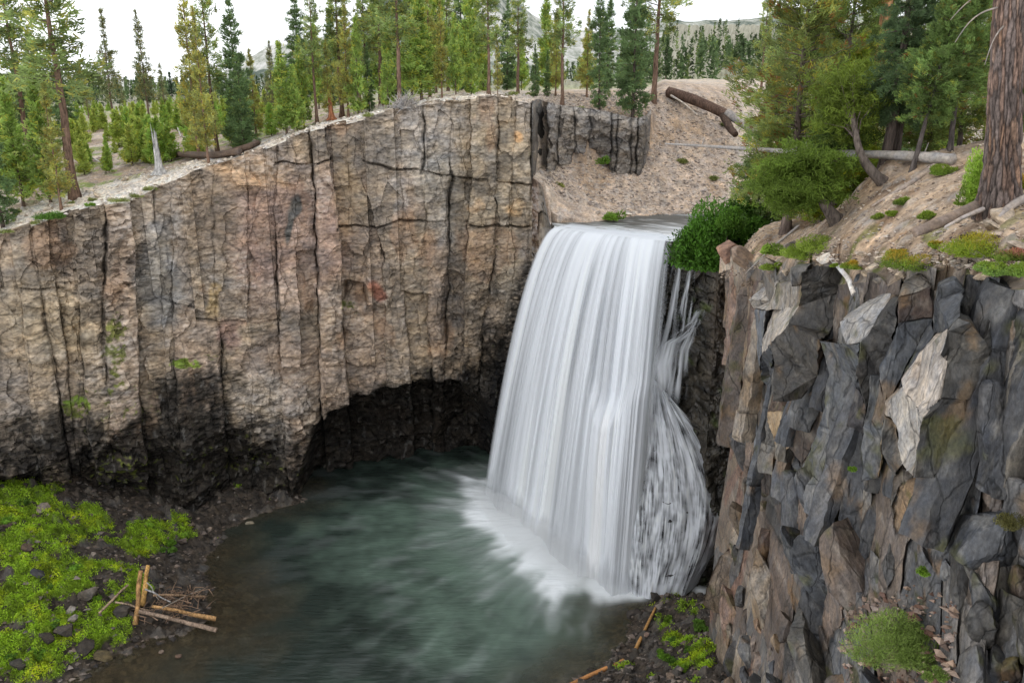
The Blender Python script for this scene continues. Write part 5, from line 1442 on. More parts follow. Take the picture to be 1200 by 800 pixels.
# named trees of the left plateau: kind, px, Y, top row, label, extras
TREES = [
 ('tall_pine', 88, 84, -130, 'tall dark pine with a bare red-brown trunk leaning left at the far left', dict(lean=-46, width=1.25, group='tall pines on the left plateau')),
 ('tall_pine', 42, 93, -60, 'tall thin pine just behind the leaning red-brown trunk', dict(lean=-22, group='tall pines on the left plateau')),
 ('green_pine', 28, 84, 92, 'dense green young pine at the left end, behind the yellow-green one', dict(lean=-8, width=1.1)),
 ('yellow_pine', 72, 80.5, 98, 'young yellow-green pine on bare rock close to the left rim', dict(lean=-20, width=.95)),
 ('green_pine', 61, 83.5, 88, 'mid green young pine beside the yellow-green pine near the left rim', dict(lean=-12)),
 ('dark_fir', 4, 78.6, 70, 'small pine with a stubby dark trunk at the left edge of the rim', dict(lean=-6, width=.8)),
 ('green_pine', 12, 92, 85, 'dense pine at the far left edge behind the stubby trunk', dict()),
 ('dark_fir', -6, 98, 40, 'dark fir cut by the left edge of the view', dict()),
 ('sparse_pine', 134, 150, 10, 'slender sparse pine against white sky, left one of the two standing alone', dict(lean=-10, width=.9)),
 ('sparse_pine', 176, 145, 12, 'slender sparse pine against white sky, right one of the two standing alone', dict(lean=-12, width=.85)),
 ('sparse_pine', 194, 200, 74, 'short sparse pine right of the two lone slender pines', dict()),
 ('sparse_pine', 104, 190, 84, 'small distant pine right of the leaning red-brown trunk', dict()),
 ('sparse_pine', 145, 260, 95, 'tiny distant pine between the two lone slender pines', dict()),
 ('yellow_pine', 234, 92, -25, 'open pine with gaps in its crown and a brown trunk behind the fallen log', dict(lean=-20, width=.8)),
 ('yellow_pine', 245, 86.8, 8, 'open yellow-green pine with orange bark in front of the fallen log', dict(lean=-8, width=.72)),
 ('tall_pine', 256, 95, -45, 'tall dark topped pine right behind the two open yellow-green pines', dict(lean=-18, width=.8)),
 ('dark_fir', 283, 94, -15, 'tall layered dark fir left of the gap of mountain sky', dict(lean=-10, width=.75)),
 ('dark_fir', 285, 90.5, 64, 'dense dark green conical fir standing by the end of the fallen log', dict(lean=-5, width=1.0)),
 ('yellow_pine', 301, 99, 58, 'light olive pine right of the dense dark conical fir', dict(lean=-8)),
 ('green_pine', 336, 92.5, 50, 'bright green conical young pine at the left end of the ridge grove', dict(width=1.1, lean=-3)),
 ('green_pine', 348, 92.5, 76, 'shorter bright green pine close beside the bright conical one', dict(width=1.0)),
 ('sparse_pine', 322, 120, 48, 'thin dead-topped pine left of the ridge grove', dict()),
 ('green_pine', 357, 97, 44, 'slim green pine behind the two bright ones on the ridge', dict(lean=-4, width=.8)),
 ('tall_pine', 372, 96, -22, 'pine with a dark high crown over a bare pinkish trunk on the ridge', dict(lean=-8, width=.85)),
 ('yellow_pine', 386, 96, 46, 'slim yellow-green pine right of the pinkish bare trunk', dict(lean=-3, width=.8)),
 ('tall_pine', 401, 100, -50, 'thick trunked tall pine in the middle of the ridge grove', dict(lean=-8)),
 ('yellow_pine', 408, 96, -8, 'tall yellow-green pine right of the thick trunked one', dict(lean=-6, width=.8)),
 ('green_pine', 420, 95.5, 22, 'mid green pine with two dark stems in the ridge grove', dict(lean=-4, width=.85)),
 ('dark_fir', 433, 97, 50, 'dark blue-green fir low in the ridge grove', dict(width=.7)),
 ('tall_pine', 446, 101, -70, 'tall dark pine with crown above the view behind the blue-green fir', dict(lean=-6)),
 ('green_pine', 455, 95.5, 30, 'yellow-green pine left of the bare brown trunk by the dead brush', dict(lean=-8, width=.8)),
 ('tall_pine', 468, 95.5, -90, 'tall pine with a long bare brown trunk beside the dead brush', dict(lean=-6)),
 ('green_pine', 494, 98, -12, 'broad dense green pine right of the dead grey brush', dict(lean=-6, width=1.25)),
 ('yellow_pine', 504, 103, -30, 'tall golden green pine behind the broad dense one', dict(lean=-5)),
 ('yellow_pine', 518, 97.5, 0, 'pine with a forked dark trunk standing on the rim of the wall', dict(lean=-5, width=.8)),
 ('green_pine', 534, 98, 16, 'narrow light green pine right of the forked dark trunk', dict(lean=-5, width=.8)),
 ('green_pine', 553, 99, 22, 'narrow green pine left of the pair of pale trunks', dict(lean=1, width=.8)),
 ('tall_pine', 573, 98.5, -55, 'tall pine with a pale brown trunk in the middle of the rim', dict(lean=1, width=.95)),
 ('yellow_pine', 583, 98.6, 30, 'thin young pine right beside the tall pale brown trunk', dict(width=.55)),
 ('tall_pine', 607, 108, -35, 'tall dark pine standing on the red-brown mound', dict(lean=1)),
 ('dark_fir', 627, 104, 52, 'small dark pine above the corner of the rock wall', dict(width=.8)),
 ('dark_fir', 641, 116, 60, 'small blue-green fir left of the big reddish trunk', dict(width=.7)),
 ('yellow_pine', 651, 117, 10, 'yellow-green pine behind the big reddish trunk', dict(width=.9)),
 ('tall_pine', 659, 107.5, -75, 'big pine with a flared reddish trunk above the small dark cliff', dict(lean=2, width=.8)),
 ('yellow_pine', 687, 121, 12, 'golden pine behind the small dark cliff', dict()),
 ('dark_fir', 702, 108, -30, 'dark trunked pine in the middle of the small dark cliff top', dict(lean=4, width=.72)),
 ('dark_fir', 741, 108.6, -75, 'tall dark green fir leaning over the right end of the small dark cliff', dict(lean=5, width=.78)),
 ('tall_pine', 765, 119, -120, 'pine with a straight orange trunk right of the dark leaning fir', dict(lean=6)),
 ('far_tree', 780, 170, 46, 'small green pine beyond the gravel crest', dict()),
 ('far_tree', 742, 190, 60, 'slim pine beyond the gravel crest behind the leaning fir', dict()),
]
for t_ in TREES:
    kw = dict(t_[5]); plant(t_[0], t_[1], t_[2], t_[3], t_[4], **kw)
# thicket of saplings on the left plateau
r_ = random.Random(5)
def zone_label(px):
    return ('in the thicket near the leaning red-brown trunk' if px < 120 else 'below the lone slender pines' if px < 182 else 'around the broken grey stump' if px < 215 else
            'behind the fallen log' if px < 300 else 'at the right end of the fallen log')
ns = 0
for i in range(2600):
    if ns >= 285: break
    Y = math.exp(r_.uniform(math.log(88), math.log(330))); px = r_.uniform(84, 345)
    k = (px - 600) / FPX / CP * .95
    edge = float(Ystart(np.array([k]))[0])
    if Y < edge + 9 + (4 if px < 180 else 0) or (Y < 96 and r_.random() < .6): continue
    if 200 < px < 235 and 105 < Y < 125: continue
    hgt = r_.uniform(1.8, 5.2) * (1 - (Y - 90) / 480) * (.6 if Y < 95 else 1)
    x, y, z = gpt(px, Y); pt = project(x, y, z + hgt)[1]
    plant('sapling', px, Y, float(pt), 'bushy bright green pine sapling ' + zone_label(px), group='pine saplings ' + zone_label(px), name='pine_sapling', cat='sapling', width=r_.uniform(.85, 1.3))
    ns += 1
# trees standing further back in the groves
def grove(n, px0, px1, y0, y1, h0, h1, kinds, label, group, seed):
    r2 = random.Random(seed)
    for i in range(n):
        px = px0 + (px1 - px0) * (i + r2.uniform(.1, .9)) / n; Y = r2.uniform(y0, y1); x, y, z = gpt(px, Y)
        pt = float(project(x, y, z + r2.uniform(h0, h1))[1])
        plant(r2.choice(kinds), px, Y, pt, label, group=group, width=r2.uniform(.8, 1.15))
grove(10, -45, 80, 100, 150, 8, 16, ['green_pine', 'dark_fir', 'tall_pine'], 'green pine in the crowded stand behind the leaning red-brown trunk', 'pines crowded at the left edge', 1)
grove(15, 335, 560, 103, 165, 11, 21, ['yellow_pine', 'tall_pine', 'dark_fir', 'green_pine'], 'pine in the back rows of the grove on the ridge', 'pines in the back rows of the ridge grove', 2)
grove(9, 560, 760, 122, 190, 9, 17, ['yellow_pine', 'dark_fir', 'green_pine'], 'pine well behind the rim trees near the small dark cliff', 'pines behind the small dark cliff', 3)
grove(12, 90, 330, 260, 420, 8, 14, ['far_tree'], 'small hazy pine on the skyline beyond the sapling thicket', 'hazy skyline pines beyond the thicket', 4)
# distant forest, one mass
def far_forest():
    rg = np.random.default_rng(9); n = 5200
    k = rg.uniform(-.8, .9, n); Y = np.exp(rg.uniform(math.log(230), math.log(650), n))
    ok = (Y > 330) | (k > .14); k, Y = k[ok], Y[ok]; n = len(k)
    dens = fbm(k * 14, Y * .012, 3, 3) > -.12; k, Y = k[dens], Y[dens]; n = len(k)
    z = G(k * Y, Y); h = rg.uniform(4, 11, n)
    m = 30
    tt = rg.uniform(0, 1, (n, m)) ** .8; a = rg.uniform(0, 6.28, (n, m)); rr = (1 - tt) * h[:, None] * .17 * rg.uniform(.3, 1.1, (n, m))
    P = np.stack([(k * Y)[:, None] + np.cos(a) * rr, Y[:, None] + np.sin(a) * rr, (z + h * .05)[:, None] + tt * h[:, None] * .95], -1).reshape(-1, 3)
    D = np.stack([np.cos(a) * .7, np.sin(a) * .7, .6 + 0 * a], -1).reshape(-1, 3)
    base = np.array([[.10, .15, .06]]) * rg.uniform(.6, 1.6, (n, 1)) * np.where(rg.uniform(size=(n, 1)) < .3, np.array([[1.7, 1.5, 1.2]]), 1.0)
    V, F, C = blades(P, D, np.repeat(h * .17, m), np.repeat(h * .07, m), np.repeat(base, m, 0) * rg.uniform(.7, 1.3, (n * m, 1)), rg)
    me = mesh_np('far_forest', V, F, M['needle'], C)
    link('forest', me, label='far pine forest covering the distant slopes', cat='forest', kind='stuff')
far_forest()

# ---------------------------------------------------------------- right bank: nearer trees, finer needles
PR['bank_orange', 0] = conifer_mesh(101, 15, .08, 3.6, 300, .19, .24, .055, 9, (.28, .34, .10), .45, .22, orange=.07, gap=.38, shape=.5, up=.15, tr=.26, bark=(.16, .12, .10))
PR['bank_green', 0] = conifer_mesh(102, 14, .10, 2.7, 280, .19, .22, .05, 9, (.27, .36, .10), .45, .15, orange=.02, gap=.35, shape=.5, up=.15, tr=.17, bark=(.13, .105, .09))
PR['bank_fir', 0] = conifer_mesh(103, 18, .18, 2.7, 300, .17, .22, .05, 9, (.15, .23, .10), .4, .05, gap=.15, shape=.6, up=-.08, layered=24, tr=.42, bark=(.13, .10, .085))
PR['bank_light', 0] = conifer_mesh(104, 9, .02, 1.9, 260, .16, .22, .05, 8, (.30, .40, .05), .35, .2, orange=.01, gap=.05, shape=.75, up=.4, tr=.09, bark=(.2, .17, .14))
PR['bank_dark', 0] = conifer_mesh(105, 12, .06, 3.0, 300, .19, .22, .05, 9, (.21, .31, .09), .45, .1, orange=.012, gap=.16, shape=.5, up=.1, tr=.16, bark=(.10, .085, .075))
PR['bank_high', 0] = conifer_mesh(106, 12, .30, 2.8, 260, .19, .22, .05, 9, (.21, .31, .09), .45, .1, orange=.012, gap=.16, shape=.5, up=.1, tr=.2, bark=(.12, .10, .09))
def bank(kind, px, Y, top, label, **kw):
    PR[kind, 1] = PR[kind, 2] = PR[kind, 0]
    return plant(kind, px, Y, top, label, var=0, **kw)
bank('bank_orange', 921, 55, -75, 'big green pine flecked with orange dead needles above the round green bush', lean=4, width=1.15)
bank('bank_green', 977, 58, -150, 'pine with a thick straight grey trunk right of the orange-flecked one', lean=0, width=1.05)
bank('bank_light', 990, 52, 42, 'light yellow-green young pine in front of the thick grey trunk', lean=-4, width=1.2)
bank('bank_light', 962, 51, 110, 'small light green pine left of the yellow-green young one', lean=-4, width=1.3)
bank('bank_fir', 1034, 45, -190, 'fir with flat dark layers of branches, left stem of the twin dark trunks', lean=8, width=.8, rz=1.0)
bank('bank_fir', 1049, 46, -180, 'fir with flat dark layers of branches, right stem of the twin dark trunks', lean=6, width=.72, rz=3.0)
bank('bank_high', 1070, 41.5, -10, 'dark green pine with a thin black leaning stem right of the twin dark trunks', lean=24, width=1.0)
bank('bank_high', 1113, 42.5, -40, 'dark green pine whose short trunk stands at the thick end of the grey log', lean=0, width=1.0)
bank('bank_green', 1122, 50, -90, 'tall green pine behind the thick end of the grey log', width=1.1)
bank('bank_green', 1010, 64, -60, 'green pine behind the light young pine', width=1.1)
bank('bank_dark', 945, 66, -10, 'dark pine behind the orange-flecked one', width=1.1)
bank('bank_green', 1085, 60, -120, 'tall pine behind the leaning black stem', width=1.1)
bank('bank_dark', 895, 68, 95, 'low dark pine at the foot of the gravel slope', width=1.2)
bank('bank_dark', 1215, 44, -40, 'dark pine half outside the view behind the giant trunk', width=1.2)
bank('bank_orange', 1168, 58, -90, 'pine seen behind the left side of the giant trunk', width=1.0)
grove(10, 860, 1290, 78, 150, 10, 22, ['dark_fir', 'green_pine', 'tall_pine', 'yellow_pine'], 'pine in the shady wood far behind the grey log', 'pines in the wood behind the grey log', 6)
# ================================================================ DETAILS
def thing(name, label, cat, loc=(0, 0, 0), group=None):
    return link(name, None, label=label, cat=cat, group=group, loc=loc)
def px_line(pts, n=None, lift=0, surf=ground_at_pixel):
    return [np.array(surf(px, py)) + (0, 0, lift) for px, py in pts]
def wood_mesh(name, pts, r0, r1, col, sides=10, rough=.12, seed=0, n=14, mat='wood', flare=0):
    pts = np.array(pts, float); s = np.linspace(0, 1, len(pts)); t = np.linspace(0, 1, n)
    c = np.stack([np.interp(t, s, pts[:, i]) for i in range(3)], -1)
    # smooth the bends
    for _ in range(2): c[1:-1] = .25 * c[:-2] + .5 * c[1:-1] + .25 * c[2:]
    rad = r0 + (r1 - r0) * t
    if flare: rad = rad * (1 + flare * np.exp(-t * 9))
    v, f = tube(c, rad, sides, rough=rough, seed=seed)
    cc = np.array(col) * (1 + .35 * fbm(v[:, 0] * 2.5, v[:, 1] * 2.5, v[:, 2] * 2.5 + seed, 3))[:, None]
    return mesh_any(name, v, f, M[mat], np.clip(cc, .01, .8), True)
def log(pts, r0, r1, col, label, name='fallen_log', cat='log', group=None, stubs=0, seed=0, mat='wood', **kw):
    me = wood_mesh(name, pts, r0, r1, col, seed=seed, mat=mat, **kw)
    o = link(name, me, label=label, cat=cat, group=group)
    rr = random.Random(seed); P = np.array(pts, float)
    for i in range(stubs):
        t = rr.uniform(.1, .95); q = np.array([np.interp(t, np.linspace(0, 1, len(P)), P[:, j]) for j in range(3)])
        d = np.array([rr.uniform(-.6, .6), rr.uniform(-.6, .2), rr.uniform(.3, 1)]); d /= np.linalg.norm(d)
        L = rr.uniform(.25, .7) * (1.2)
        link('branch_stub', wood_mesh('branch_stub', [q, q + d * L * .6, q + d * L], .035, .012, col, sides=5, n=4, seed=i), o)
    return o
GREY, SILV, ORW, DKW, PALE = (.34, .32, .30), (.52, .50, .48), (.46, .26, .11), (.16, .12, .095), (.60, .55, .48)
# logs of the plateau
log(px_line([(200, 184), (250, 187), (282, 184)], lift=.35), .38, .34, DKW, 'long dark fallen log lying behind the broken grey stump', seed=1)
log(px_line([(268, 185), (290, 178), (303, 172)], lift=.42), .40, .28, (.12, .085, .065), 'dark fallen log end resting at the crest beside the dense dark conical fir', seed=2)
log([np.array(ground_at_pixel(197, 151)) + (0, 0, .2), np.array(ground_at_pixel(207, 153)) + (0, 0, 1.1), np.array(ground_at_pixel(212, 161)) + (0, 0, .1)], .16, .10, SILV, 'silver bowed dead branch arching over pale ground in the thicket', seed=3, name='dead_branch', cat='branch')
log(px_line([(109, 190), (127, 201)], lift=.5), .12, .06, SILV, 'thin pale dead branch leaning in the thicket by the rim', seed=4, name='dead_branch', cat='branch')
# broken grey stump
def stump(px, py, hgt, r, label, col=SILV):
    b = np.array(ground_at_pixel(px, py)); root = thing('tree_stump', label, 'stump', tuple(b))
    n, sd = 22, 18; th = np.linspace(0, 2 * np.pi, sd, endpoint=False); V = []
    for i in range(n):
        t = i / (n - 1)
        rr = r * (1.0 + 1.1 * np.exp(-t * 9) * (1 + .5 * np.sin(th * 4))) * (1 - .35 * t) * (1 + .14 * fbm(np.cos(th) * 2.5, np.sin(th) * 2.5, t * .8, 3))
        zt = t * hgt * (1 if i < n - 4 else 1 + .16 * fbm(np.cos(th) * 3, np.sin(th) * 3, 5, 2) * (i - n + 5))
        V.append(np.stack([np.cos(th) * rr - .10 * t * hgt * .5, np.sin(th) * rr, zt + 0 * th], -1))
    V = np.concatenate(V); F = []
    for i in range(n - 1):
        for j in range(sd): F.append((i * sd + j, i * sd + (j + 1) % sd, (i + 1) * sd + (j + 1) % sd, (i + 1) * sd + j))
    V = np.concatenate([V, [[-.05 * hgt, 0, hgt * .86]]]); o = (n - 1) * sd
    for j in range(sd): F.append((o + j, o + (j + 1) % sd, len(V) - 1, len(V) - 1))
    c = np.array(col) * (1 + .3 * fbm(V[:, 0] * 6, V[:, 1] * 6, V[:, 2] * .6, 3))[:, None]
    link('trunk', mesh_any('trunk', V, np.array(F), M['bark'], np.clip(c, .03, .8), False), root)
    for a in (.3, 1.5, 2.6, 4.0, 5.2):
        d = np.array([math.cos(a), math.sin(a), 0])
        link('root', wood_mesh('root', [d * r * .7 + (0, 0, .12), d * r * 1.6 + (0, 0, .06), d * r * 2.5 + (0, 0, -.08)], .10, .03, col, sides=6, n=6, seed=int(a * 9)), root)
    return root
stump(188, 205, 3.5, .38, 'silver grey broken stump standing alone on pale rock at the left rim')
stump(389, 141, 2.4, .28, 'short red-brown broken stump at the edge of the ridge grove', (.34, .14, .07))
stump(174, 178, 2.8, .14, 'charred black snag left of the silver grey stump', (.04, .035, .03))
# dead brush heap
def brush(px, py, rad, n, col, label, seed, name='dead_brush', up=1.0, spread=.12, surf=ground_at_pixel, cat='brush', base=None):
    b = np.array(base if base is not None else surf(px, py)); rg = np.random.default_rng(seed); parts = []
    for i in range(n):
        a = rg.uniform(0, 6.28); el = rg.uniform(.0, 1.2) * up; L = rad * rg.uniform(.5, 1.2)
        d = np.array([math.cos(a) * math.cos(el), math.sin(a) * math.cos(el), math.sin(el)])
        k = rg.normal(size=3) * .25 * L; p0 = rg.normal(size=3) * spread * rad; p0[2] = abs(p0[2]) * min(1, .12 / spread + .12)
        v, f = tube([p0, p0 + d * L * .5 + k * .5, p0 + d * L + k + (0, 0, -.1 * L)], [.035 * rad, .022 * rad, .006 * rad], 4, cap=False); parts.append((v, f, np.array(col) * rg.uniform(.6, 1.25)))
    v, f, c = join_parts(parts)
    return link(name, mesh_np(name, v, f, M['wood'], np.clip(c, 0, .8)), label=label, cat=cat, loc=tuple(b), kind='thing')
brush(475, 128, 1.3, 300, SILV, 'grey tangle of dead twigs heaped on the rim beside the bare brown trunk', 4, name='dead_bush', cat='bush', spread=.4)
# big logs on the gravel slope
o = log([at(783, 108, 121), at(805, 114, 119), at(830, 124, 116.5), at(853, 135, 114)], .72, .62, (.12, .075, .055), 'thick dark brown fallen trunk lying across the top of the gravel slope', seed=8, stubs=6, mat='bark', sides=14)
log([at(852, 132, 113.8), at(868, 144, 112), at(890, 160, 109)], .55, .42, GREY, 'grey barkless trunk running down from the end of the thick brown one', seed=9, stubs=8)
log([at(786, 112, 119), at(800, 120, 117), at(818, 135, 114.5)], .14, .05, PALE, 'thin pale dead limb lying below the thick dark brown trunk', seed=10, name='dead_branch', cat='branch')
log([at(848, 135, 114.2), at(855, 150, 112), at(862, 158, 110.5)], .55, .4, (.09, .06, .045), 'short dark trunk butt under the joint of the two big trunks', seed=11, mat='bark')
# long grey log spanning the bank
log([at(780, 168.5, 64), at(850, 172.5, 58), at(930, 178, 51), at(990, 179.5, 46), at(1060, 182.5, 42.5), at(1117, 187, 40)], .06, .28, (.40, .385, .37), 'long grey barkless log reaching out from the right bank across the slope', seed=12, stubs=14, n=26)
# other wood on the right bank
log([at(1072, 272, 29.5), at(1110, 258, 30), at(1150, 240, 31.5)], .17, .26, (.24, .19, .155), 'weathered brown log ending at the giant trunk foot', seed=13)
log([at(1108, 266, 28.8), at(1130, 254, 29.5), at(1152, 245, 30)], .05, .09, (.42, .38, .35), 'pale thin branch lying under the weathered brown log', seed=14, name='dead_branch', cat='branch')
log(px_line([(1022, 244), (1060, 222), (1095, 198)], lift=.1), .06, .17, (.38, .32, .27), 'pale dead limb half buried in the slope below the grey log', seed=15, name='dead_branch', cat='branch')
log(px_line([(1168, 262), (1185, 247), (1215, 232)], lift=.15), .12, .2, (.36, .33, .31), 'grey root limb right of the giant trunk foot', seed=16, name='dead_branch', cat='branch')
log([right_wall_at(997, 345) + (0, -.35, .1), right_wall_at(992, 320) + (0, -.2, .25), right_wall_at(989, 300) + (0, .3, .5)], .13, .09, (.80, .77, .72), 'bleached white stick standing at the rim beside the big dark block', seed=17, name='dead_branch', cat='branch')
log([right_wall_at(875, 320) + (-.2, -.5, .1), at(905, 290, 47.5), at(936, 265, 48.5)], .035, .09, (.40, .37, .34), 'thin grey limb hanging over the rim left of the big dark block', seed=18, name='dead_branch', cat='branch')
log([at(700, 242, 93), at(697, 240, 94)], .1, .1, GREY, 'small bleached wood chip on gravel by the river', seed=19, name='dead_branch', cat='branch') if False else None
def leafy(name, center, radii, n, size, col, label, cat, seed, group=None, stem=True, vary=.35, tips=None, elong=.45, flat=0):
    """shrub: many small leaves through a lobed volume, on a few stems"""
    rg = np.random.default_rng(seed); radii = np.array(radii, float)
    root = thing(name, label, cat, tuple(center), group)
    nl = max(6, int(14 * radii[0] / 2 ** .5)); lob = rg.normal(size=(nl, 3)); lob /= np.linalg.norm(lob, axis=1)[:, None]; lob[:, 2] = np.abs(lob[:, 2]) * .9 - .05
    lob *= rg.uniform(.35, .75, (nl, 1)); lr = rg.uniform(.28, .5, nl)
    j = rg.integers(0, nl, n); d = rg.normal(size=(n, 3)); d /= np.linalg.norm(d, axis=1)[:, None]
    P = (lob[j] + d * (lr[j] * rg.uniform(.35, 1, n) ** .5)[:, None]) * radii
    P[:, 2] = np.maximum(P[:, 2], .02) + radii[2] * .1
    C = np.array(col) * (rg.uniform(1 - vary, 1 + vary, nl)[j] * rg.uniform(.75, 1.25, n))[:, None]
    if tips is not None:
        w = sstep(.40, .75, P[:, 2] / radii[2] + rg.normal(size=n) * .12)[:, None]; C = C * (1 - w) + np.array(tips) * w
    V, F, C = blades(P, d * .6 + np.array([0, 0, .5 - flat]), size * rg.uniform(.6, 1.3, n), size * elong * rg.uniform(.7, 1.3, n), C, rg, .6)
    link('foliage', mesh_np('foliage', V, F, M['leaf'], np.clip(C, .01, .8)), root)
    if stem:
        parts = []
        for q in lob[:8]:
            v, f = tube([np.zeros(3), q * radii * .4 + (0, 0, .1 * radii[2]), q * radii * .9], [.03 * radii[0] ** .5, .02 * radii[0] ** .5, .006], 5, cap=False); parts.append((v, f, (.16, .12, .09)))
        v, f, c = join_parts(parts); link('stems', mesh_np('stems', v, f, M['bark'], c), root)
    return root
GRN, LIME, GOLD = (.10, .22, .025), (.26, .36, .04), (.60, .40, .05)
# round green willow over the right end of the lip
c = np.array(at(836, 318, 67)); leafy('willow_bush', tuple(c), (3.9, 3.0, 6.0), 18000, .28, (.085, .20, .022), 'large round bright green leafy bush overhanging the right end of the lip', 'bush', 3)
leafy('willow_bush', tuple(at(868, 282, 66)), (2.6, 2.2, 3.6), 7000, .26, (.09, .20, .025), 'smaller leafy green bush joined to the right of the large round one', 'bush', 4)
leafy('shrub', tuple(at(720, 258, 93)), (1.5, 1.0, 1.2), 1500, .2, (.20, .34, .04), 'small bright green shrub on the far river edge behind the lip', 'shrub', 5)
leafy('shrub', tuple(at(708, 193, 103.5)), (1.0, .8, 1.1), 900, .2, (.16, .28, .04), 'small green shrub at the foot of the small dark cliff', 'shrub', 6)
leafy('shrub', tuple(at(657, 220, 99)), (.8, .6, .8), 600, .18, (.30, .32, .07), 'yellowish tuft on the gravel below the dark cleft', 'shrub', 7, stem=False)
leafy('shrub', tuple(ground_at_pixel(800, 192)), (1.0, .8, .8), 700, .2, (.24, .26, .07), 'pale olive tuft in the middle of the gravel slope', 'shrub', 8, stem=False)
leafy('shrub', tuple(ground_at_pixel(836, 212)), (1.0, .8, .7), 600, .2, (.24, .28, .08), 'pale green tuft low on the gravel slope', 'shrub', 9, stem=False)
leafy('shrub', tuple(ground_at_pixel(850, 148)), (1.1, .8, .7), 600, .2, (.22, .24, .08), 'olive tuft below the thick dark brown trunk', 'shrub', 10, stem=False)
leafy('mat_plant', tuple(ground_at_pixel(60, 262)), (1.8, 1.4, .7), 2200, .16, (.13, .26, .04), 'flat deep green mat of leaves on pale rock at the left rim', 'plant', 11, stem=False)
leafy('mat_plant', tuple(ground_at_pixel(107, 253)), (.5, .4, .4), 400, .14, (.20, .36, .03), 'small round bright green tuft near the rim left of the stump', 'plant', 12, stem=False)
for i, (px, py, r) in enumerate([(85, 240, .6), (140, 240, 1.1), (160, 238, .9), (178, 237, 1.0), (108, 236, .6), (10, 285, .9), (45, 285, .5), (23, 250, .5), (300, 160, .8), (322, 150, .7), (432, 137, .9), (355, 152, .7), (620, 112, 1.2), (600, 112, 1.0), (730, 124, .9), (680, 128, .8), (320, 156, .6), (273, 172, .7)]):
    leafy('grass_tuft', tuple(ground_at_pixel(px, py, 70)), (r, r * .8, .45), int(500 * r), .2, (.30, .34, .10), 'dry yellow-green grass tuft near the edge of the left rim', 'grass tuft', 40 + i, group='grass tufts along the left rim', stem=False, elong=.2)
# right bank plants
leafy('shrub', tuple(gpt(1140, 32.5)), (.75, .6, 2.6), 5200, .13, (.34, .50, .07), 'upright lime green shrub beside the giant trunk', 'shrub', 20, elong=.3)
bp_ = [(1052, 295, .42, LIME, GOLD, 'round golden topped cushion plant on the bank slope above the brown panel block'), (1068, 312, .85, (.26, .38, .05), (.50, .36, .05), 'wide golden orange cushion plant with green base at the rim'),
       (1140, 292, 1.0, (.30, .40, .04), (.50, .42, .05), 'long yellow-green cushion plant below the pale stones left of the right edge'), (1098, 284, .35, LIME, GOLD, 'small golden cushion plant under the weathered brown log'),
       (1090, 250, .40, (.24, .34, .05), LIME, 'green cushion plant in the middle of the bank slope'), (1060, 233, .42, (.20, .30, .05), LIME, 'dark green cushion plant below the grey log'),
       (1103, 200, .6, (.22, .34, .05), LIME, 'low leafy plant behind the buried pale limb'), (1187, 300, .55, (.26, .36, .06), (.52, .20, .14), 'cushion plant with reddish flowers near the right edge'),
       (1196, 330, .6, (.26, .40, .07), LIME, 'green plant hanging over the rim at the right edge'), (1165, 322, .5, (.24, .38, .08), LIME, 'thin green tuft at the rim right of the tall dark column'),
       (935, 297, .9, (.34, .46, .07), LIME, 'bright lime moss cushion above the light grey slab'), (960, 287, .9, (.36, .48, .07), LIME, 'wide bright lime moss cushion behind the big dark block'),
       (905, 315, .6, (.34, .46, .07), LIME, 'lime moss patch on the rim left of the big dark block'), (998, 310, .45, (.26, .36, .05), GOLD, 'golden green tuft behind the bleached white stick'),
       (1045, 246, .3, LIME, LIME, 'tiny green tuft left of the middle bank plants'), (1030, 250, .3, (.24, .30, .06), LIME, 'tiny olive tuft above the round golden cushion plant'),
       (1195, 215, .7, (.38, .44, .05), GOLD, 'yellow-green plant right of the giant trunk'), (975, 345, .2, LIME, LIME, 'tiny green fern tuft at the edge of the big dark block')]
for i, (px, py, r, c0, tp, lb) in enumerate(bp_):
    P_ = np.array(ground_at_pixel(px, py + 6 if py < 330 else py, 22))
    if P_[1] > 80: P_ = right_wall_at(px, py + 6)
    r *= 1.45; leafy('cushion_plant', tuple(P_ + (0, 0, -.05)), (r, r * .8, r * .6), int(3200 * r + 500), .09, c0, lb, 'plant', 60 + i, stem=False, tips=tp, elong=.32)
P_ = front_of(1045, 765, 1.2); leafy('shrub', tuple(P_), (2.2, 1.3, 1.7), 15000, .13, (.26, .36, .08), 'feathery green shrub growing on the rubble ledge low on the right wall', 'shrub', 90, elong=.18)
for i, (px, py, r, lb) in enumerate([(1100, 790, .5, 'small green shrub on brown rubble beside the feathery shrub'), (1192, 615, .7, 'brown-green plant growing from a crack at the right edge'), (912, 560, .3, 'tiny green plant with purple flowers in a crack of the grey wall') , (998, 545, .25, 'tiny leafy plant with purple flowers below the blue-grey column'), (1078, 665, .3, 'bright green sprig on the pale rock under the hollow')]):
    leafy('ledge_plant', tuple(front_of(px, py + 6, 1.6)), (r, r, r * .8), int(3000 * r), .08, [(.18, .26, .05), (.18, .26, .05), (.14, .13, .04), (.16, .26, .05), (.2, .34, .04), (.24, .40, .04)][i + 1 if i else 0], lb, 'plant', 95 + i, stem=False, elong=.3)
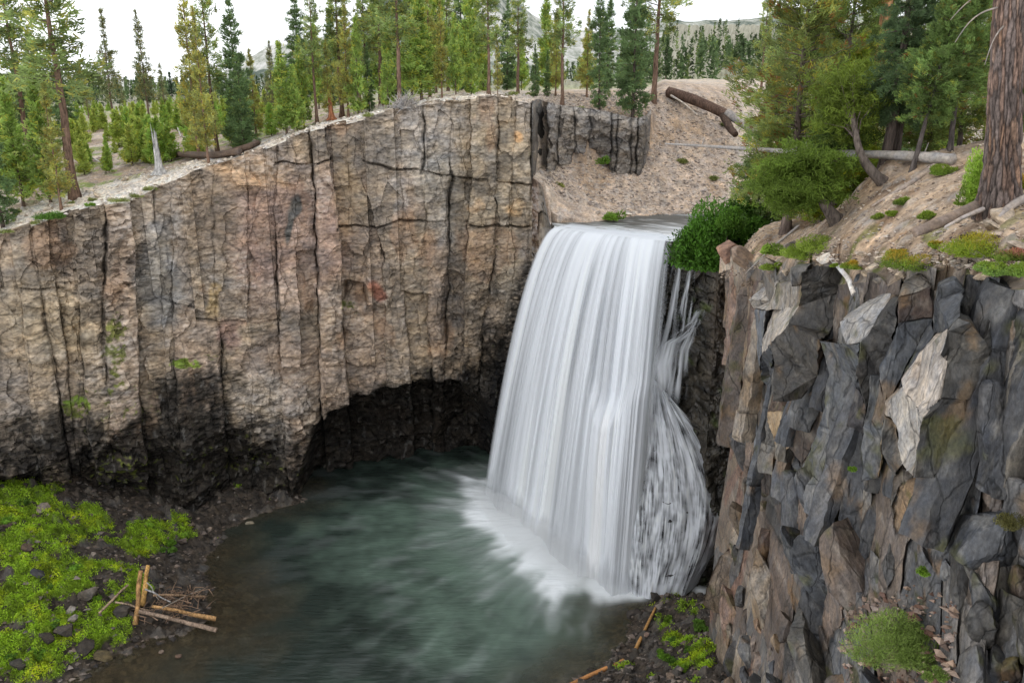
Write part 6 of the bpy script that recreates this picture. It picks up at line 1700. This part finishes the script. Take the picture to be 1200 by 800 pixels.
# giant trunk
def giant():
    b = np.array(gpt(1172, 31.0)); root = thing('giant_pine', 'giant pine with furrowed red-brown bark at the right edge of the bank', 'tree', tuple(b))
    n, sd = 150, 160; Ht = 22.0; th = np.linspace(0, 2 * np.pi, sd, endpoint=False)[None]; t = np.linspace(-.02, 1, n)[:, None]
    zz = t * Ht; r = .60 * (1 - .45 * t) * (1 + .42 * np.exp(-np.maximum(zz, 0) * 1.3) * (1 + .35 * np.sin(th * 5 + 1)))
    cx_, sx_ = np.cos(th), np.sin(th)
    ci, cj, ox, oy, e, f = voronoi(th * 26 / 6.2832 * 1.0 + .5 * fbm(cx_ * 2, sx_ * 2, zz * 1.3, 3), zz * 1.25 + 0 * th, s=200)
    plate = sstep(0.0, .30, e)
    r = r * (1 - .10 * (1 - plate)) + (hash2(ci, cj, 2) - .5) * .05 + .02 * fbm(cx_ * 9, sx_ * 9, zz * 2.2, 3)
    X = cx_ * r - .12 * zz; Y = sx_ * r; Z = zz + 0 * th
    V = np.stack([X, Y, Z], -1).reshape(-1, 3)
    i = np.arange(n - 1)[:, None] * sd; j = np.arange(sd)[None]
    F = np.stack([i + j, i + (j + 1) % sd, i + sd + (j + 1) % sd, i + sd + j], -1).reshape(-1, 4)
    C = np.where(hash2(ci, cj, 3)[..., None] > .5, np.array((.19, .125, .095)), np.array((.15, .115, .10))) * (.7 + .7 * hash2(ci, cj, 4))[..., None]
    C = C * (.30 + .70 * plate)[..., None] + (hash2(ci, cj, 7) > .86)[..., None] * np.array((.10, .05, .02)) * plate[..., None]
    m = attr_rock('pine_bark', rough=.9, bump=1.0, scale=(1, 1, .4), fine=14, var=.6, dist=.03, hue=False)
    link('trunk', mesh_np('trunk', V, F, m, np.clip(C.reshape(-1, 3), .01, .6), smooth=True), root)
    for k_, (z0, a, L, el) in enumerate([(6.8, 3.4, 1.5, -.15), (7.2, 3.0, 1.3, .1), (6.2, 3.9, 1.2, -.3)]):
        d = np.array([math.cos(a), math.sin(a), 0]); o = d * .5 + (-.12 * z0, 0, z0)
        link('dead_limb', wood_mesh('dead_limb', [o, o + d * L * .4 + (0, 0, el * L * .6), o + d * L * .75 + (0, 0, el * L * .5 - .4), o + d * L + (0, 0, el * L - .9)], .035, .010, (.32, .29, .26), sides=6, n=9, seed=k_), root)
    rg = np.random.default_rng(5); P, D, C = [], [], []
    for z0 in np.linspace(11, 23, 40):
        a = rg.uniform(0, 6.28); L = rg.uniform(2, 4.2) * (1 - (z0 - 11) / 18); d = np.array([math.cos(a), math.sin(a), .1]); m_ = 26
        s_ = rg.uniform(.35, 1, m_); p = np.array([0, 0, z0]) + d * (s_ * L)[:, None] + rg.normal(size=(m_, 3)) * .25
        P.append(np.repeat(p, 8, 0) + rg.normal(size=(m_ * 8, 3)) * .12); D.append(rg.normal(size=(m_ * 8, 3))); C.append(np.tile([[.12, .17, .04]], (m_ * 8, 1)) * rg.uniform(.7, 1.3, (m_ * 8, 1)))
    V, F, C = blades(np.concatenate(P), np.concatenate(D), .3, .06, np.concatenate(C), rg)
    link('crown', mesh_np('crown', V, F, M['needle'], C), root)
giant()
# leaning trees with curved trunks on the bank
def crooked(pts, r0, r1, blob, brad, n, col, label, seed):
    pts = [np.array(p) for p in pts]; b = pts[0]; root = thing('crooked_pine', label, 'tree', tuple(b))
    link('trunk', wood_mesh('trunk', [p - b for p in pts], r0, r1, (.15, .12, .10), sides=12, n=18, seed=seed, mat='bark', flare=.5), root)
    rg = np.random.default_rng(seed); P, D, C = [], [], []
    if n:
        bc = np.array(blob) - b; nbr = 70
        lobes = rg.normal(size=(nbr, 3)); lobes /= np.linalg.norm(lobes, axis=1)[:, None]; lobes *= rg.uniform(.3, 1, (nbr, 1)) * np.array(brad)
        for q in lobes:
            m_ = n // nbr // 8; sh = rg.uniform(.65, 1.35)
            p = bc + q + rg.normal(size=(m_, 3)) * np.array([.55, .5, .14])
            P.append(np.repeat(p, 8, 0) + rg.normal(size=(m_ * 8, 3)) * .10); D.append(rg.normal(size=(m_ * 8, 3)) * .8 + q[None] / np.linalg.norm(q) * .4); C.append(np.tile(np.array([col]) * sh, (m_ * 8, 1)) * rg.uniform(.75, 1.25, (m_ * 8, 1)))
        V, F, C = blades(np.concatenate(P), np.concatenate(D), .22, .05, np.concatenate(C), rg)
        tp = []
        for q in lobes[:26]:
            v, f = tube([pts[-2] - b, bc * .5 + (pts[-2] - b) * .5 + q * .3, bc + q], [.04, .03, .008], 4, cap=False); tp.append((v, f, (.22, .17, .14)))
        v, f, c = join_parts(tp); nf = len(F); V, F, C = join_parts([(V, F, C), (v, f, c)])
        link('crown', mesh_np('crown', V, F, [M['needle'], M['bark']], np.clip(C, .01, .7), mat_idx=(np.arange(len(F)) >= nf).astype(int)), root)
crooked([at(985, 264, 43.0), at(972, 248, 42.8), at(962, 232, 42.8), at(955, 212, 43.2), at(945, 190, 43.6)], .36, .10, at(940, 208, 43.2), (2.1, 1.8, 1.9), 20000, (.16, .24, .035), 'curved-trunk pine with a drooping bright green crown leaning out over the rim', 301)
crooked([at(1040, 218, 42.5), at(1024, 204, 42.4), at(1010, 186, 42.6), at(1004, 165, 43), at(1000, 140, 43.4)], .28, .12, at(992, 120, 44.5), (1.5, 1.3, 2.2), 8000, (.20, .27, .04), 'curved grey trunk passing under the long grey log', 302)
crooked([at(975, 240, 47), at(974, 222, 47), at(976, 195, 47), at(978, 170, 47)], .2, .1, at(985, 165, 47), (1.3, 1.2, 2.0), 8000, (.11, .17, .035), 'dark stemmed small pine behind the curved-trunk pine', 303)
sn = gpt(1012, 60); log([sn, np.array(sn) + (0, 0, 6), np.array(sn) + (0.1, 0, 22)], .42, .33, (.42, .22, .11), 'orange-brown barkless snag rising behind the light green young pines', name='dead_snag', cat='snag', seed=21, mat='bark', n=24)
# twigs under the rim
brush(895, 335, .9, 60, (.30, .24, .19), 'dry hanging roots and twigs under the rim left of the light grey face', 31, base=tuple(right_wall_at(880, 330) + (0, -.3, 0)), up=-.8, name='hanging_roots', cat='roots')

# ---------------------------------------------------------------- driftwood, boulders and stones
DW = [((165, 668), (158, 735), .20, .17, ORW, .5, 'orange-brown log stuck upright at the left of the driftwood pile'), ((174, 662), (167, 712), .22, .19, (.62, .36, .12), .6, 'bright orange upright log in the driftwood pile'),
      ((163, 716), (254, 738), .15, .20, (.36, .26, .19), .3, 'long brown log at the front of the driftwood pile'), ((178, 710), (253, 725), .12, .19, (.52, .30, .13), .55, 'orange log with knots in the middle of the driftwood pile'),
      ((180, 697), (240, 699), .10, .12, (.46, .30, .18), .55, 'straight brown pole across the back of the driftwood pile'), ((116, 718), (150, 685), .11, .08, (.42, .30, .20), .5, 'slanting brown pole left of the driftwood pile'),
      ((170, 690), (200, 705), .07, .04, SILV, .8, 'thin grey branch across the upright logs'), ((172, 682), (186, 702), .05, .03, PALE, .9, 'thin bleached branch beside the bright orange log'),
      ((190, 712), (235, 690), .05, .03, (.5, .42, .34), .75, 'thin curved branch over the orange log'), ((135, 705), (175, 715), .08, .06, (.44, .32, .22), .45, 'short brown pole under the upright logs')]
for i, (a, b, r0, r1, c, up, lb) in enumerate(DW):
    if i < 2:
        p0 = bed_point(b[0], b[1]) + (0, 0, .2); p1 = np.array(at(a[0], a[1], p0[1] + 2.5))
    else:
        zl = max(bed_point(*a)[2], 0) + up + .35; p0 = np.array(at_z(a[0], a[1], zl)); p1 = np.array(at_z(b[0], b[1], max(bed_point(*b)[2], 0) + up * .6 + .1))
    log([p0, (p0 * 2 + p1) / 3 + (.12, 0, .08), (p0 + p1 * 2) / 3 + (-.1, .05, -.04), p1], r0, r1, np.array(c) * .8, lb, name='driftwood_log', group='driftwood pile by the pool', seed=40 + i, n=12, rough=.35, mat='bark')
p0, p1, p2 = (np.array(at_z(*q, z)) for q, z in [((655, 808), .1), ((700, 787), .35), ((745, 768), .6)])
log([p0, p1, p2], .16, .20, (.50, .24, .09), 'orange log lying half in water at the bottom right of the pool', name='driftwood_log', seed=55, n=10)
p0, p1 = np.array(at_z(744, 762, .5)), np.array(at(768, 712, 62.5))
log([p0, (p0 + p1) / 2, p1], .15, .11, (.50, .28, .10), 'short orange log leaning on rocks at the foot of the falls', name='driftwood_log', seed=56, n=8)
def rock_mesh(seed, amp=.10, sub=4):
    import bmesh
    bm = bmesh.new(); bmesh.ops.create_icosphere(bm, subdivisions=sub, radius=1)
    v = np.array([q.co for q in bm.verts]); rg = np.random.default_rng(seed)
    for _ in range(16):                                     # cleave flat faces
        d = rg.normal(size=3); d /= np.linalg.norm(d); h = rg.uniform(.45, .78); s = v @ d; v = np.where((s > h)[:, None], v - d * (s - h)[:, None] * 1.0, v)
    v = v * (1 + amp * .35 * fbm(v[:, 0] * 1.5 + seed, v[:, 1] * 1.5, v[:, 2] * 1.5, 4))[:, None]
    f = np.array([[q.index for q in p.verts] for p in bm.faces]); bm.free()
    c = np.array((.20, .19, .175)) * (1 + .4 * fbm(v[:, 0] * 2, v[:, 1] * 2, v[:, 2] * 2 + seed, 3))[:, None]
    return v, f, c
RB = [rock_mesh(i) for i in range(6)]
def rock(P, size, label, seed, col=1.0, group=None, name='rock', cat='rock', tint=None):
    v, f, c = RB[seed % 6]; c = c * col if tint is None else c / .19 * np.array(tint)
    o = link(name, mesh_np(name, v, f, M['stone'], np.clip(c, .01, .8)), label=label, cat=cat, group=group, loc=tuple(P))
    o.scale = tuple(size) if hasattr(size, '__len__') else (size, size * .85, size * .6); o.rotation_euler = (seed * .7 % 1 - .5, seed * 1.3 % 1 - .5, seed * 2.1 % 6.28)
    return o
for i, (px, py, s, tn, lb) in enumerate([(103, 700, 1.5, (.13, .12, .11), 'largest dark lichen-spotted boulder in the moss'), (83, 717, .7, (.30, .29, .28), 'pale grey block in the moss, upper of the two stacked'), (85, 728, .75, (.28, .27, .26), 'pale grey block in the moss, lower of the two stacked'),
      (46, 674, .75, (.045, .048, .055), 'near-black square boulder in the middle of the moss'), (34, 645, .8, (.09, .07, .055), 'brown boulder sunk in the upper moss'), (78, 742, 1.1, (.06, .055, .05), 'dark boulder at the water edge under the pale blocks'),
      (55, 748, .9, (.05, .045, .04), 'small dark boulder left of the water edge blocks'), (100, 762, 1.2, (.05, .045, .04), 'flat dark wet boulder at the pool edge'), (143, 720, 1.5, (.075, .07, .065), 'dark boulder with moss cap left of the driftwood pile'),
      (122, 770, .9, (.10, .085, .05), 'mossy flat rock at the edge of the pool'), (53, 597, .9, (.20, .18, .165), 'grey-brown boulder at the top of the moss'), (10, 618, .6, (.07, .05, .045), 'small reddish rock in the moss at the left edge'),
      (20, 780, .9, (.05, .05, .045), 'dark boulder in the bottom left corner'), (35, 765, .7, (.055, .05, .045), 'small dark boulder above the bottom left corner'), (245, 622, .9, (.30, .26, .23), 'tan angular rock on the far shore scree'), (293, 615, .8, (.26, .24, .19), 'mossy topped rock at the end of the scree'),
      (225, 617, .8, (.14, .115, .10), 'brown angular rock on the far shore scree'), (215, 637, .9, (.12, .10, .09), 'dark brown rock in the middle of the scree'), (285, 640, .5, (.20, .16, .13), 'small tan rock at the waterline'), (255, 655, .45, (.34, .33, .31), 'small pale rock at the waterline'),
      (768, 703, 1.3, (.045, .042, .04), 'wet black boulder touching the foot of the falls'), (745, 722, 1.2, (.05, .045, .042), 'wet dark boulder in the pool right of the foam'), (765, 716, .9, (.07, .065, .06), 'wet grey boulder behind the short orange log'),
      (757, 745, .5, (.24, .18, .16), 'small pinkish rock beside the short orange log'), (800, 705, .9, (.05, .045, .04), 'dark rock under the right side of the cascade'), (785, 795, .7, (.20, .16, .13), 'tan rock on the bottom scree'), (845, 745, .7, (.10, .09, .08), 'grey rock on the scree against the right wall'),
      (318, 745, .9, (.10, .075, .045), 'brown boulder seen through the shallow water'), (210, 770, .5, (.14, .10, .08), 'small brown rock breaking the water near the driftwood'), (190, 765, .45, (.16, .13, .11), 'small grey rock breaking the water below the driftwood')]):
    P_ = bed_point(px, py); sink = .25 * s
    if i == 27: P_ = np.array(at_z(px, py, -.7))
    if 28 <= i: P_ = np.array(at_z(px, py, .0))
    rock(P_ + (0, 0, sink * .9), s * (.95 if i < 14 else .7), lb, i, tint=tn, name='boulder' if s > .8 else 'rock', cat='boulder' if s > .8 else 'rock')
for i, (px, py, s, tn, lb) in enumerate([(1165, 268, .45, (.44, .39, .33), 'pale angular rock at the left foot of the giant trunk'), (1150, 276, .4, (.40, .36, .31), 'pale rock over a dark hollow by the giant trunk'), (1168, 278, .38, (.46, .40, .35), 'pale split rock below the giant trunk'), (1135, 280, .45, (.07, .06, .05), 'charred black wood chunk under the pale rocks'),
      (1145, 302, .6, (.36, .33, .30), 'flat grey-brown stone at the rim beside the long cushion plant'), (1115, 305, .3, (.38, .34, .30), 'small tan stone on the rim above the dark column'), (1195, 290, .5, (.40, .35, .30), 'tan stone at the right edge of the bank'),
      (1180, 255, .6, (.42, .37, .31), 'broad tan slab right of the giant trunk foot'), (1035, 305, .5, (.52, .48, .42), 'white flat stone on the bank left of the round golden cushion'), (1050, 310, .4, (.36, .31, .26), 'flat brown stone under the round golden cushion'),
      (966, 306, .55, (.70, .67, .62), 'bright white stone on top of the big dark block'), (925, 290, .9, (.24, .235, .23), 'smooth grey boulder behind the lime moss'), (1010, 298, .35, (.42, .37, .31), 'tan stone right of the bleached white stick'), (1024, 318, .4, (.46, .42, .36), 'pale stone at the rim above the light grey slab'),
      (1092, 265, .25, (.40, .36, .30), 'small pale stone above the weathered brown log'), (735, 300 - 48, .6, (.62, .60, .57), 'white stone at the river edge beside the bright shrub'), (700, 250, .6, (.36, .33, .30), 'grey stone on the far river edge')]):
    P_ = np.array(ground_at_pixel(px, py, 22, 130)); rock(P_ + (0, 0, .02), (s, s * .8, s * .42), lb, i + 3, tint=tn, name='stone', cat='stone')
def scatter(name, label, n, fn, smin, smax, cols, seed, cat='stones'):
    """countless small loose stones as one body of stuff"""
    rg = np.random.default_rng(seed); P = fn(rg, n); n = len(P)
    base = np.array([[1, 0, 0], [-1, 0, 0], [0, 1, 0], [0, -1, 0], [0, 0, 1], [0, 0, -1]], float)
    tri = np.array([[0, 2, 4], [2, 1, 4], [1, 3, 4], [3, 0, 4], [2, 0, 5], [1, 2, 5], [3, 1, 5], [0, 3, 5]])
    s = (smin + (smax - smin) * rg.uniform(0, 1, n) ** 3)
    v = base[None] * rg.uniform(.6, 1.3, (n, 6, 1)) + rg.normal(size=(n, 6, 3)) * .22
    v = v * s[:, None, None] * np.array([1, 1, .55]); a = rg.uniform(0, 6.28, n); ca, sa = np.cos(a), np.sin(a)
    x = v[..., 0] * ca[:, None] - v[..., 1] * sa[:, None]; y = v[..., 0] * sa[:, None] + v[..., 1] * ca[:, None]
    V = np.stack([x, y, v[..., 2]], -1) + P[:, None]
    F = (np.arange(n)[:, None, None] * 6 + tri[None]).reshape(-1, 3)
    C = np.array(cols)[rg.integers(0, len(cols), n)] * rg.uniform(.7, 1.25, (n, 1))
    link(name, mesh_np(name, V.reshape(-1, 3), F, M['stone'], np.repeat(C, 6, 0)), label=label, cat=cat, kind='stuff')
def on_ground(k0, k1, q0, q1, bias=1.0):
    def fn(rg, n):
        k = rg.uniform(k0, k1, n); q = q0 + (q1 - q0) * rg.uniform(0, 1, n) ** bias; Y = Ystart(k) + q; keep = ~((k > .235) & (k < .25))
        k, Y = k[keep], Y[keep]; return np.stack([k * Y, Y, G(k * Y, Y)], -1)
    return fn
scatter('gravel', 'loose tan gravel over the slope behind the falls', 9000, lambda rg, n: (lambda k, Y: np.stack([k * Y, Y, np.maximum(G(k * Y, Y), LIP_Z - .1)], -1))(rg.uniform(.03, .26, n), rg.uniform(96, 124, n)), .05, .30, [(.42, .35, .29), (.34, .29, .25), (.50, .44, .38), (.27, .23, .20)], 1, 'gravel')
scatter('gravel', 'loose stones over the right bank slope', 9000, on_ground(.25, .68, .3, 16, 1.5), .02, .13, [(.44, .36, .28), (.36, .29, .23), (.54, .48, .41), (.26, .21, .17)], 2, 'gravel')
scatter('gravel', 'flat pale stones scattered over the left rim', 3200, on_ground(-.75, .02, .3, 11, 1.6), .04, .28, [(.78, .73, .66), (.62, .56, .48), (.85, .82, .76), (.46, .39, .32)], 3, 'gravel')
def on_bed(rg, n):
    h = BH[::1]; idx = rg.integers(0, h.size, n * 3); z = h.ravel()[idx]; ok = (z > -.25); idx = idx[ok][:n]
    return np.stack([BX.ravel()[idx], BY.ravel()[idx], BH.ravel()[idx]], -1)
scatter('scree', 'dark angular scree along the pool shores', 12000, on_bed, .05, .38, [(.10, .08, .065), (.06, .052, .045), (.16, .13, .11), (.21, .18, .155), (.045, .04, .037)], 4, 'scree')
def on_ledge(rg, n):
    K_, Y_, Z_, px_, py_ = RW[:5]; m = ((px_ > 985) & (py_ > 700) & (px_ < 1120)); ii = np.argwhere(m); ii = ii[rg.integers(0, len(ii), n)]
    y = Y_[ii[:, 0], ii[:, 1]] - rg.uniform(.0, .7, n); return np.stack([K_[ii[:, 0], ii[:, 1]] * y, y, Z_[ii[:, 0], ii[:, 1]]], -1)
scatter('rubble', 'flat brown rubble on the ledge below the feathery shrub', 2600, on_ledge, .06, .30, [(.34, .25, .19), (.26, .19, .15), (.42, .33, .27), (.2, .12, .09)], 5, 'rubble')
# moss leaves
def moss(name, label, mask, n, size, col, seed, lift=.02):
    rg = np.random.default_rng(seed); w = mask.ravel(); idx = rg.choice(w.size, n, p=w / w.sum())
    P = np.stack([BX.ravel()[idx], BY.ravel()[idx], BH.ravel()[idx]], -1) + rg.normal(size=(n, 3)) * (.14, .14, .05); P[:, 2] += lift + rg.uniform(0, .16, n)
    cl = 1 + .75 * fbm(P[:, 0] * .9, P[:, 1] * .9, 3, 3)
    C = np.array(col) * (rg.uniform(.7, 1.3, n) * cl)[:, None]; y_ = sstep(0, .5, fbm(P[:, 0] * .4, P[:, 1] * .4, 8, 2))[:, None]; C = C * (1 - y_) + C * np.array((1.35, 1.1, .8)) * y_
    V, F, C = blades(P, rg.normal(size=(n, 3)) + (0, 0, .8), size * rg.uniform(.6, 1.4, n), size * .6 * rg.uniform(.6, 1.3, n), C, rg)
    link(name, mesh_np(name, V, F, M['leaf'], np.clip(C, .01, .8)), label=label, cat='moss', kind='stuff')
moss('moss', 'thick bright green moss and ground plants over the scree banks', np.clip(BG_, 0, 1) * (BH > .1), 60000, .15, (.33, .50, .035), 6)

# reddish rocks and shrubs on the shoulder above the falls
for i, (px, py, s_, tn, lb) in enumerate([(856, 290, 1.5, (.30, .20, .16), 'reddish weathered boulder at the corner of the rim below the green bush'), (880, 296, 1.2, (.28, .22, .18), 'brown split boulder on the rim right of the reddish one'), (900, 292, .8, (.25, .235, .22), 'small grey boulder on the rim by the hanging grey limb')]):
    rock(right_wall_at(px, py + 6) + (0, .8, -.1), (s_, s_ * .8, s_ * .7), lb, i + 2, tint=tn, name='boulder', cat='boulder')

brush(205, 705, 1.5, 120, (.24, .165, .115), 'tangle of thin brown sticks caught among the driftwood logs', 77, name='stick_tangle', cat='sticks', base=tuple(bed_point(205, 712) + (0, 0, .3)), up=.25, spread=.75)

rr = random.Random(12)
for i in range(26):
    px = 900 + 300 * (i + rr.random()) / 26; s_ = rr.uniform(.18, .55)
    P_ = right_wall_at(px, float(np.interp(px, [900, 940, 990, 1040, 1100, 1150, 1200], [318, 308, 312, 330, 310, 318, 322]))) + (rr.uniform(-.1, .3), rr.uniform(.1, .9), rr.uniform(-.1, .1))
    rock(P_, (s_, s_ * .8, s_ * .55), 'loose angular grey or tan stone lying along the broken rim of the right wall', i, tint=[(.22, .21, .20), (.34, .28, .22), (.40, .35, .29), (.15, .145, .14)][i % 4], group='stones along the right rim', name='stone', cat='stone')
for i in range(34):
    px = rr.uniform(5, 330); k_ = kof(px, 220); Y_ = float(Ystart(np.array([k_]))[0]) + rr.uniform(.6, 8); x_, y_, z_ = gpt(px, Y_); s_ = rr.uniform(.25, .8)
    rock((x_, y_, z_ + .02), (s_ * 1.3, s_, s_ * .4), 'flat pale slab of rock lying on the left rim', i, tint=[(.66, .61, .54), (.5, .45, .38), (.74, .70, .64)][i % 3], group='pale slabs on the left rim', name='flat_stone', cat='rock')

leafy('willow_bush', tuple(at(857, 268, 62)), (1.5, 1.3, 1.6), 4200, .2, (.12, .25, .03), 'low leafy green bush behind the reddish boulder at the corner of the rim', 'bush', 130)
leafy('shrub', (*at(905, 283, 47)[:2], at(905, 300, 47)[2]), (.9, .8, .7), 2200, .12, (.30, .44, .07), 'bright lime green shrub on the rim beside the hanging grey limb', 'shrub', 131, stem=False)

rr = random.Random(21)
for i in range(26):
    px, py = rr.choice([(rr.uniform(0, 120), rr.uniform(590, 780)), (rr.uniform(150, 220), rr.uniform(610, 650)), (rr.uniform(775, 825), rr.uniform(715, 790))])
    r = rr.uniform(.35, .8)
    leafy('leafy_plant', tuple(bed_point(px, py)), (r, r * .9, r * .7), int(700 * r), .24, rr.choice([(.22, .40, .05), (.30, .48, .06), (.14, .26, .04)]), 'low leafy green plant among the moss and stones of the pool shore', 'plant', 200 + i, group='leafy plants on the pool shore', stem=False, elong=.5)

# ---------------------------------------------------------------- air: thin summer haze over the whole place
def build_haze():
    x0, x1, y0, y1, z0, z1 = -2600, 2600, -80, 2300, -6, 300
    V = np.array([[x, y, z] for z in (z0, z1) for y in (y0, y1) for x in (x0, x1)], float)
    F = np.array([[0, 1, 3, 2], [4, 6, 7, 5], [0, 4, 5, 1], [2, 3, 7, 6], [0, 2, 6, 4], [1, 5, 7, 3]])
    m = bpy.data.materials.new('haze'); m.use_nodes = True; nt = m.node_tree; nt.nodes.clear()
    out = nt.nodes.new('ShaderNodeOutputMaterial'); v = nt.nodes.new('ShaderNodeVolumePrincipled')
    v.inputs['Color'].default_value = (.96, .98, 1.0, 1); v.inputs['Density'].default_value = .0009; v.inputs['Anisotropy'].default_value = .2
    nt.links.new(v.outputs['Volume'], out.inputs['Volume'])
    link('haze', mesh_np('haze', V, F, m), label='thin pale haze in the air over the valley', cat='haze', kind='stuff')
build_haze()
